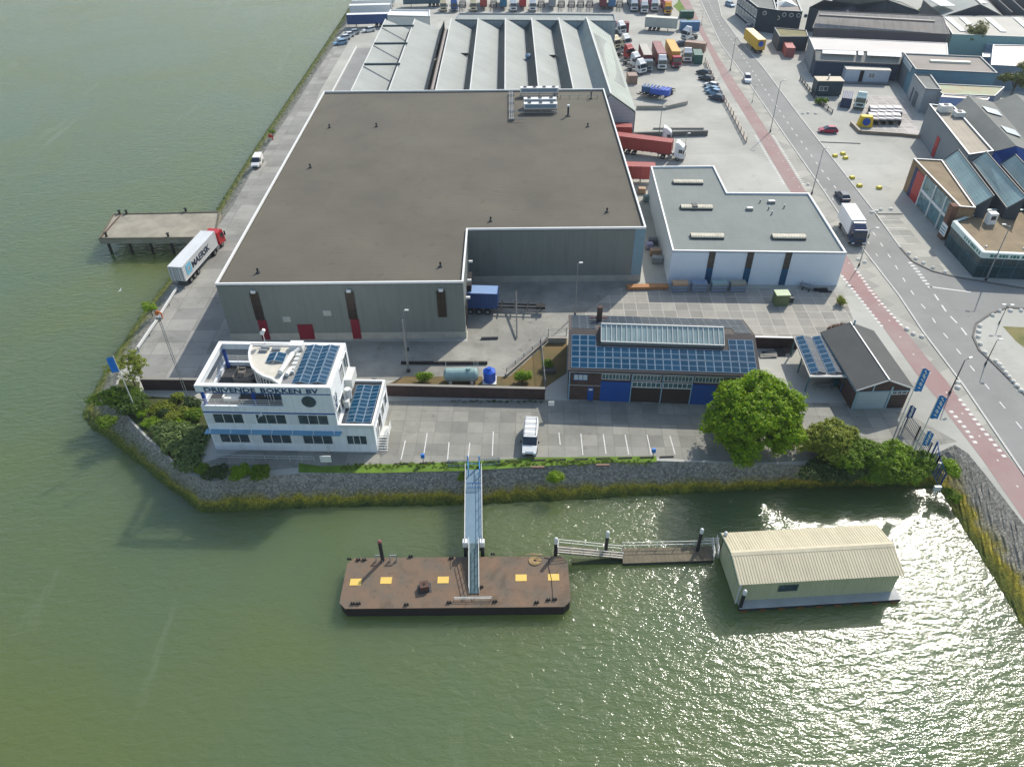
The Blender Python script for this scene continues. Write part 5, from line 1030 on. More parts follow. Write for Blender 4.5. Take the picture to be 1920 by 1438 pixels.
# pontoon walkway
PZ = WZ+.45; PT = mat('weathered timber decking', sl(128, 118, 96), .9, .18, .5, pat='rib', ps=(.5, 1), pc=(.8, .8, .8), col2=sl(92, 86, 70), stain=.5, sscale=.5)
PP = [at(1168, 1056, PZ), at(1338, 1050, PZ), at(1334, 1024, PZ), at(1166, 1028, PZ)]
PO = thing('pontoon', 'floating timber walkway between the barge and the boathouse', 'pontoon', (PP[0].x, PP[0].y, WZ)); g = MB(); g.prism(PP, WZ-.4, PZ-.1, cap=False); g.build('float', DGREY, PO, local=False); g = MB(); g.prism(PP, PZ-.099, PZ); g.build('deck', PT, PO, local=False)
def rail(parent, a, b, zs=(.5, 1.0), n=4, m=OFFW, w_=.05):
    g = MB()
    for z in zs: g.bar(a+Vector((0, 0, z)), b+Vector((0, 0, z)), w_)
    for k in range(n+1): p = a.lerp(b, k/n); g.bar(p, p+Vector((0, 0, zs[-1])), w_)
    return g.build('railing', m, parent, local=False)
rail(PO, PP[3], PP[2], n=5); rail(PO, at(1317, 1024, PZ), at(1345, 1022, PZ), (.5, 1.0, 1.3), 2)
RP = thing('ramp', 'white-railed ramp from the barge corner down to the floating walkway', 'ramp', (*at(1065, 1040, DZ).xy, DZ)); a, b = at(1045, 1036, DZ+.4), at(1168, 1047, PZ+.1)
a2, b2 = at(1047, 1022, DZ+.4), at(1166, 1034, PZ+.1); g = MB(); g.mesh([a, b, b2, a2, a-Vector((0, 0, .15)), b-Vector((0, 0, .15)), b2-Vector((0, 0, .15)), a2-Vector((0, 0, .15))], [(0, 1, 2, 3), (7, 6, 5, 4), (0, 4, 5, 1), (1, 5, 6, 2), (2, 6, 7, 3), (3, 7, 4, 0)]); g.build('deck', PT, RP, local=False)
rail(RP, a, b, (.15, .55, 1.0), 5); rail(RP, a2, b2, (.55, 1.0), 5); rail(RP, a, a2, (.5, 1.0), 1)
g = MB(); q = [at(1072, 1058, WZ+.1), at(1170, 1056, WZ+.1), at(1170, 1046, WZ+.1), at(1072, 1048, WZ+.1)]; g.prism(q, WZ-.3, WZ+.12); single(g, 'pontoon_float', plain('algae green float', 62, 72, 40, .9, .2), 'low algae-covered float under the white-railed ramp', 'float')
# boathouse
fr = Frame((1384.6, 1096.8), (1698, 1078.5), .5); bL = fr.w; bW = 6.75; BH = thing('boathouse', 'floating boathouse clad in cream corrugated sheet with a shallow gabled roof', 'boathouse', Vector((fr.a.x, fr.a.y, WZ)), fr.rz)
CRM = mat('cream corrugated wall', sl(190, 190, 152), .6, .05, .3, streak=.2); CRR = mat('cream corrugated roof', sl(198, 189, 160), .6, .08, .3, streak=.3)
zb, ze, zr = .2, .5-WZ, 1.35-WZ; inx = .35
def corr(mb, p, u, v, n_, pitch=.27, amp=.035):
    """real corrugation: ribs running along v, stepping along u"""
    p, u, v, n_ = map(Vector, (p, u, v, n_)); L0 = u.length; u = u.normalized(); k = int(L0/pitch); pit = L0/k; pts = []
    for i in range(k):
        s = i*pit
        for f_, h_ in ((0, 0), (.3, 0), (.42, 1), (.78, 1), (.9, 0)): pts.append((s+f_*pit, h_*amp))
    pts.append((L0, 0))
    for a, b in zip(pts, pts[1:]): mb.face([p+u*a[0]+n_*a[1], p+u*b[0]+n_*b[1], p+u*b[0]+n_*b[1]+v, p+u*a[0]+n_*a[1]+v])
g = MB(); W_ = bL-2*inx; ym = bW*.5
corr(g, (inx, .3, zb), (W_, 0, 0), (0, 0, ze-zb-.1), (0, -1, 0)); corr(g, (inx, bW-.3, zb), (W_, 0, 0), (0, 0, ze-zb-.1), (0, 1, 0))
g.mesh([(inx, .3, zb), (inx, bW-.3, zb), (inx, bW-.3, ze-.05), (inx, ym, zr-.1), (inx, .3, ze-.05)], [(0, 4, 3, 2, 1)]); g.mesh([(inx+W_, .3, zb), (inx+W_, bW-.3, zb), (inx+W_, bW-.3, ze-.05), (inx+W_, ym, zr-.1), (inx+W_, .3, ze-.05)], [(0, 1, 2, 3, 4)])
g.build('wall', CRM, BH)
g = MB(); s1 = Vector((0, ym, zr-ze)); nn = Vector((0, -(zr-ze), ym)).normalized(); corr(g, (0, 0, ze), (bL, 0, 0), s1, nn, .3, .045); r1 = g.build('roof', CRR, BH)
g = MB(); s1 = Vector((0, ym-bW, zr-ze)); nn = Vector((0, (zr-ze), ym)).normalized(); corr(g, (0, bW, ze), (bL, 0, 0), s1, nn, .3, .045); g.build('roof', CRR, BH)
g = MB(); g.mesh([(-.05, ym-.35, zr-.04), (bL+.05, ym-.35, zr-.04), (bL+.05, ym, zr+.07), (-.05, ym, zr+.07), (bL+.05, ym+.35, zr-.04), (-.05, ym+.35, zr-.04)], [(0, 1, 2, 3), (3, 2, 4, 5)]); g.build('ridge_cap', CRR, BH)
g = MB(); g.bar((0, 0, ze+.02), (0, ym, zr+.02), .06, .2); g.bar((0, bW, ze+.02), (0, ym, zr+.02), .06, .2); g.build('verge', plain('green verge trim', 60, 96, 84), BH)
win(BH, (4.6, .28, 1.9), (1, 0, 0), 1.9, .9, 1, frame=plain('green-grey frame', 70, 92, 88)); 
g = MB(); g.box(inx-.02, inx+.12, .18, .3, zb, ze-.1); g.build('corner_post', OFFW, BH)
g = MB(); g.box(.7, bL+.25, -.65, bW-.4, -.4, .5); g.build('float', DGREY, BH); g = MB(); g.box(.5, bL+.3, -.7, .29, .501, .55); g.box(bL-.34, bL+.3, .291, bW-.3, .501, .55); g.build('walkway', mat('light grey deck', sl(172, 174, 172), .85, .1, .5), BH)
g = MB()
for i in range(9): g.box(.6+i*2, 1.3+i*2, -.86, -.76, .1, .35)
g.build('fender', plain('rusty fender', 120, 80, 40), BH)
PZ2 = fr
t = thing('boathouse_gate', 'white pipe railing gate between the floating walkway and the boathouse', 'gate', (*at(1340, 1040, PZ).xy, PZ)); rail(t, at(1338, 1050, PZ), at(1334, 1020, PZ), (.4, .8, 1.2), 3, w_=.06); rail(t, at(1346, 1046, PZ), at(1342, 1016, PZ), (.4, .8, 1.2), 3, w_=.06)
# jetty on the left
JT = thing('jetty', 'old concrete jetty on piles sticking out from the west quay', 'jetty', (-64, 126, WZ)); JP = [at(185, 449, 0), at(404, 447, 0), at(413, 398, 0), at(212, 402, 0)]
JC = mat('mossy old concrete deck', sl(152, 146, 130), .95, .18, .3, bump=.2, bscale=4)
g = MB(); g.prism(JP, -.9, .035); g.build('deck', JC, JT, local=False)
g = MB(); ring(g, JP, .3, .036, .2); g.build('kerb', mat('dark mossy kerb', sl(104, 100, 82), .95, .2, .5), JT, local=False)
for v, py in ((0, 449), (1, 402)):
    for k in range(6):
        q = JP[0].lerp(JP[1], .04+k*.18) if v == 0 else JP[3].lerp(JP[2], .04+k*.18); g = MB(); g.cyl((q.x+.3, q.y+(.5 if v == 0 else -.5), WZ-1), (q.x+.3, q.y+(.5 if v == 0 else -.5), -.9), .28, n=10); g.build('pile', plain('dark timber pile', 58, 54, 44, .9, .2), JT, local=False)
for px, py in ((316, 445), (349, 398), (200, 444), (225, 402), (238, 402)): p = at(px, py, .036); g = MB(); g.cyl((p.x, p.y, .036), (p.x, p.y, .75), .22, .17, n=10); g.cyl((p.x, p.y, .75), (p.x, p.y, .85), .3, n=10); g.build('bollard', DARK, JT, local=False)
g = MB(); a, b = at(188, 446, .25), at(226, 403, .25); g.cyl(a, b, .09, n=6); g.build('pipe', RUST, JT, local=False)
# ============================================================ VEHICLES   (local: front towards -y, on the ground)
def wheel(parent, x, y, r=.33, w_=.22, dual=False):
    w_ = w_*(2 if dual else 1); s = 1 if x > 0 else -1
    g = MB(); g.cyl((x-w_/2, y, r), (x+w_/2, y, r), r, n=14); o = g.build('wheel', DARK, parent)
    g = MB(); g.cyl((x+s*(w_/2+.001), y, r), (x+s*(w_/2+.02), y, r), r*.55, n=10); g.build('rim', GREYM, o); return o
def profile(mb, prof, mi=0):
    """side profile [(y, z, halfwidth)] mirrored across x and skinned"""
    n = len(prof); L_ = [(-h_, y, z) for y, z, h_ in prof]; R_ = [(h_, y, z) for y, z, h_ in prof]
    fs = [(i, (i+1) % n, n+(i+1) % n, n+i) for i in range(n)]; fs += [tuple(range(n-1, -1, -1)), tuple(range(n, 2*n))]
    return mb.mesh(L_+R_, fs, mi)
HEADL = plain('headlight glass', 220, 224, 226, .2, .03); TAILL = plain('red tail light', 150, 20, 20, .4)
def place(front, rear, z=0):
    a, b = at(*front, z), at(*rear, z); d = (a-b).normalized(); return a, d, math.atan2(d.x, -d.y)
CARG = glass('car window glass', 26, 34, 42, .08)
def car(front, rear, label, paint, L_=4.3, hatch=True, group='parked and driving cars', W_=1.75, hgt=1.48, kind='car', name='parked_car'):
    a, d, rz = place(front, rear); c = a-d*L_/2; t = thing(name, label, kind, c, rz, group); h2 = W_/2; y0, y1 = -L_/2, L_/2; k = hgt/1.48
    g = MB(); profile(g, [(y0+.05, .25, h2*.9), (y0, .5, h2*.92), (y0+.12, .72*k, h2*.94), (y0+1.15, .93*k, h2*.97), (y0+1.5, .97*k, h2*.97), (y1-.5, 1.0*k, h2*.97), (y1-.05, .92*k, h2*.93), (y1, .5, h2*.93), (y1-.06, .25, h2*.9), (0, .2, h2)])
    g.build('body', paint, t, bevel=.05)
    yb, ye = y0+1.05, y1-(.18 if hatch else .75); g = MB(); f = lambda y, z, hh: [(-hh, y, z), (hh, y, z)]
    gv = [(-h2*.9, yb, .95*k), (h2*.9, yb, .95*k), (h2*.9, ye, .99*k), (-h2*.9, ye, .99*k), (-h2*.68, yb+.85, hgt-.05), (h2*.68, yb+.85, hgt-.05), (h2*.68, ye-.55, hgt-.05), (-h2*.68, ye-.55, hgt-.05)]
    g.mesh(gv, [(0, 1, 5, 4), (1, 2, 6, 5), (2, 3, 7, 6), (3, 0, 4, 7), (4, 5, 6, 7)]); g.build('windows', CARG, t)
    g = MB(); e = .03; rv_ = [(x*1.03, y, z) for x, y, z in gv[4:]]; g.mesh([(x, y, z) for x, y, z in rv_]+[(x*.97, y, z+.06) for x, y, z in rv_], [(4, 5, 6, 7), (0, 1, 5, 4), (1, 2, 6, 5), (2, 3, 7, 6), (3, 0, 4, 7)]); g.build('roof', paint, t)
    for i, j in ((0, 4), (1, 5), (2, 6), (3, 7)):
        pass
    for x in (-h2+.1, h2-.1):
        for y in (y0+.85, y1-.8): wheel(t, x, y, .32)
    for x in (-h2*.72, h2*.72): g = MB(); g.box(x-.16, x+.16, y0-.01, y0+.1, .52, .66); g.build('headlight', HEADL, t); g = MB(); g.box(x-.16, x+.16, y1-.08, y1+.01, .62, .8); g.build('tail_light', TAILL, t)
    return t
def van(front, rear, label, L_=5.3, W_=1.9, hgt=1.95, rack=True, paint=None, group='white vans'):
    paint = paint or WHITE; a, d, rz = place(front, rear); t = thing('panel_van', label, 'van', a-d*L_/2, rz, group); h2 = W_/2; y0, y1 = -L_/2, L_/2
    g = MB(); profile(g, [(y0+.06, .3, h2*.88), (y0, .55, h2*.9), (y0+.15, .85, h2*.92), (y0+.95, 1.12, h2*.95), (y0+1.0, 1.14, h2*.95), (y1-.02, 1.15, h2*.98), (y1, .35, h2*.96), (0, .25, h2*.98)]); g.build('body', paint, t, bevel=.06)
    g = MB(); b0 = [(-h2*.96, y0+1.75, 1.14), (h2*.96, y0+1.75, 1.14), (h2*.97, y1-.02, 1.14), (-h2*.97, y1-.02, 1.14), (-h2*.84, y0+1.85, hgt), (h2*.84, y0+1.85, hgt), (h2*.86, y1-.1, hgt), (-h2*.86, y1-.1, hgt)]
    g.mesh(b0, [(0, 1, 5, 4), (1, 2, 6, 5), (2, 3, 7, 6), (3, 0, 4, 7), (4, 5, 6, 7)]); g.build('cargo_body', paint, t, bevel=.07)
    g = MB(); c0 = [(-h2*.9, y0+.98, 1.14), (h2*.9, y0+.98, 1.14), (h2*.95, y0+1.748, 1.14), (-h2*.95, y0+1.748, 1.14), (-h2*.8, y0+1.7, hgt-.1), (h2*.8, y0+1.7, hgt-.1), (h2*.84, y0+1.84, hgt-.04), (-h2*.84, y0+1.84, hgt-.04)]
    g.mesh(c0, [(0, 1, 5, 4), (1, 2, 6, 5), (3, 0, 4, 7), (4, 5, 6, 7)]); g.build('windscreen', CARG, t)
    g = MB(); g.box(-h2*.8, h2*.8, y0+1.68, y0+1.95, hgt-.1, hgt+.0); g.build('roof_edge', paint, t)
    if rack:
        g = MB()
        for x in (-h2*.75, h2*.75): g.bar((x, y0+2.0, hgt+.12), (x, y1-.3, hgt+.12), .06)
        for k in range(4): y = y0+2.1+k*(L_-2.6)/3; g.bar((-h2*.8, y, hgt+.15), (h2*.8, y, hgt+.15), .06); g.bar((-h2*.75, y, hgt), (-h2*.75, y, hgt+.15), .06); g.bar((h2*.75, y, hgt), (h2*.75, y, hgt+.15), .06)
        g.build('roof_rack', GREYM, t)
    for s in (-1, 1):
        g = MB(); g.box(s*h2*.955-.03 if s > 0 else -h2*.975, s*h2*.955+.02 if s < 0 else h2*.975, y0+1.85, y0+2.6, 1.2, 1.6); g.build('side_window', CARG, t)
        g = MB(); g.box(s*(h2+.12)-.1, s*(h2+.12)+.1, y0+1.35, y0+1.5, 1.15, 1.4); g.build('mirror', DARK, t)
        g = MB(); g.box(s*h2*.72-.17, s*h2*.72+.17, y0-.02, y0+.16, .66, .84); g.build('headlight', HEADL, t)
        for y in (y0+.95, y1-1.0): wheel(t, s*(h2-.1), y, .34)
    g = MB(); g.box(-h2*.5, h2*.5, y0-.03, y0+.02, .35, .62); g.build('grille', DARK, t); g = MB(); g.box(-h2*.88, h2*.88, y0-.04, y0+.1, .28, .42); g.build('bumper', DGREY, t); return t
def cab(t, y, paint, hi=True, W_=2.45):
    """truck cab with its front at y (towards -y)"""
    h2 = W_/2; H_ = 3.05; g = MB()
    profile(g, [(y+.02, .55, h2*.97), (y, 1.4, h2*.98), (y+.1, 1.75, h2*.98), (y+.28, 2.85, h2*.93), (y+.5, H_, h2*.9), (y+2.15, H_, h2*.93), (y+2.2, .75, h2*.97), (y+1.3, .75, h2*.97), (y+1.2, .55, h2*.97)]); c = g.build('cab', paint, t, bevel=.06)
    g = MB(); g.mesh([(-h2*.9, y+.09, 1.78), (h2*.9, y+.09, 1.78), (h2*.86, y+.26, 2.75), (-h2*.86, y+.26, 2.75)], [(0, 1, 2, 3)]); g.mesh([(-h2*.9, y+.06, 1.78), (h2*.9, y+.06, 1.78), (h2*.86, y+.235, 2.75), (-h2*.86, y+.235, 2.75)], [(0, 1, 2, 3)]); g.build('windscreen', CARG, c)
    for s in (-1, 1):
        g = MB(); x = s*h2*.99; g.mesh([(x, y+.4, 1.75), (x, y+1.3, 1.75), (x*.965, y+1.3, 2.5), (x*.965, y+.55, 2.5)], [(0, 1, 2, 3) if s > 0 else (3, 2, 1, 0)]); g.build('side_window', CARG, c)
        g = MB(); g.box(s*(h2+.18)-.1, s*(h2+.18)+.1, y+.1, y+.28, 1.7, 2.5); g.build('mirror', DARK, c)
        g = MB(); g.box(s*h2*.75-.22, s*h2*.75+.22, y-.04, y+.06, .68, .9); g.build('headlight', HEADL, c)
    g = MB(); g.box(-h2*.6, h2*.6, y-.03, y+.05, 1.0, 1.5); g.build('grille', DGREY, c)
    g = MB(); g.box(-h2*.97, h2*.97, y-.05, y+.12, .4, .66); g.build('bumper', DGREY, c)
    if hi:
        g = MB(); g.mesh([(-h2*.85, y+.6, H_), (h2*.85, y+.6, H_), (h2*.88, y+2.1, H_), (-h2*.88, y+2.1, H_), (-h2*.8, y+1.5, H_+.75), (h2*.8, y+1.5, H_+.75), (h2*.84, y+2.1, H_+.8), (-h2*.84, y+2.1, H_+.8)], [(0, 1, 5, 4), (1, 2, 6, 5), (2, 3, 7, 6), (3, 0, 4, 7), (4, 5, 6, 7)]); g.build('wind_deflector', paint, c, bevel=.05)
    return c
def tractor_parts(t, y, paint, hi=True):
    cab(t, y, paint, hi); g = MB()
    for x in (-.42, .42): g.box(x-.06, x+.06, y+1.2, y+5.9, .75, 1.0)
    for yy in (y+2.6, y+3.6, y+4.8, y+5.7): g.box(-.42, .42, yy, yy+.12, .78, .96)
    g.build('chassis', DGREY, t); 
    for s in (-1, 1): g = MB(); g.box(s*.82-.32, s*.82+.32, y+2.5, y+3.5, .45, 1.0); g.build('fuel_tank', GREYM, t)
    g = MB(); g.cyl((0, y+4.5, 1.0), (0, y+4.5, 1.12), .5, n=12); g.build('fifth_wheel', DARK, t)
    for s in (-1, 1): g = MB(); g.box(s*.95-.3, s*.95+.3, y+3.9, y+5.1, 1.04, 1.1); g.build('mudguard', DGREY, t)
    for s in (-1, 1): wheel(t, s*1.02, y+1.35, .5, .3); wheel(t, s*.93, y+4.5, .5, .28, True)
def tractor(front, rear, label, paint, hi=True, group='parked truck tractors'):
    a, d, rz = place(front, rear); t = thing('truck_tractor', label, 'truck', a-d*3, rz, group); tractor_parts(t, -3, paint, hi); return t
def rib_mat(name, r, g_, b): return mat(name, sl(r, g_, b), .55, .06, .3, pat='rib', ps=(.42, 1), pc=(.7, .7, .7), bump=.5, streak=.12)
REDC = rib_mat('red container steel', 158, 62, 56); WHC = rib_mat('white reefer container', 214, 216, 216); BLC = rib_mat('blue container steel', 34, 72, 128); YLC = rib_mat('yellow container steel', 214, 166, 72)
GRC = rib_mat('green container steel', 44, 96, 84); GYC = rib_mat('grey container steel', 140, 144, 150); BRC = rib_mat('brown container steel', 152, 124, 108); WTR = plain('white tarpaulin', 222, 224, 222, .6, .05)
def box_body(parent, y0, y1, z0, m, hgt=2.6, name='container', W_=2.44, roofm=None, door_rear=True):
    h2 = W_/2; g = MB(); g.box(-h2+.02, h2-.02, y0+.04, y1-.04, z0, z0+hgt); c = g.build(name, m, parent)
    g = MB()
    for x in (-h2, h2):
        for y in (y0, y1): g.box(min(x, x*.93), max(x, x*.93), min(y, y+(.14 if y == y0 else -.14)), max(y, y+(.14 if y == y0 else -.14)), z0, z0+hgt+.01)
        g.box(min(x, x*.95), max(x, x*.95), y0, y1, z0+hgt-.1, z0+hgt+.02); g.box(min(x, x*.95), max(x, x*.95), y0, y1, z0-.02, z0+.12)
    for y in (y0, y1-.1): g.box(-h2, h2, y, y+.1, z0+hgt-.1, z0+hgt+.018)
    g.build('corner_frame', m, c)
    if door_rear:
        g = MB()
        for x in (-.9, -.35, .35, .9): g.box(x-.03, x+.03, y1-.03, y1+.03, z0+.1, z0+hgt-.1)
        g.box(-.02, .02, y1-.039, y1+.02, z0+.05, z0+hgt-.05); g.build('lock_rods', GREYM, c)
    if roofm: g = MB(); g.box(-h2+.08, h2-.08, y0+.1, y1-.1, z0+hgt+.001, z0+hgt+.03); g.build('top', roofm, c)
    return c
def trailer_parts(t, y0, L_, n_ax=3, m=None):
    g = MB()
    for x in (-.45, .45): g.box(x-.07, x+.07, y0, y0+L_, .95, 1.2)
    for k in range(7): yy = y0+.2+k*(L_-.6)/6; g.box(-1.15, 1.15, yy, yy+.14, 1.02, 1.19)
    g.build('trailer_chassis', m or DGREY, t)
    for k in range(n_ax):
        for s in (-1, 1): wheel(t, s*1.0, y0+L_-1.6-k*1.31, .5, .34)
    g = MB(); 
    for s in (-1, 1): g.box(s*.7-.06, s*.7+.06, y0+2.6, y0+2.75, .1, .95)
    g.build('landing_leg', GREYM, t)
    g = MB(); g.box(-1.2, 1.2, y0+L_-.12, y0+L_, .5, .62); g.build('bumper', DGREY, t)
def semi(front, rear, label, paint, cm, L_=12.2, hi=True, group='container trucks', hgt=2.6, roofm=None, name='container_truck', gap=0):
    a, d, rz = place(front, rear); tot = 2.9+L_; t = thing(name, label, 'truck', a-d*tot/2, rz, group); y = -tot/2
    tractor_parts(t, y, paint, hi); trailer_parts(t, y+2.9, L_-.1); c = box_body(t, y+2.9, y+2.9+L_, 1.22, cm, hgt, roofm=roofm); return t, y+2.9, y+2.9+L_
def trailer(front, rear, label, cm, L_=12.2, hgt=2.6, roofm=None, group='parked box trailers', box=True, name='box_trailer'):
    a, d, rz = place(front, rear); t = thing(name, label, 'trailer', a-d*L_/2, rz, group); trailer_parts(t, -L_/2, L_-.1)
    if box: box_body(t, -L_/2, L_/2, 1.22, cm, hgt, roofm=roofm)
    return t
def container(front, rear, label, cm, L_=12.2, hgt=2.6, z=0, group='shipping containers on the ground', roofm=None):
    a, d, rz = place(front, rear, z); t = thing('shipping_container', label, 'container', a-d*L_/2, rz, group); box_body(t, -L_/2, L_/2, .02, cm, hgt, roofm=roofm); return t
PW = plain('white truck paint', 220, 222, 222, .4, .03); PR = plain('red truck paint', 176, 30, 36, .4, .04); PB = plain('blue truck paint', 36, 80, 140, .4, .04); PY = plain('yellow truck paint', 236, 166, 30, .4, .04)
PDB = plain('navy truck paint', 12, 46, 84, .35, .05); PG = plain('grey-blue truck paint', 120, 134, 146, .4, .04); PC = plain('cream truck paint', 220, 204, 164, .4, .04); PK = plain('dark slate truck paint', 40, 52, 66, .4, .05)
# --- quay: white container truck with red cab
t, ya, yb = semi((413, 455), (338, 541), 'white container truck with red cab driving on the west quay beside the jetty', PR, WHC, 12.2, False)
for s in (1, -1):
    text_mesh('MAERSK', 1.5, .01, plain('dark navy lettering', 26, 40, 66), 'lettering', t, (s*1.235, (yb-3.4) if s > 0 else (yb-9.6), 1.95), (R(90), 0, R(90) if s < 0 else R(90)), True, 1.25) if False else None
# lettering reads from the side facing the warehouse (east = local side depends on heading)
def side_text(t, txt, x, y, z, size, m, xs=1.0, flip=False):
    """text on the side wall x; flip picks reading direction"""
    if x > 0: return text_mesh(txt, size, .01, m, 'lettering', t, (x, y, z), (R(90), 0, R(90)), True, xs)
    return text_mesh(txt, size, .01, m, 'lettering', t, (x, y, z), (R(90), 0, R(-90)), True, xs)
NAVY = plain('dark navy lettering', 26, 40, 66)
side_text(t, 'MAERSK', -1.235, yb-2.9, 2.0, 1.55, NAVY, 1.12)
g = MB(); g.box(-1.25, -1.221, yb-2.7, yb-1.0, 1.75, 3.5); lg = g.build('logo', plain('light blue logo', 120, 190, 220), t)
g = MB(); q = []
for k in range(14): a_ = 2*math.pi*k/14; r_ = .6 if k % 2 == 0 else .26; q.append((-1.262, yb-1.85+r_*math.cos(a_), 2.62+r_*math.sin(a_)))
g.face(q); g.face(list(reversed(q))); g.build('star', WHITE, lg)
# --- dock area east of the warehouse
semi((1283, 300), (1205, 290), 'long red container truck with white cab, middle one at the warehouse dock', PW, REDC, 12.2); 
t, ya, yb = [None]*3
for px, py, l in ((1259, 270, 'white-cabbed truck with short red container, farthest of the dock trucks right of the warehouse'),):
    a, d, rz = place((px, py), (1200, 268)); t = thing('container_truck', l, 'truck', a-d*7, rz, 'container trucks'); tractor_parts(t, -7, PW); trailer_parts(t, -4.1, 12.1); box_body(t, 2.0, 8.1, 1.22, REDC)
trailer((1225, 343), (1190, 342), 'red container on a trailer without cab, nearest dock bay beside the white workshop', REDC, 12.2)
p = at(1200, 303, 4.0)
# --- the white box truck with navy cab on the road
a, d, rz = place((1607, 464), (1574, 408)); t = thing('box_truck', 'white box truck with navy blue cab driving on the main road', 'truck', a-d*5.2, rz)
cab(t, -5.2, PDB, False); box_body(t, -2.7, 3.9, 1.15, WTR, 2.75, 'cargo_box'); g = MB(); g.box(-.5, .5, -3.2, 3.8, .7, 1.0); g.build('chassis', DGREY, t)
for s in (-1, 1): wheel(t, s*1.02, -3.9, .5, .3); wheel(t, s*.95, 1.9, .5, .3, True); 
for s in (-1, 1): g = MB(); g.box(s*1.15-.04, s*1.15+.04, -2.0, 1.0, .5, .95); g.build('side_guard', GREYM, t)
g = MB(); g.mesh([(-1.0, -4.6, 3.05), (1.0, -4.6, 3.05), (1.1, -3.1, 3.05), (-1.1, -3.1, 3.05), (-.95, -3.5, 3.75), (.95, -3.5, 3.75), (1.05, -3.1, 3.8), (-1.05, -3.1, 3.8)], [(0, 1, 5, 4), (1, 2, 6, 5), (2, 3, 7, 6), (3, 0, 4, 7), (4, 5, 6, 7)]); g.build('wind_deflector', PDB, t)
CDB = plain('dark blue car paint', 30, 54, 78, .3, .05); CDG = plain('dark green car paint', 28, 52, 58, .3); CLB = plain('light blue car paint', 120, 160, 190, .3); CRED = plain('crimson car paint', 160, 28, 66, .35); CSIL = plain('silver car paint', 176, 182, 188, .3); CBK = plain('black car paint', 20, 24, 30, .3); CPU = plain('indigo car paint', 58, 56, 116, .35); CWH = plain('white car paint', 222, 226, 228, .3)
car((1571, 364), (1590, 388), 'dark blue hatchback driving just behind the white box truck', CDB)
car((1402, 158), (1397, 141), 'white compact van-like car driving up the left lane of the main road', CWH, 4.3, True, hgt=1.8)
car((1534, 248), (1567, 249), 'crimson hatchback parked alone across the road beside the lay-by', CRED, 4.2)
car((1413, 76), (1404, 58), 'indigo car parked behind the yellow trailer', CPU)
car((1375, 15), (1352, 5), 'light blue and white car at the top edge beside the main road', CLB, 4.5)
car((1404, 59), (1400, 46), 'pale silver car parked behind the indigo car', CSIL, 4.0)
for k, (x, y, m_, l) in enumerate(((1307, 139, CDG, 'dark green car farthest up the row by the yard fence'), (1311, 150, CDG, 'dark green car second from the far end of the row by the yard fence'), (1320, 163, CWH, 'white car third in the row by the yard fence'), (1322, 171, CLB, 'light blue car fourth in the row by the yard fence'), (1325, 176, CLB, 'light blue-grey car fifth in the row by the yard fence'), (1330, 186, CDB, 'dark blue car nearest in the row by the yard fence'))):
    car((x, y-2), (x+30, y+6), l, m_, 4.3)
for x, y, m_, l in ((626, 86, CLB, 'pale blue car nearest of the cars parked on the west quay'), (633, 77, CWH, 'white car second of the cars parked on the west quay'), (640, 72, CWH, 'white car third of the cars parked on the west quay'), (650, 67, CSIL, 'silver car farthest of the cars parked on the west quay')):
    car((x, y), (x+20, y-3), l, m_, 4.3)
car((680, 62), (700, 59), 'white car parked against the blue-sided trailer on the quay', CWH, 4.2)
van((992, 858), (998, 782), 'white panel van with roof rack parked nose to the water in the car park', 5.5)
van((479, 318), (494, 290), 'old white panel van driving down the west quay road beside the warehouse', 4.7, 1.75, 1.95, False)
# --- yellow trailer and red container across the road
t = trailer((1400, 80), (1438, 116), 'yellow trailer with blue disc on its rear door parked by the main road', rib_mat('yellow trailer side', 226, 178, 40), 12.6, 2.8, plain('pale cream trailer roof', 234, 214, 170))
g = MB(); g.cyl((.1, 6.31, 2.9), (.1, 6.36, 2.9), .75, n=20); g.build('disc', plain('blue disc', 18, 80, 170), t)
container((1468, 86), (1482, 113), 'dusty red container standing across the road beside the yellow trailer', rib_mat('dusty red container', 176, 86, 84), 12.2)
# --- truck park
semi((1215, 137), (1200, 100), 'grey-cabbed truck with maroon trailer, first of the angled row in the truck park', PG, rib_mat('maroon box', 120, 52, 60), 11, False, roofm=plain('pale trailer top', 176, 172, 160))
semi((1241, 134), (1222, 88), 'white-cabbed truck with dull red container, second of the angled row in the truck park', PW, rib_mat('dull red container', 142, 84, 84), 12.2)
semi((1268, 130), (1245, 84), 'red-cabbed truck with yellow container, third of the angled row in the truck park', plain('crimson cab', 160, 30, 60), YLC, 12.2, False)
tractor((1288, 120), (1280, 95), 'white truck tractor with orange stripe right of the yellow container truck', PW)
tractor((1281, 77), (1302, 72), 'white truck tractor seen from its side beside the cycle path', PW)
car((1262, 88), (1286, 86), 'dark blue car on the open trailer behind the yellow container', CDB, 4.4, kind='car')
container((1308, 121), (1304, 107), 'small dark green container at the right of the truck park', GRC, 6.06, 2.4)
container((1322, 98), (1294, 95), 'brown container right behind the small green container', BRC, 6.06, 2.5)
trailer((1268, 60), (1236, 58), 'pale grey tilt trailer parked sideways near the top of the truck park', rib_mat('pale grey tilt', 176, 182, 176), 10, 2.8, roofm=plain('pale tilt top', 206, 204, 190))
container((1274, 57), (1290, 57), 'blue container at the right end of the pale tilt trailer', rib_mat('mid blue container', 70, 118, 160), 6.06, 2.6)
container((1274, 33), (1282, 33), 'dark teal skip container under the grass strip by the cycle path', GRC, 4.5, 2.0)
container((1178, 60), (1140, 60), 'dark red container standing at the right end of the cross hall', rib_mat('dark red container', 120, 44, 56), 12.2, 2.8)
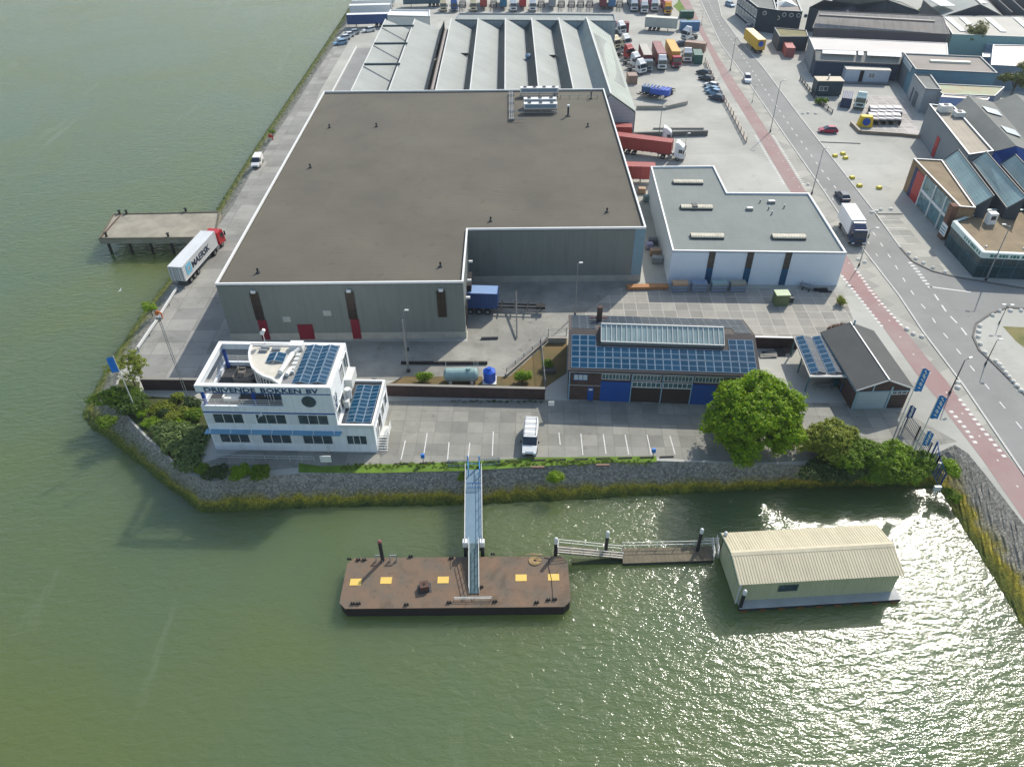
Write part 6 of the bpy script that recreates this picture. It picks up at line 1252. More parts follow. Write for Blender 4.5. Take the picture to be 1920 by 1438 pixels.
for x, y, m_, l in ((1152, 76, PK, 'dark slate truck tractor at the far end of the line beside the gabled shed'), (1168, 67, PW, 'white truck tractor at the far end of the line beside the gabled shed'), (1158, 95, PC, 'cream truck tractor second in the line beside the gabled shed'), (1177, 92, PW, 'white truck tractor with high roof second in the outer line beside the gabled shed'),
                    (1183, 112, PR, 'red and white truck tractor in the middle of the line beside the gabled shed'), (1196, 128, PW, 'white truck tractor third from the near end of the line beside the gabled shed'), (1206, 141, PW, 'white truck tractor nearest in the line beside the gabled shed')):
    tractor((x, y), (x-24, y-9), l, m_)
container((1186, 159), (1180, 147), 'small brown box at the near end of the tractor line', BRC, 3.2, 2.2)
for k, (dx, dy) in enumerate(((0, 0), (11, 2), (24, 4))):
    trailer((1198+dx*1.0, 186+dy), (1230+dx, 172+dy), ['blue skeleton trailer at the left of the stack on the yard', 'blue skeleton trailer in the middle of the stack on the yard', 'blue skeleton trailer at the right of the stack on the yard'][k], BLC, 9, box=False, group='stacked skeleton trailers', name='skeleton_trailer')
for x, y, m_, l, z in ((1222, 172, plain('blue frame', 52, 96, 140), 'blue steel frame stack lying on the left skeleton trailers', 1.25), (1238, 176, plain('royal blue tarp', 60, 96, 190), 'bright blue tarped load on the right skeleton trailers', 1.25)):
    p = at(x, y, z); t = thing('trailer_load', l, 'load', (p.x, p.y, z), R(-25)); g = MB(); g.box(-2.4, 2.4, -1.2, 1.2, 0, 1.3); g.build('body', m_, t, bevel=.08)
    g = MB()
    for k in range(6): g.box(-2.4+k*.9, -2.1+k*.9, -1.25, 1.25, 1.301, 1.5)
    g.build('slats', GREYM if 'frame' in l else m_, t)
# --- row at the top of the photo
ROW = [(832, 'T', PC, 'cream truck tractor with high roof, first from the left in the far top row'), (852, 'T', PB, 'bright blue truck tractor in the far top row'), (868, 'K', None, 'empty chassis right of the blue tractor in the far top row'), (888, 'T', PC, 'cream truck tractor left of the dark red container in the far top row'),
       (907, 'C', REDC, 'dark red container on a trailer left of the green one in the far top row'), (926, 'K', None, 'empty green-grey chassis between the red and blue boxes in the far top row'), (944, 'C', rib_mat('teal blue tank box', 30, 110, 140), 'teal blue container box left of the white cab in the far top row'), (963, 'T', PW, 'white truck tractor in the middle of the far top row'),
       (980, 'C', rib_mat('bright red container', 176, 50, 58), 'bright red container right of the middle white cab in the far top row'), (999, 'T', PW, 'white and red truck tractor right of the bright red container in the far top row'), (1015, 'K', None, 'empty cream chassis left of the grey box in the far top row'), (1035, 'C', GYC, 'grey container box in the far top row'),
       (1053, 'K', None, 'empty chassis first right of the grey box in the far top row'), (1072, 'K', None, 'empty chassis second right of the grey box in the far top row'), (1089, 'K', None, 'empty chassis third right of the grey box in the far top row'), (1106, 'K', PR, 'empty reddish chassis left of the maroon box in the far top row'),
       (1130, 'C', rib_mat('maroon box', 120, 52, 60), 'maroon container box in the far top row'), (1147, 'C', rib_mat('mid blue container', 70, 118, 160), 'blue container box right of the maroon box in the far top row'), (1162, 'K', None, 'empty chassis left of the angled white trucks in the far top row')]
for px, k, m_, l in ROW:
    f_, r_ = (px, 24), (px-1, -22)
    if k == 'T': tractor(f_, r_, l, m_)
    elif k == 'C': trailer((px, 20), r_, l, m_, 12.2, group='boxes in the far top row')
    else: trailer((px, 22), r_, l, m_, 11, box=False, group='empty skeleton trailers', name='skeleton_trailer')
for x, y, pm, cm_, l in ((1189, 24, PW, GYC, 'white-cabbed truck, left of four angled trucks at the top of the yard'), (1208, 28, PW, rib_mat('pale pink container', 196, 150, 150), 'white-cabbed truck standing forward, second of four angled trucks at the top'), (1227, 24, PW, rib_mat('magenta container', 150, 50, 110), 'white-cabbed truck with magenta box, third of four angled trucks at the top'), (1252, 30, PY, rib_mat('rose container', 180, 110, 120), 'yellow-cabbed truck, right of four angled trucks at the top')):
    semi((x, y), (x-18, y-42), l, pm, cm_, 12.2)
# white trailers by the river, blue-sided
for k, (y, m_, l) in enumerate(((52, 'b', 'white-topped trailer with blue side, nearest of the trailers stacked along the river quay'), (34, 'w', 'white trailer second from the front of the group on the river quay'), (24, 'w', 'white trailer third from the front of the group on the river quay'), (13, 'w', 'white trailer farthest of the group on the river quay'))):
    trailer((653+k*5, y), (725+k*5, y-2), l, BLC if m_ == 'b' else WTR, 13.6, 2.75, roofm=WTR)
trailer((757, 14), (830, 12), 'long teal trailer lying across at the top left of the truck park', rib_mat('dark teal trailer', 60, 92, 110), 13.6, 2.7)
# blue container on a skeleton trailer at the warehouse dock
a, d, rz = place((1022, 586), (884, 582)); t = thing('container_trailer', 'blue container at the back of a long black skeleton trailer docked at the grey warehouse', 'trailer', a-d*6.6, rz); trailer_parts(t, -6.2, 12.6, 3, DARK); c = box_body(t, .6, 6.6, 1.22, BLC, 2.6, roofm=plain('pale blue container top', 120, 150, 190))
g = MB(); g.box(-.5, .5, -6.6, -5.2, .9, 1.3); g.cyl((0, -6.0, .6), (0, -6.0, .9), .25, n=8); g.build('gooseneck', DARK, t)
g = MB(); g.box(-1.25, -1.222, 5.2, 6.2, 3.3, 3.5); g.build('yellow_sign', plain('yellow sticker', 206, 210, 60), t)
g = MB(); a, b = at(968, 546, 2.6), at(969, 633, .3); g.bar(a, b, .22); g2 = g
single(g, 'barrier_boom', plain('dark barrier pole', 62, 66, 70), 'long dark pole crossing the front of the skeleton trailer', 'pole')
# yard at the upper right
t = thing('yellow_machine', 'square yellow machine with a blue round middle at the front of the machine yard', 'machine', at(1621, 238, 0), R(-10)); g = MB(); g.box(-1.6, 1.6, -.5, 1.5, 0, 2.4, top=(.8, .8)); g.build('body', plain('yellow machine paint', 226, 190, 30), t, bevel=.1); g = MB(); g.cyl((0, -.42, 1.3), (0, -.62, 1.3), .85, n=16); g.build('blue_disc', plain('blue disc', 18, 80, 170), t)
tractor((1609, 207), (1617, 178), 'pale green and white truck tractor standing in the machine yard', plain('pale green-white cab', 186, 206, 200))
container((1584, 203), (1588, 186), 'open dark blue skip container at the left of the machine yard', rib_mat('navy skip', 30, 52, 88), 5.5, 2.3)
mz = 0
for r_ in range(2):
    for c in range(4):
        x, y = 1636+c*14+r_*2, 236-r_*14; t = trailer((x, y), (x-3, y-14), f'bare machine chassis, {["first", "second", "third", "fourth"][c]} from the left in the {["front", "back"][r_]} row of the machine yard', BLC, 5.2, box=False, group='bare chassis in the machine yard', name='machine_chassis'); g = MB()
        for q in range(3): g.box(-1.0, 1.0, -2.3+q*1.6, -1.3+q*1.6, 1.2, 1.55+.2*(q % 2))
        g.build('deck_box', plain('pale machine covers', 196, 192, 190), t)
# ============================================================ WALLS, TANKS, LAMPS, FLAGS, SMALL THINGS
def wall(name, label, pts, z, th, m, cap=None, group=None, cat='wall'):
    P = [at(*p, z) for p in pts]; t = thing(name, label, cat, (P[0].x, P[0].y, 0), 0, group); g = MB(); gc = MB()
    for a, b in zip(P, P[1:]):
        d = (b-a).normalized(); n_ = Vector((-d.y, d.x, 0)); q = [a-d*.0, b, b+n_*th, a+n_*th]; g.prism(q, 0, z-.08); q = [a-n_*.04, b-n_*.04, b+n_*(th+.04), a+n_*(th+.04)]; gc.prism(q, z-.079, z)
    g.build('masonry', m, t, local=False); gc.build('coping', cap or plain('pale wall cap', 140, 134, 124), t, local=False); return t
DBR = mat('dark red-brown brick wall', sl(70, 54, 50), .95, .2, .5, pat='brick', ps=(.44, .14), pc=(1.2, 1.2, 1.2), pw=.012)
wall('brick_wall', 'long dark brick wall between the car park and the tanks', [(722, 722), (1022, 729)], 1.9, .35, DBR)
wall('brick_wall', 'dark brick wall left of the office behind the hedges', [(262, 711), (372, 712)], 1.9, .35, DBR)
wall('brick_wall', 'dark retaining wall behind the carport below the pale slab yard', [(1415, 632), (1500, 634)], 2.0, .3, DBR, plain('white wall cap', 206, 204, 198))
wall('concrete_wall', 'low concrete wall running diagonally past the sandy corner', [(950, 702), (1028, 634)], .5, .3, CONC)
wall('concrete_wall', 'short concrete wall end beside the solar-roofed workshop', [(1028, 634), (1062, 634)], .9, .3, CONC)
fence_run('fence', 'thin rail fence on the diagonal concrete wall', [at(950, 702, 0), at(1028, 636, 0)], 1.1, GREYM, 1, bars='h', w_=.035, posts=2.2)
fence_run('fence', 'grey rail fence at the top of the sandy corner', [at(1028, 632, 0), at(1062, 630, 0)], 1.4, GREYM, 1, bars='h', w_=.035)
fence_run('fence', 'thin grey mesh fence between the sandy corner and the solar workshop', [at(1022, 734, 0), at(1014, 652, 0)], 2.0, GREYM, .4, w_=.03, posts=9)
fence_run('fence', 'long pale concrete fence along the cycle path beside the truck park', [(1322, 118), (1345, 168), (1374, 220), (1399, 268)], 1.3, plain('pale fence', 190, 176, 160), 1.2, w_=.07, bars='h', posts=3)
fence_run('fence', 'low dark fence around the machine yard', [(1500, 150), (1535, 196), (1560, 214)], 1.0, DGREY, 1.4, bars='h', w_=.06)
g = MB(); P = [at(1196, 197, 1.3), at(1262, 195, 1.3), at(1290, 190, .3)]; 
wall('concrete_wall', 'low pale retaining wall under the stacked skeleton trailers', [(1194, 199), (1250, 199), (1290, 190)], .9, .5, CONC)
wall('concrete_wall', 'dark low dock wall at the top of the loading yard', [(1168, 250), (1328, 246)], 1.1, .5, plain('dark concrete', 96, 98, 94, .9), plain('dark concrete', 112, 112, 106, .9))
wall('concrete_wall', 'thin low wall north of the dark dock wall', [(1225, 240), (1320, 240)], .4, .3, CONC)
wall('planter_wall', 'low light wall around the machine yard front', [(1595, 228), (1612, 245), (1690, 250), (1727, 254)], .7, .4, mat('brown timber kerb', sl(150, 132, 110), .9, .15, .4))
# guard rail on the west quay
def guard(label, a, b):
    t = thing('guard_rail', label, 'guard rail', (*at(*a, 0).xy, 0), 0, 'white guard rails on the west quay'); A, B = at(*a, .75), at(*b, .75); g = MB(); g.bar(A, B, .22, .35); g.build('beam', OFFW, t, local=False)
    n_ = int((B-A).length/3); g = MB()
    for k in range(n_+1): p = A.lerp(B, k/max(1, n_)); g.bar(Vector((p.x, p.y, 0)), p, .12)
    g.build('posts', GREYM, t, local=False)
guard('thick white guard rail at the corner of the west quay above the garden', (258, 652), (298, 594)); guard('white guard rail behind the container truck on the west quay', (299, 592), (331, 540))
# tanks
a, b = at(836, 703, 1.15), at(893, 703, 1.15); t = thing('storage_tank', 'grey-green horizontal cylinder tank behind the brick wall', 'tank', ((a.x+b.x)/2, a.y, 0)); L2 = (b.x-a.x)/2; TKM = mat('grey-green tank paint', sl(140, 166, 162), .45, .08, .4, streak=.2)
rings = []; 
for x, r_ in ((-L2-.35, .05), (-L2-.28, .45), (-L2-.1, .8), (-L2+.12, .95), (L2-.12, .95), (L2+.1, .8), (L2+.28, .45), (L2+.35, .05)): rings.append([(x, r_*math.cos(q), 1.2+r_*math.sin(q)) for q in [2*math.pi*i/20 for i in range(20)]])
g = MB(); g.loft(rings); g.build('vessel', TKM, t, smooth=False); g = MB(); g.cyl((L2-1.0, 0, 2.1), (L2-1.0, 0, 2.35), .3, n=12); g.build('hatch', TKM, t)
for x in (-L2+.6, L2-.6): g = MB(); g.box(x-.2, x+.2, -.8, .8, 0, .6); g.build('saddle', OFFW, t)
g = MB(); 
for x in (L2-.3, L2, L2+.25): g.bar((x, .9, .4), (x, .9, 2.7), .05)
g.bar((-L2, .9, 2.6), (-L2, .9, .2), .05); g.build('pipework', OFFW, t)
p = at(918, 714, 0); t = thing('water_tank', 'bright blue upright round tank beside the grey-green tank', 'tank', (p.x, p.y, 0)); BT = plain('bright blue plastic', 16, 84, 190, .35, .05); g = MB(); g.cyl((0, 0, .15), (0, 0, 1.75), .85, n=24); g.cyl((0, 0, 1.75), (0, 0, 2.1), .85, .3, n=24); g.build('body', BT, t); g = MB(); g.cyl((0, 0, 2.1), (0, 0, 2.25), .3, n=14); g.build('lid', BT, t)
g = MB(); g.box(-.95, .95, -.95, .95, 0, .15); g.build('pallet', OFFW, t)
g = MB(); a, b = at(752, 680, .25), at(914, 680, .25); g.bar(a, b, .35, .3); single(g, 'beam', DARK, 'long black beam lying on the yard behind the tanks', 'beam')
g = MB(); a, b = at(902, 634, .2), at(934, 633, .2); g.bar(a, b, .3, .25); single(g, 'beam', DGREY, 'short grey beam lying near the warehouse corner', 'beam')
g = MB(); a, b = at(716, 605, .1), at(752, 683, .1)
# lamps
def lamp(base, top, label, arm=(1.2, 0), heads=1, r=.07, head=True, m=GREYM, group='street lamps', hh=None, name='street_lamp'):
    b = at(*base, 0); z = hh
    if z is None:
        best = 1e9
        for k in range(20, 200):
            q = Vector((b.x, b.y, k*.1)); dd = q-Vector((0, 0, CAMH)); kk = dd.dot(_f); py = 719-FPX*dd.dot(CU)/kk
            if abs(py-top[1]) < best: best = abs(py-top[1]); z = k*.1
    t = thing(name, label, 'street lamp' if head else 'pole', b, 0, group); g = MB(); g.cyl((0, 0, 0), (0, 0, z), r*1.3, r*.7, n=8); g.build('pole', m, t); g = MB(); g.cyl((0, 0, 0), (0, 0, .5), r*2.2, n=8); g.build('base', DGREY, t)
    if head:
        dirs = [arm] if heads == 1 else [arm, (-arm[0], -arm[1])]
        for ax, ay in dirs:
            g = MB(); g.cyl((0, 0, z-.05), (ax*.6, ay*.6, z+.1), r*.6, n=6); g.build('arm', m, t)
            g = MB(); L0 = math.hypot(ax, ay); u = Vector((ax, ay, 0))/max(L0, .01); c = u*(L0*.6)+Vector((0, 0, z+.1)); g.obox(c-Vector((-u.y, u.x, 0))*.16, u*.55, Vector((-u.y, u.x, 0))*.24, Vector((0, 0, .14))); g.build('lamp_head', OFFW, t)
    return t
lamp((1848, 526), (1894, 424), 'tall street lamp before the canopied shop fascia', (-1.0, .3), 1, .09)
lamp((1780, 738), (1809, 676), 'dark street lamp with bright head beside the red cycle path', (.9, .4), 1, .08, m=DGREY)
lamp((1847, 684), (1871, 638), 'dark short post with sign head on the far kerb of the junction', (.3, 0), 1, .06, m=DGREY)
lamp((1873, 607), (1889, 573), 'dark T-shaped post on the paved corner right of the junction', (.5, 0), 2, .05, m=DGREY)
lamp((1610, 499), (1632, 429), 'slim street lamp by the corner of the white workshop', (1.2, 0), 1, .07)
lamp((1444, 248), (1470, 153), 'tall slim street lamp on the verge left of the main road, above the white workshop', (.9, 0), 1, .08)
lamp((1522, 364), (1545, 279), 'tall slim street lamp right behind the white workshop', (.9, 0), 1, .08)
lamp((1369, 133), (1378, 72), 'slim street lamp left of the white car on the main road', (.9, 0), 1, .08)
lamp((1410, 193), (1413, 162), 'short sign post on the verge below the white car on the road', (.3, 0), 1, .04)
lamp((1315, 48), (1318, 24), 'thin post on the verge near the top of the main road', (.3, 0), 1, .05)
lamp((1235, 257), (1240, 203), 'light mast standing at the dark dock wall of the loading yard', (.3, 0), 1, .08)
lamp((1281, 300), (1283, 252), 'light mast beside the white cab of the red container truck', (.3, 0), 1, .06)
lamp((1078, 592), (1080, 495), 'tall pale light mast behind the left end of the solar workshop', (.3, 0), 1, .08)
lamp((766, 697), (762, 600), 'grey steel mast on the yard beside the tanks', (0, 0), 1, .12, head=False, name='mast')
lamp((765, 657), (752, 583), 'pale light mast with square floodlight in front of the grey warehouse', (.3, 0), 1, .08)
t = thing('lattice_mast', 'tall slim lattice mast rising beside the left end of the brick wall', 'mast', at(355, 752, 0)); g = MB(); Hm = 13.2
for x, y in ((-.16, -.12), (.16, -.12), (0, .16)): g.cyl((x, y, 0), (x*.6, y*.6, Hm), .035, n=5)
for k in range(33): z = k*.4; g.bar((-.16, -.12, z), (.16, -.12, z+.2), .03); g.bar((.16, -.12, z+.2), (0, .16, z+.4), .03)
g.build('lattice', GREYM, t); g = MB(); g.box(-.35, .35, -.2, .1, Hm, Hm+.3); g.build('floodlight', GREYM, t)
p = at(305, 597, 0); g = MB(); g.cyl((p.x, p.y, 0), (p.x, p.y, 1.1), .12, n=8); g.cyl((p.x-.5, p.y, .9), (p.x-.5, p.y+.12, .9), .45, n=16); single(g, 'lifebuoy_post', plain('orange lifebuoy', 214, 110, 40), 'orange lifebuoy post at the quay edge beside the small green tree', 'lifebuoy')
p = at(512, 263, 0); g = MB(); g.cyl((p.x, p.y, 0), (p.x, p.y, 1.1), .12, n=8); g.cyl((p.x-.5, p.y, .9), (p.x-.5, p.y+.12, .9), .45, n=16); single(g, 'lifebuoy_post', plain('red lifebuoy', 190, 60, 44), 'red lifebuoy post on the west quay above the old white van', 'lifebuoy')
# flags
def flag(base, top, label, w_, hgt, dirn=(1, 0), m=None, script=True, z=None, drop=.1, skew=.0, group='blue company flags'):
    b = at(*base, 0); zt = z; best = 1e9
    if zt is None:
        for k in range(20, 200):
            q = Vector((b.x, b.y, k*.1)); dd = q-Vector((0, 0, CAMH)); py = 719-FPX*dd.dot(CU)/dd.dot(_f)
            if abs(py-top[1]) < best: best = abs(py-top[1]); zt = k*.1
    t = thing('flag_pole', label, 'flag', b, 0, group); g = MB(); g.cyl((0, 0, 0), (0, 0, zt), .08, .045, n=8); g.build('pole', OFFW, t)
    u = Vector((*dirn, 0)).normalized(); n_ = Vector((-u.y, u.x, 0)); g = MB(); nx, nz = 10, 14
    def P_(i, j): s = i/nx; q = j/nz; return u*(w_*s+.05)+n_*(.12*math.sin(s*6+q*3)*s)+Vector((0, 0, zt-drop-hgt*q-skew*s+.06*math.sin(s*5+q*4)))
    for i in range(nx):
        for j in range(nz): a, b_, c, d = P_(i, j), P_(i+1, j), P_(i+1, j+1), P_(i, j+1); g.face([a, b_, c, d])
    f = g.build('cloth', m or plain('company flag blue', 0, 120, 190, .7, .06), t)
    if script:
        g = MB(); rr = random.Random(int(base[0]))
        for k in range(7):
            q = .12+k*.115; s0 = .3+.1*rr.random(); a = P_(3, int(q*nz))+Vector((0, 0, 0)); b_ = P_(7, int(q*nz)+1)
            for off in (.06, -.06): g.bar(a-n_*.0+n_*off, b_+n_*off, .03, .12); 
            c = P_(5, int(q*nz)); 
            for off in (.06, -.06): g.bar(c+n_*off+Vector((0, 0, .12)), c+n_*off-Vector((0, 0, .12)), .03, .1)
        g.build('white_script', WHITE, f)
    return t
flag((257, 773), (207, 668), 'blue flag on a leaning white pole at the tip of the river garden', .8, 2.3, (-.9, -.3), plain('sky blue flag', 30, 130, 220, .7), False, group=None)
flag((1684, 799), (1728, 690), 'tall blue banner flag with white script on the pole nearest the garage', .8, 3.4, (.9, -.5))
flag((1713, 847), (1757, 740), 'tall blue banner flag with white script on the pole beside the sliding gate', .8, 3.4, (.9, -.5))
flag((1690, 800), (1705, 758), 'short dark blue banner behind the tall banner nearest the garage', .7, 1.9, (.8, -.6), plain('navy banner', 20, 60, 120, .7))
flag((1722, 846), (1737, 806), 'short blue banner with white script at the river end of the sliding gate', .7, 2.2, (.8, -.6))
fence_run('sliding_gate', 'diagonal dark barred sliding gate beside the banner flags', [(1696, 798), (1716, 822), (1738, 852)], 1.9, plain('dark blue-grey bars', 60, 76, 100), .25, cat='gate', w_=.045)
fence_run('fence', 'spiked fan fence in blue going down the revetment to the water', [at(1744, 858, 0), at(1748, 885, -1.0), at(1760, 915, -3.0)], 2.6, plain('strong blue fence mesh', 20, 84, 150),   .45, w_=.05)
for px, py, l in ((1764, 872, 'white board on the revetment beside the blue fan fence'), (1757, 916, 'pale box at the lower end of the blue fan fence')):
    p = at(px, py, -1); g = MB(); g.box(p.x-.4, p.x+.4, p.y-.15, p.y+.15, -1.3, -.6); g.box(p.x-.05, p.x+.05, p.y-.05, p.y+.05, -2.2, -1.3); single(g, 'sign_board', OFFW, l, 'sign')
# signs and small posts in the car park
for px, py, l in ((794, 868, 'blue charging post at the water side of the car park left of the gangway'), (1224, 858, 'blue charging post at the water side of the car park right of the white van')):
    p = at(px, py, 0); t = thing('charging_post', l, 'post', p); g = MB(); g.cyl((0, 0, 0), (0, 0, 1.0), .05, n=8); g.build('pole', GREYM, t); g = MB(); g.box(-.22, .22, -.15, .15, .9, 1.5); g.build('box', plain('sky blue box', 40, 120, 200), t, bevel=.03)
p = at(614, 876, 0); t = thing('notice_board', 'white notice board on two legs in front of the office annex', 'sign', p); g = MB(); g.box(-.65, .65, -.05, .05, .9, 1.9); g.build('board', WHITE, t)
for x in (-.5, .5): g = MB(); g.cyl((x, 0, 0), (x, 0, .9), .04, n=6); g.build('leg', GREYM, t)
p = at(1033, 778, 0); t = thing('parking_sign', 'pale sign board on a pole at the car park entrance left of the blue door', 'sign', p); g = MB(); g.box(-.38, .38, -.04, .04, 1.6, 2.3); g.build('board', OFFW, t); g = MB(); g.cyl((0, 0, 0), (0, 0, 1.6), .035, n=6); g.build('pole', GREYM, t)
ORD = ['first', 'second', 'third', 'fourth', 'fifth', 'sixth', 'seventh', 'eighth', 'ninth', 'tenth', 'eleventh', 'twelfth']
for k, px in enumerate((752, 800, 842, 925, 960, 1010, 1048, 1090, 1131, 1172, 1213, 1250)):
    p = at(px, 870-(px-752)*.026, 0); g = MB(); g.box(p.x-.85, p.x+.85, p.y-.09, p.y+.09, .0, .13, R(2)); o = single(g, 'wheel_stop', plain('dark rubber stop', 58, 54, 52, .9), f'dark rubber wheel stop at the water edge of the car park, {ORD[k]} from the left', 'wheel stop', 'wheel stops along the car park edge')
rail_t = thing('handrail', 'thin pale rail in front of the office', 'railing', at(410, 862, 0)); rail(rail_t, at(407, 862, 0), at(590, 866, 0), (.5, .9), 8, w_=.04)
for px, py, l in ((1008, 876, 'brown timber bench-like beam lying on the revetment top left of the bush'), (1130, 872, 'brown timber beam lying on the revetment top right of the bush')):
    p = at(px, py, .1); g = MB(); g.box(p.x-.8, p.x+.8, p.y-.12, p.y+.12, .02, .22); single(g, 'timber_beam', plain('brown timber', 120, 90, 74), l, 'beam')
# pallets, planks, box, clutter around the white workshop
def pallet_stack(px, py, n, label, topm, w_=2.4, wrap=True):
    p = at(px, py, 0); t = thing('pallet_stack', label, 'pallet stack', p, R(2), 'shrink-wrapped stacks along the workshop front'); z = 0
    for k in range(n):
        g = MB(); g.box(-w_/2, w_/2, -.55, .55, z+.1, z+.55); g.build('pack', topm if k == n-1 else plain('blue-grey wrapped pack', 126, 144, 166, .4, .1), t, bevel=.02)
        g = MB()
        for y in (-.5, 0, .45): g.box(-w_/2, w_/2, y-.04, y+.08, z, z+.099)
        g.build('pallet', plain('pallet wood', 120, 104, 84), t); z += .56
for px, n, tm, l in ((1273, 3, plain('tan board', 188, 156, 124), 'leftmost wrapped pallet stack with tan boards on top'), (1309, 3, plain('blue-grey wrapped pack', 126, 144, 166), 'second wrapped pallet stack from the left, topped with blue-grey packs'), (1346, 3, plain('grey-green cover', 140, 166, 166), 'third wrapped pallet stack from the left with grey-green cover'), (1381, 3, plain('mixed cover', 150, 150, 134), 'rightmost wrapped pallet stack with greenish and tan top')):
    pallet_stack(px, 545, n, l, tm)
t = thing('timber_pile', 'long pile of orange-brown planks on the ground at the warehouse corner', 'timber', at(1214, 541, 0), R(1)); 
for i in range(2):
    for j in range(4): g = MB(); g.box(-3.3+rnd.uniform(-.2, .2), 3.1+rnd.uniform(-.2, .2), -.5+j*.26, -.5+j*.26+.22, .1+i*.26, .1+i*.26+.22); g.build('plank', plain('orange-brown plank', 186, 132, 84, .8, .12), t)
g = MB()
for x in (-2.5, 0, 2.5): g.box(x-.08, x+.08, -.55, .6, 0, .099)
g.build('bearer', DGREY, t)
for x, y, w_, m_, l in ((1224, 458, 1.6, plain('dark crate', 80, 88, 96), 'dark crate with blue cover in the gap beside the white workshop'), (1228, 478, 1.8, plain('tan crate', 170, 140, 110), 'tan-topped crate in the gap beside the white workshop'), (1232, 492, 1.8, plain('grey wrapped crate', 140, 148, 148), 'grey wrapped crate nearest the front in the gap beside the white workshop'), (1217, 466, 1.2, plain('lilac bag', 150, 146, 176), 'lilac bag pile at the left in the gap beside the white workshop'),
                      (1203, 362, 1.5, plain('tan crate', 150, 120, 100), 'brown crates behind the warehouse wall near the docked red containers'), (1212, 377, 1.3, plain('teal crate', 110, 140, 140), 'teal wire crate beside the white workshop left wall')):
    p = at(x, y, 0); t = thing('crate', l, 'crate', p, R(rnd.uniform(-8, 8)), 'crates in the gap beside the white workshop'); g = MB(); g.box(-w_/2, w_/2, -.6, .6, .12, 1.1, top=(.95, .92)); g.build('body', m_, t, bevel=.05)
    g = MB()
    for yy in (-.5, .4): g.box(-w_/2, w_/2, yy, yy+.12, 0, .119)
    g.build('pallet', plain('pallet wood', 120, 104, 84), t)
p = at(1462, 569, 0); t = thing('transformer_cabinet', 'olive green cabinet with pale green top on the slab yard', 'cabinet', p, R(1)); g = MB(); g.box(-1.05, 1.05, -.8, .8, 0, 1.9); g.build('body', plain('olive green steel', 104, 116, 78), t); g = MB(); g.box(-1.1, 1.1, -.85, .85, 1.901, 2.0); g.build('top', plain('pale green steel', 176, 190, 150), t)
p = at(1479, 565, 0); g = MB(); g.box(p.x-.3, p.x+.5, p.y-.5, p.y+.5, 0, .9); single(g, 'dark_box', DGREY, 'small dark box against the right side of the olive cabinet', 'box')
t = thing('trolley', 'grey handcart lying by the right end of the white workshop', 'cart', at(1512, 541, 0), R(-30)); g = MB(); g.box(-1.1, 1.1, -.5, .5, .45, .55); g.build('bed', GREYM, t); g = MB()
for x in (-.9, .9): g.bar((x, -.45, .55), (x, -.45, 1.1), .05); g.bar((x, .45, .55), (x, .45, 1.1), .05)
g.build('rails', GREYM, t)
for x in (-.8, .8):
    for y in (-.5, .5): wheel(t, x*.99 if False else y, x, .22, .12)
p = at(1540, 545, 0); g = MB(); g.box(p.x-1.2, p.x+.9, p.y-.3, p.y+.3, .05, .35); g.box(p.x-.5, p.x+1.4, p.y-.6, p.y-.35, .0, .2); single(g, 'scrap_pile', DARK, 'dark scrap lying right of the handcart', 'scrap')
for x, y, w_, h_, m_, l in ((1440, 668, 2.4, .5, plain('pale scrap', 150, 146, 136), 'pale planks lying behind the tree beside the solar workshop'), (1450, 665, 3.2, .35, DGREY, 'dark pipes lying against the retaining wall'), (1468, 660, 2.2, .5, plain('rusty scrap', 90, 80, 74), 'rusty scrap heap left of the carport')):
    p = at(x, y, 0); g = MB()
    for k in range(5): g.bar((p.x-w_/2, p.y-.4+k*.2, .1+.08*(k % 3)), (p.x+w_/2, p.y-.3+k*.18, h_*.4+.06*k), .14)
    single(g, 'scrap_heap', m_, l, 'scrap')
p = at(1583, 735, 0); g = MB(); g.cyl((p.x, p.y, 0), (p.x, p.y, 1.3), .55, n=16); g.cyl((p.x, p.y, 1.3), (p.x, p.y, 1.4), .58, n=16); single(g, 'blue_drum', plain('deep blue plastic', 20, 46, 120), 'deep blue drum standing in front of the carport by the garage wall', 'drum')
p = at(1565, 722, 0); g = MB(); g.box(p.x-.6, p.x+.6, p.y-.45, p.y+.45, .15, 1.2); g.cyl((p.x-.5, p.y-.5, .15), (p.x-.5, p.y+.5, .15), .14, n=8); g.cyl((p.x+.5, p.y-.5, .15), (p.x+.5, p.y+.5, .15), .14, n=8); single(g, 'waste_container', plain('teal plastic', 24, 84, 96), 'teal waste container under the carport', 'waste container')
p = at(1542, 728, 0); t = thing('workbench', 'grey workbench on thin legs at the front of the carport', 'bench', p); g = MB(); g.box(-1.2, 1.2, -.4, .4, .8, .9); g.build('top', GREYM, t)
for x in (-1.1, 1.1):
    for y in (-.35, .35): g = MB(); g.bar((x, y, 0), (x, y, .8), .06); g.build('leg', GREYM, t)
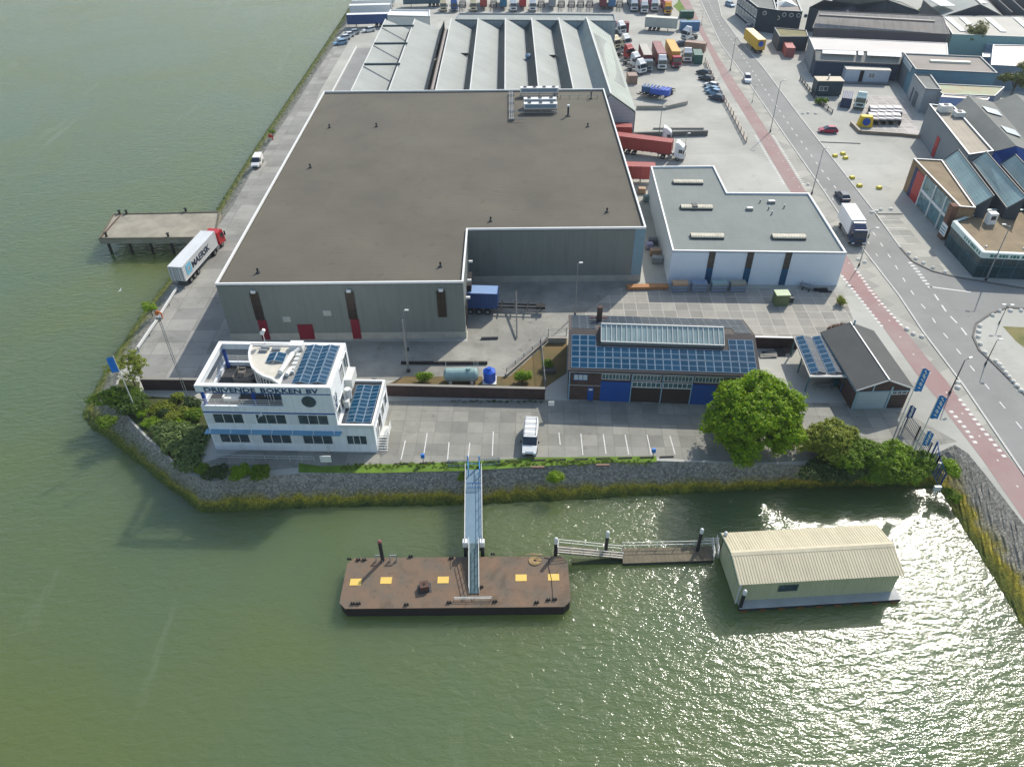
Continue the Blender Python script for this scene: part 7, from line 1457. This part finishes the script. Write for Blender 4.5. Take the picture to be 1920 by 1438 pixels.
# yellow blocks across the road, white rocks
for x, y, l in ((1565, 294, 'left of the group of three'), (1580, 290, 'farthest of the group of three'), (1585, 298, 'right of the group of three'), (1597, 335, 'single one near the main road kerb'), (1611, 350, 'big one beside the main road kerb'), (1648, 354, 'right-hand one on the open paving')):
    p = at(x, y, 0); g = MB(); g.box(p.x-.5, p.x+.5, p.y-.4, p.y+.4, 0, .5, R(10), top=(.8, .8)); single(g, 'yellow_block', plain('worn yellow concrete', 206, 190, 50), f'yellow concrete block across the road, {l}', 'block', 'yellow concrete blocks')
ROCKM = plain('white kerb stone paint', 224, 220, 208, .8)
SC_ = {}
def STL(x, y):
    k = 'at the far lay-by end' if y < 410 and x > 1600 else 'on the curved lay-by kerb' if y < 530 and 1700 <= x < 1800 else 'on the corner island kerb curve' if y < 680 and x > 1820 else 'on the island straight kerb' if x > 1850 else 'by the dark lamp on the verge' if 1790 <= x <= 1800 else 'on the verge right of the garage' if y > 600 else 'near the crimson hatchback' if y < 220 else 'on the verge by the workshop'
    SC_[k] = SC_.get(k, 0)+1; return f'round white stone {k}, {(ORD+["thirteenth"])[SC_[k]-1]} from the far end'
for x, y in ((1634, 399), (1643, 397), (1651, 394), (1670, 393), (1704, 476), (1717, 486), (1731, 494), (1749, 503), (1771, 511), (1861, 592), (1874, 584), (1894, 583), (1914, 583), (1837, 612), (1835, 622), (1834, 632), (1838, 646), (1846, 662), (1867, 678), (1873, 684), (1879, 692), (1885, 700), (1892, 708), (1899, 716), (1906, 724), (1914, 733), (1795, 718), (1795, 727), (1700, 618), (1712, 627), (1728, 632), (1505, 214), (1515, 213), (1529, 214), (1515, 347), (1621, 492), (1609, 487)):
    p = at(x, y, 0); g = MB(); r_ = rnd.uniform(.32, .45); g.cyl((p.x, p.y, 0), (p.x, p.y, .28), r_, r_*.75, n=8); g.cyl((p.x, p.y, .28), (p.x, p.y, .38), r_*.75, r_*.3, n=8)
    single(g, 'white_stone', ROCKM, STL(x, y), 'stone', 'white painted stones along the kerbs')
# birds
for px, py, z, l in ((225, 545, -2.4, 'white gull low over the river left of the container truck'), (488, 779, 7.0, 'white gull gliding in front of the office windows')):
    p = at(px, py, z); g = MB(); g.loft([[(p.x+dx+.03*math.cos(q), p.y, p.z+.03*math.sin(q)) if False else (p.x+dx, p.y+r_*math.cos(q), p.z+r_*math.sin(q)) for q in [i*math.pi/4 for i in range(8)]] for dx, r_ in ((-.28, .01), (-.15, .06), (.05, .08), (.2, .06), (.28, .02))])
    for s in (-1, 1): g.mesh([(p.x-.08, p.y+s*.05, p.z+.03), (p.x+.12, p.y+s*.05, p.z+.03), (p.x+.1, p.y+s*.4, p.z+.16), (p.x-.02, p.y+s*.4, p.z+.16), (p.x-.12, p.y+s*.75, p.z+.08)], [(0, 1, 2, 3), (3, 2, 1, 0), (3, 2, 4), (4, 2, 3)])
    single(g, 'gull', plain('white feathers', 232, 232, 230), l, 'gull')
# ============================================================ PLANTS
def leaf_mat(name, c1, c2, trans=.35):
    M = bpy.data.materials.new(name); M.use_nodes = True; n = M.node_tree; L = n.links.new; b = n.nodes['Principled BSDF']; out = n.nodes['Material Output']
    b.inputs['Roughness'].default_value = .55; b.inputs['Specular IOR Level'].default_value = .3
    g = nd(n, 'ShaderNodeNewGeometry'); mx = nd(n, 'ShaderNodeMix', data_type='RGBA'); mx.inputs[6].default_value = (*c1, 1); mx.inputs[7].default_value = (*c2, 1); L(g.outputs['Random Per Island'], mx.inputs[0]); L(mx.outputs[2], b.inputs['Base Color'])
    tr = nd(n, 'ShaderNodeBsdfTranslucent'); L(mx.outputs[2], tr.inputs[0]); ms = nd(n, 'ShaderNodeMixShader'); ms.inputs[0].default_value = trans; L(b.outputs[0], ms.inputs[1]); L(tr.outputs[0], ms.inputs[2]); L(ms.outputs[0], out.inputs[0]); return M
rs = np.random.RandomState(5)
def leaves(name, m, parent, blobs, n, size, up=.35, kind=None, clump=.45, per=26, core=0.):
    """blobs: (x, y, z, rx, ry, rz) ellipsoids in world axes relative to the parent; leaves gather in clumps near the surface"""
    B = np.array(blobs, float); area = (B[:, 3]*B[:, 4]+B[:, 4]*B[:, 5]+B[:, 3]*B[:, 5]); pr = area/area.sum(); nc = max(1, n//per); idx = rs.choice(len(B), nc, p=pr)
    d = rs.normal(size=(nc, 3)); d /= np.linalg.norm(d, axis=1)[:, None]; d[:, 2] = np.where(d[:, 2] < -.35, -d[:, 2], d[:, 2]); rad = rs.uniform(.62, 1.04, nc)**.6
    cc = B[idx, :3]+d*B[idx, 3:]*rad[:, None]; cl = clump*rs.uniform(.6, 1.3, nc)
    ci = np.repeat(np.arange(nc), per); N = len(ci); off = rs.normal(size=(N, 3)); off /= np.linalg.norm(off, axis=1)[:, None]; off *= (rs.uniform(0, 1, N)**.5*cl[ci])[:, None]; off[:, 2] *= .7
    P = cc[ci]+off; nn = off/np.maximum(.01, np.linalg.norm(off, axis=1))[:, None]*.5+d[ci]*.5+rs.normal(size=(N, 3))*.45; nn[:, 2] += up; nn /= np.linalg.norm(nn, axis=1)[:, None]
    t = np.cross(nn, rs.normal(size=(N, 3))); t /= np.linalg.norm(t, axis=1)[:, None]; bt = np.cross(nn, t); s = size*rs.uniform(.6, 1.3, N)[:, None]
    V = np.stack([P-t*s*.5, P+bt*s*.32, P+t*s*.5, P-bt*s*.32], 1).reshape(-1, 3)
    if core:                                                        # inner leaves: patches lying on shrunken blobs so nothing shows through
        K = 90; q = rs.normal(size=(len(B), K, 3)); q /= np.linalg.norm(q, axis=2)[:, :, None]; C = (B[:, None, :3]+q*B[:, None, 3:]*core*rs.uniform(.8, 1.1, (len(B), K, 1))).reshape(-1, 3); q = q.reshape(-1, 3)+rs.normal(size=(len(B)*K, 3))*.25; q /= np.linalg.norm(q, axis=1)[:, None]
        t = np.cross(q, rs.normal(size=q.shape)); t /= np.linalg.norm(t, axis=1)[:, None]; bt = np.cross(q, t); s = np.repeat(B[:, 3:].mean(1)*core*.42, K)[:, None]; V = np.concatenate([V, np.stack([C-t*s*.5, C+bt*s*.5, C+t*s*.5, C-bt*s*.5], 1).reshape(-1, 3)]); N = len(V)//4
    me = bpy.data.meshes.new(name); me.vertices.add(len(V)); me.vertices.foreach_set('co', V.ravel()); me.loops.add(N*4); me.loops.foreach_set('vertex_index', np.arange(N*4)); me.polygons.add(N); me.polygons.foreach_set('loop_start', np.arange(N)*4); me.polygons.foreach_set('loop_total', np.full(N, 4)); me.update(); me.validate(); me.materials.append(m)
    o = bpy.data.objects.new(name, me); SC.collection.objects.link(o); o.parent = parent
    if kind: o['kind'] = kind
    return o
BARK = plain('bark', 92, 80, 64, .9, .2)
def trunk(parent, H_, r, limbs, spread, seed=1):
    rr = random.Random(seed); g = MB(); g.cyl((0, 0, -.1), (0, 0, H_*.35), r, r*.75, n=9)
    for k in range(limbs):
        a = 2*math.pi*k/limbs+rr.uniform(-.3, .3); z0 = H_*rr.uniform(.22, .36); p0 = Vector((0, 0, z0)); p1 = Vector((math.cos(a)*spread*.4, math.sin(a)*spread*.4, H_*.55)); p2 = Vector((math.cos(a)*spread*.85, math.sin(a)*spread*.85, H_*rr.uniform(.7, .9)))
        g.cyl(p0, p1, r*.5, r*.3, n=6); g.cyl(p1, p2, r*.3, r*.08, n=5)
        for j in range(2): b = a+rr.uniform(-.7, .7); g.cyl(p1, p1+Vector((math.cos(b)*spread*.4, math.sin(b)*spread*.4, H_*.22)), r*.2, r*.05, n=5)
    g.cyl((0, 0, H_*.35), (0, 0, H_*.8), r*.7, r*.15, n=7); return g.build('trunk', BARK, parent)
# big lime-green tree
LIM2 = leaf_mat('clipped green leaves', (.07, .13, .012), (.10, .17, .018), .25)
TL = leaf_mat('bright spring leaves', (.12, .27, .004), (.34, .46, .01), .45)
b = at(1396, 842, 0); t = thing('deciduous_tree', 'big round bright green tree at the edge of the car park by the water', 'tree', b); trunk(t, 10, .45, 7, 4.6)
bl = []; rr = random.Random(11)
bl.append((0, .2, 5.6, 5.2, 4.8, 3.9))
for k in range(46):
    a = rr.uniform(0, 6.28); q = rr.uniform(.55, 1.0); z = 1.6+rr.random()*7.3; f_ = math.sqrt(max(.1, 1-((z-5.0)/5.2)**2)); bl.append((math.cos(a)*5.0*q*f_, .2+math.sin(a)*4.6*q*f_, z, rr.uniform(.9, 1.9), rr.uniform(.9, 1.9), rr.uniform(.6, 1.3)))
leaves('crown', TL, t, bl, 62000, .33, clump=.55, per=30, core=.6)
def shrub(name, label, px, py, w_, d_, h_, m, n, size=.2, cat='shrub', group=None, nb=7, seed=1, z=0, stem=True, clump=.35, flat=.6):
    b = at(px, py, z); t = thing(name, label, cat, b, 0, group); rr = random.Random(seed); bl = []
    for k in range(nb):
        a = 6.28*k/nb+rr.uniform(-.4, .4); q = rr.uniform(.2, .62); r_ = rr.uniform(.3, .5); bl.append((math.cos(a)*w_*.5*q*1.3, math.sin(a)*d_*.5*q*1.3, h_*rr.uniform(.35, flat), w_*r_*.62, d_*r_*.62, h_*rr.uniform(.3, .42)))
    bl.append((0, 0, h_*.5, w_*.34, d_*.34, h_*.46)); leaves('foliage', m, t, bl, int(n*1.3), size, clump=clump, core=.8)
    if stem:
        g = MB()
        for k in range(6): a = k*1.05; g.cyl((0, 0, -.1), (math.cos(a)*w_*.25, math.sin(a)*d_*.25, h_*.6), .05, .02, n=5)
        g.build('stems', BARK, t)
    return t
OLV = leaf_mat('olive and reddish leaves', (.15, .22, .015), (.32, .34, .04), .35); MID = leaf_mat('mid green leaves', (.08, .18, .008), (.22, .32, .015), .35); DRK = leaf_mat('dark green leaves', (.04, .075, .016), (.08, .12, .03), .25); LIM = leaf_mat('lime leaves', (.15, .29, .008), (.30, .42, .015), .4); GRN = leaf_mat('grey-green needles', (.10, .16, .04), (.18, .25, .07), .2)
shrub('shrub', 'tall olive and reddish shrub right beside the big bright tree', 1543, 850, 7.6, 6.4, 4.4, OLV, 15000, .24, seed=2, z=-.3)
shrub('shrub', 'tall green and yellowish shrub in the middle of the bank planting', 1598, 862, 7.6, 6.0, 3.0, MID, 13000, .24, seed=3, z=-.4)
shrub('shrub', 'fresh green shrub right of the middle of the bank planting', 1655, 872, 7.2, 5.2, 2.2, LIM, 10000, .22, seed=4, z=-.8)
shrub('shrub', 'green shrub at the foot of the sliding gate', 1692, 876, 6.0, 4.8, 2.0, MID, 8000, .22, seed=5, z=-1.0)
shrub('shrub', 'low dark green shrub on the bank below the olive shrub', 1560, 892, 9.0, 3.6, 2.2, DRK, 9000, .22, seed=6, z=-.9)
shrub('shrub', 'low green shrub on the bank close to the water under the middle planting', 1650, 896, 9.0, 3.6, 2.2, MID, 9000, .22, seed=7, z=-1.2)
shrub('shrub', 'small green shrub right of the blue fan fence', 1776, 884, 2.0, 3.0, 1.4, LIM, 1800, .18, seed=8, z=-.6)
shrub('shrub', 'low green plant at the foot of the blue fan fence', 1712, 896, 3.6, 3.0, 1.6, MID, 3600, .2, seed=9, z=-1.0)
shrub('shrub', 'small dull green growth on the right bank near the boathouse water', 1785, 935, 1.8, 2.2, .8, MID, 1200, .16, seed=10, z=-2.2)
shrub('shrub', 'bright green round bush growing alone on the stone revetment', 1040, 902, 2.0, 1.7, 1.4, LIM, 2600, .16, seed=12, z=-1.1)
shrub('shrub', 'small dark green bush left under the gangway', 868, 898, 1.2, 1.0, .8, MID, 900, .14, seed=13, z=-.8)
shrub('shrub', 'bright green bush behind the brick wall right of the blue tank', 980, 717, 2.3, 1.6, 2.0, LIM, 2200, .17, seed=14)
shrub('shrub', 'yellow-green bush behind the brick wall left of the grey-green tank', 796, 716, 2.2, 1.2, 1.6, LIM, 1600, .17, seed=15)
shrub('shrub', 'small dark green bush in a planter at the left end of the solar workshop', 1027, 690, 1.5, 1.4, 1.5, MID, 1500, .16, seed=16)
p = at(1029, 697, 0); g = MB(); g.box(p.x-.9, p.x+.9, p.y-.5, p.y+.5, 0, .55); single(g, 'planter', plain('dark planter', 88, 88, 84, .9), 'dark rectangular planter at the left end of the solar workshop', 'planter')
# river garden
shrub('hedge', 'clipped rounded dark green hedge left of the flag pole', 218, 756, 6.6, 3.8, 2.0, MID, 8000, .13, 'hedge', seed=20, stem=False, clump=.22)
shrub('hedge', 'clipped bright green dome bush behind the flag pole', 254, 768, 4.2, 3.4, 2.3, LIM2, 6500, .13, 'hedge', seed=21, stem=False, clump=.2)
shrub('hedge', 'small lime green ball bush at the foot of the flag pole', 268, 780, 1.8, 1.5, 1.1, LIM, 1200, .1, 'hedge', seed=22, stem=False, clump=.15)
t = thing('hedge', 'broad flat grey-green juniper hedge left of the office wall', 'hedge', at(345, 840, 0)); bl = []
for x, y in ((300, 800), (318, 798), (340, 800), (362, 806), (376, 812), (308, 816), (330, 818), (352, 824), (368, 830), (322, 834), (342, 842), (360, 848), (344, 862), (356, 868)):
    q = at(x, y, .7)-t.location; bl.append((q.x, q.y, .35, 1.5, 1.35, .7))
leaves('foliage', GRN, t, bl, 20000, .15, clump=.25, core=.85)
for x, y, w_, h_, m_, n, l, s in ((330, 782, 1.8, 1.1, OLV, 1300, 'olive bush in the middle row of the river garden', 23), (352, 776, 1.8, 1.1, OLV, 1300, 'brownish bush right of the olive bush in the river garden', 24), (334, 793, 1.8, .8, LIM, 1500, 'lime green low bush just above the juniper hedge', 25), (368, 780, 1.7, 1.2, MID, 1500, 'dark green bush against the left wall of the office', 26), (362, 757, 1.6, 1.3, DRK, 1300, 'dark green bush at the foot of the lattice mast', 27), (312, 760, 2.6, .7, OLV, 1500, 'low mossy olive bush below the brick wall left of the office', 28),
                            (286, 790, 1.6, .7, LIM, 1200, 'yellow-green low bush right of the flag pole foot', 29), (205, 790, 2.0, .9, MID, 1400, 'green bush on the revetment left of the river garden', 30), (336, 745, 1.3, 1.2, OLV, 900, 'pale olive bush close to the brick wall left of the lattice mast', 31), (310, 775, 1.2, 1.0, plain_twigs if False else DRK, 900, 'grey twiggy bush in the middle of the river garden', 32)):
    shrub('shrub', l, x, y+6, w_*1.5, w_*1.3, h_*1.15, m_, int(n*1.7), .14, seed=s, clump=.2)
for x, y, w_, m_, n, l, s in ((455, 892, 1.9, LIM, 1900, 'bright lime green bush left of the pair in front of the office', 40), (492, 892, 1.9, MID, 1700, 'darker green bush right of the lime one in front of the office', 41), (408, 893, 2.3, DRK, 1600, 'dark green bush at the left corner in front of the office', 42), (384, 888, 1.4, MID, 900, 'small green bush at the end of the juniper hedge by the office corner', 43)):
    shrub('shrub', l, x, y, w_*1.5, w_*1.2, 1.35, m_, int(n*1.6), .15, seed=s, clump=.22)
# sparse shrub-tree by the quay corner
def small_tree(name, label, px, py, H_, w_, m, n, size, seed, tr=.14, low=.35, z=0, clump=.4):
    b = at(px, py, z); t = thing(name, label, 'tree', b); trunk(t, H_, tr, 7, w_*.42, seed); rr = random.Random(seed); bl = []
    for k in range(12): a = rr.uniform(0, 6.28); q = rr.uniform(.2, .75); bl.append((math.cos(a)*w_*.5*q, math.sin(a)*w_*.5*q, H_*rr.uniform(low+.1, .88), w_*.17, w_*.17, H_*.14))
    leaves('crown', m, t, bl, n, size, clump=clump, core=.5); return t
small_tree('small_tree', 'sparse brownish-green small tree at the quay corner behind the flag', 256, 728, 5.2, 6.6, OLV, 3600, .2, 50, .12, clump=.3)
small_tree('small_tree', 'small bright green tree leaning over the west quay edge at the guard rail', 286, 592, 2.2, 2.8, LIM, 1600, .17, 51, .08, z=-.6)
small_tree('small_tree', 'tiny green bush-like tree on the west quay above the old white van', 512, 256, 1.5, 1.8, MID, 700, .2, 52, .06)
small_tree('deciduous_tree', 'pale yellow-green tree between the blue-grey hall and the cream building', 1812, 108, 9.5, 9, leaf_mat('pale yellow-green leaves', (.19, .21, .07), (.27, .28, .11), .4), 4200, .42, 53, .2, .3, clump=.7)
small_tree('deciduous_tree', 'yellow-green tree at the right edge above the sawtooth roofs', 1893, 186, 8.5, 8, leaf_mat('yellow-green leaves', (.12, .15, .04), (.2, .23, .06), .4), 4600, .38, 54, .2, .25, clump=.7)
shrub('hedge', 'dark green hedge in front of the petrol blue hall wall', 1755, 158, 9, 2.5, 3.0, MID, 3200, .3, 'hedge', seed=55)
for x, y, l, s in ((1540, 196, 'low green bush by the machine yard fence', 56), (1660, 20, 'bright green bush at the top behind the brown-grey shed', 57), (1728, 24, 'bright green bush at the far end of the brown-grey shed roof', 58)):
    shrub('shrub', l, x, y, 4, 2, 1.6, MID, 1200, .3, seed=s)
shrub('shrub', 'bare reddish climbing plant at the rear left corner of the garage', 1568, 624, 3.6, 1.6, 1.6, leaf_mat('reddish bare leaves', (.16, .07, .05), (.22, .14, .08), .2), 700, .14, seed=60)
shrub('shrub', 'scrubby olive plant at the right corner of the white workshop', 1575, 572, 1.4, 2.0, 1.4, OLV, 900, .14, seed=61)
# tufts along the car park wall foot and grass strips
g_ = thing('weed_row', 'row of dark weeds growing along the foot of the brick wall', 'weeds', at(900, 752, 0)); bl = []
for x in range(850, 1022, 11): q = at(x, 753+(x % 3), 0)-g_.location; bl.append((q.x, q.y, .1, .3, .14, .16))
leaves('foliage', DRK, g_, bl, 1800, .1, clump=.12)
gt = thing('tuft_strip', 'ragged strip of grass tufts along the top of the revetment', 'grass', at(900, 872, 0)); bl = []
for k in range(170): x = 640+k*3.4; y = 874-(x-600)*.0155+rnd.uniform(-2.5, 6); q = at(x, y, 0)-gt.location; bl.append((q.x, q.y, .05, .4, .25, .14))
o = leaves('foliage', leaf_mat('grass tufts', (.10, .17, .015), (.18, .24, .03), .3), gt, bl, 9000, .12, clump=.2)
# ============================================================ HAZE: even air round camera and scene
HAZE_D = 0.00014
hz = MB(); hz.box(-700, 700, -60, 900, WZ-1.5, CAMH+8)
hm = bpy.data.materials.new('even pale haze'); hm.use_nodes = True; n = hm.node_tree; n.nodes.remove(n.nodes['Principled BSDF'])
pv = n.nodes.new('ShaderNodeVolumePrincipled'); pv.inputs['Color'].default_value = (.86, .93, 1, 1); pv.inputs['Density'].default_value = HAZE_D; n.links.new(pv.outputs[0], n.nodes['Material Output'].inputs['Volume'])
if HAZE_D > 0: hz.build('haze', hm, kind='stuff')
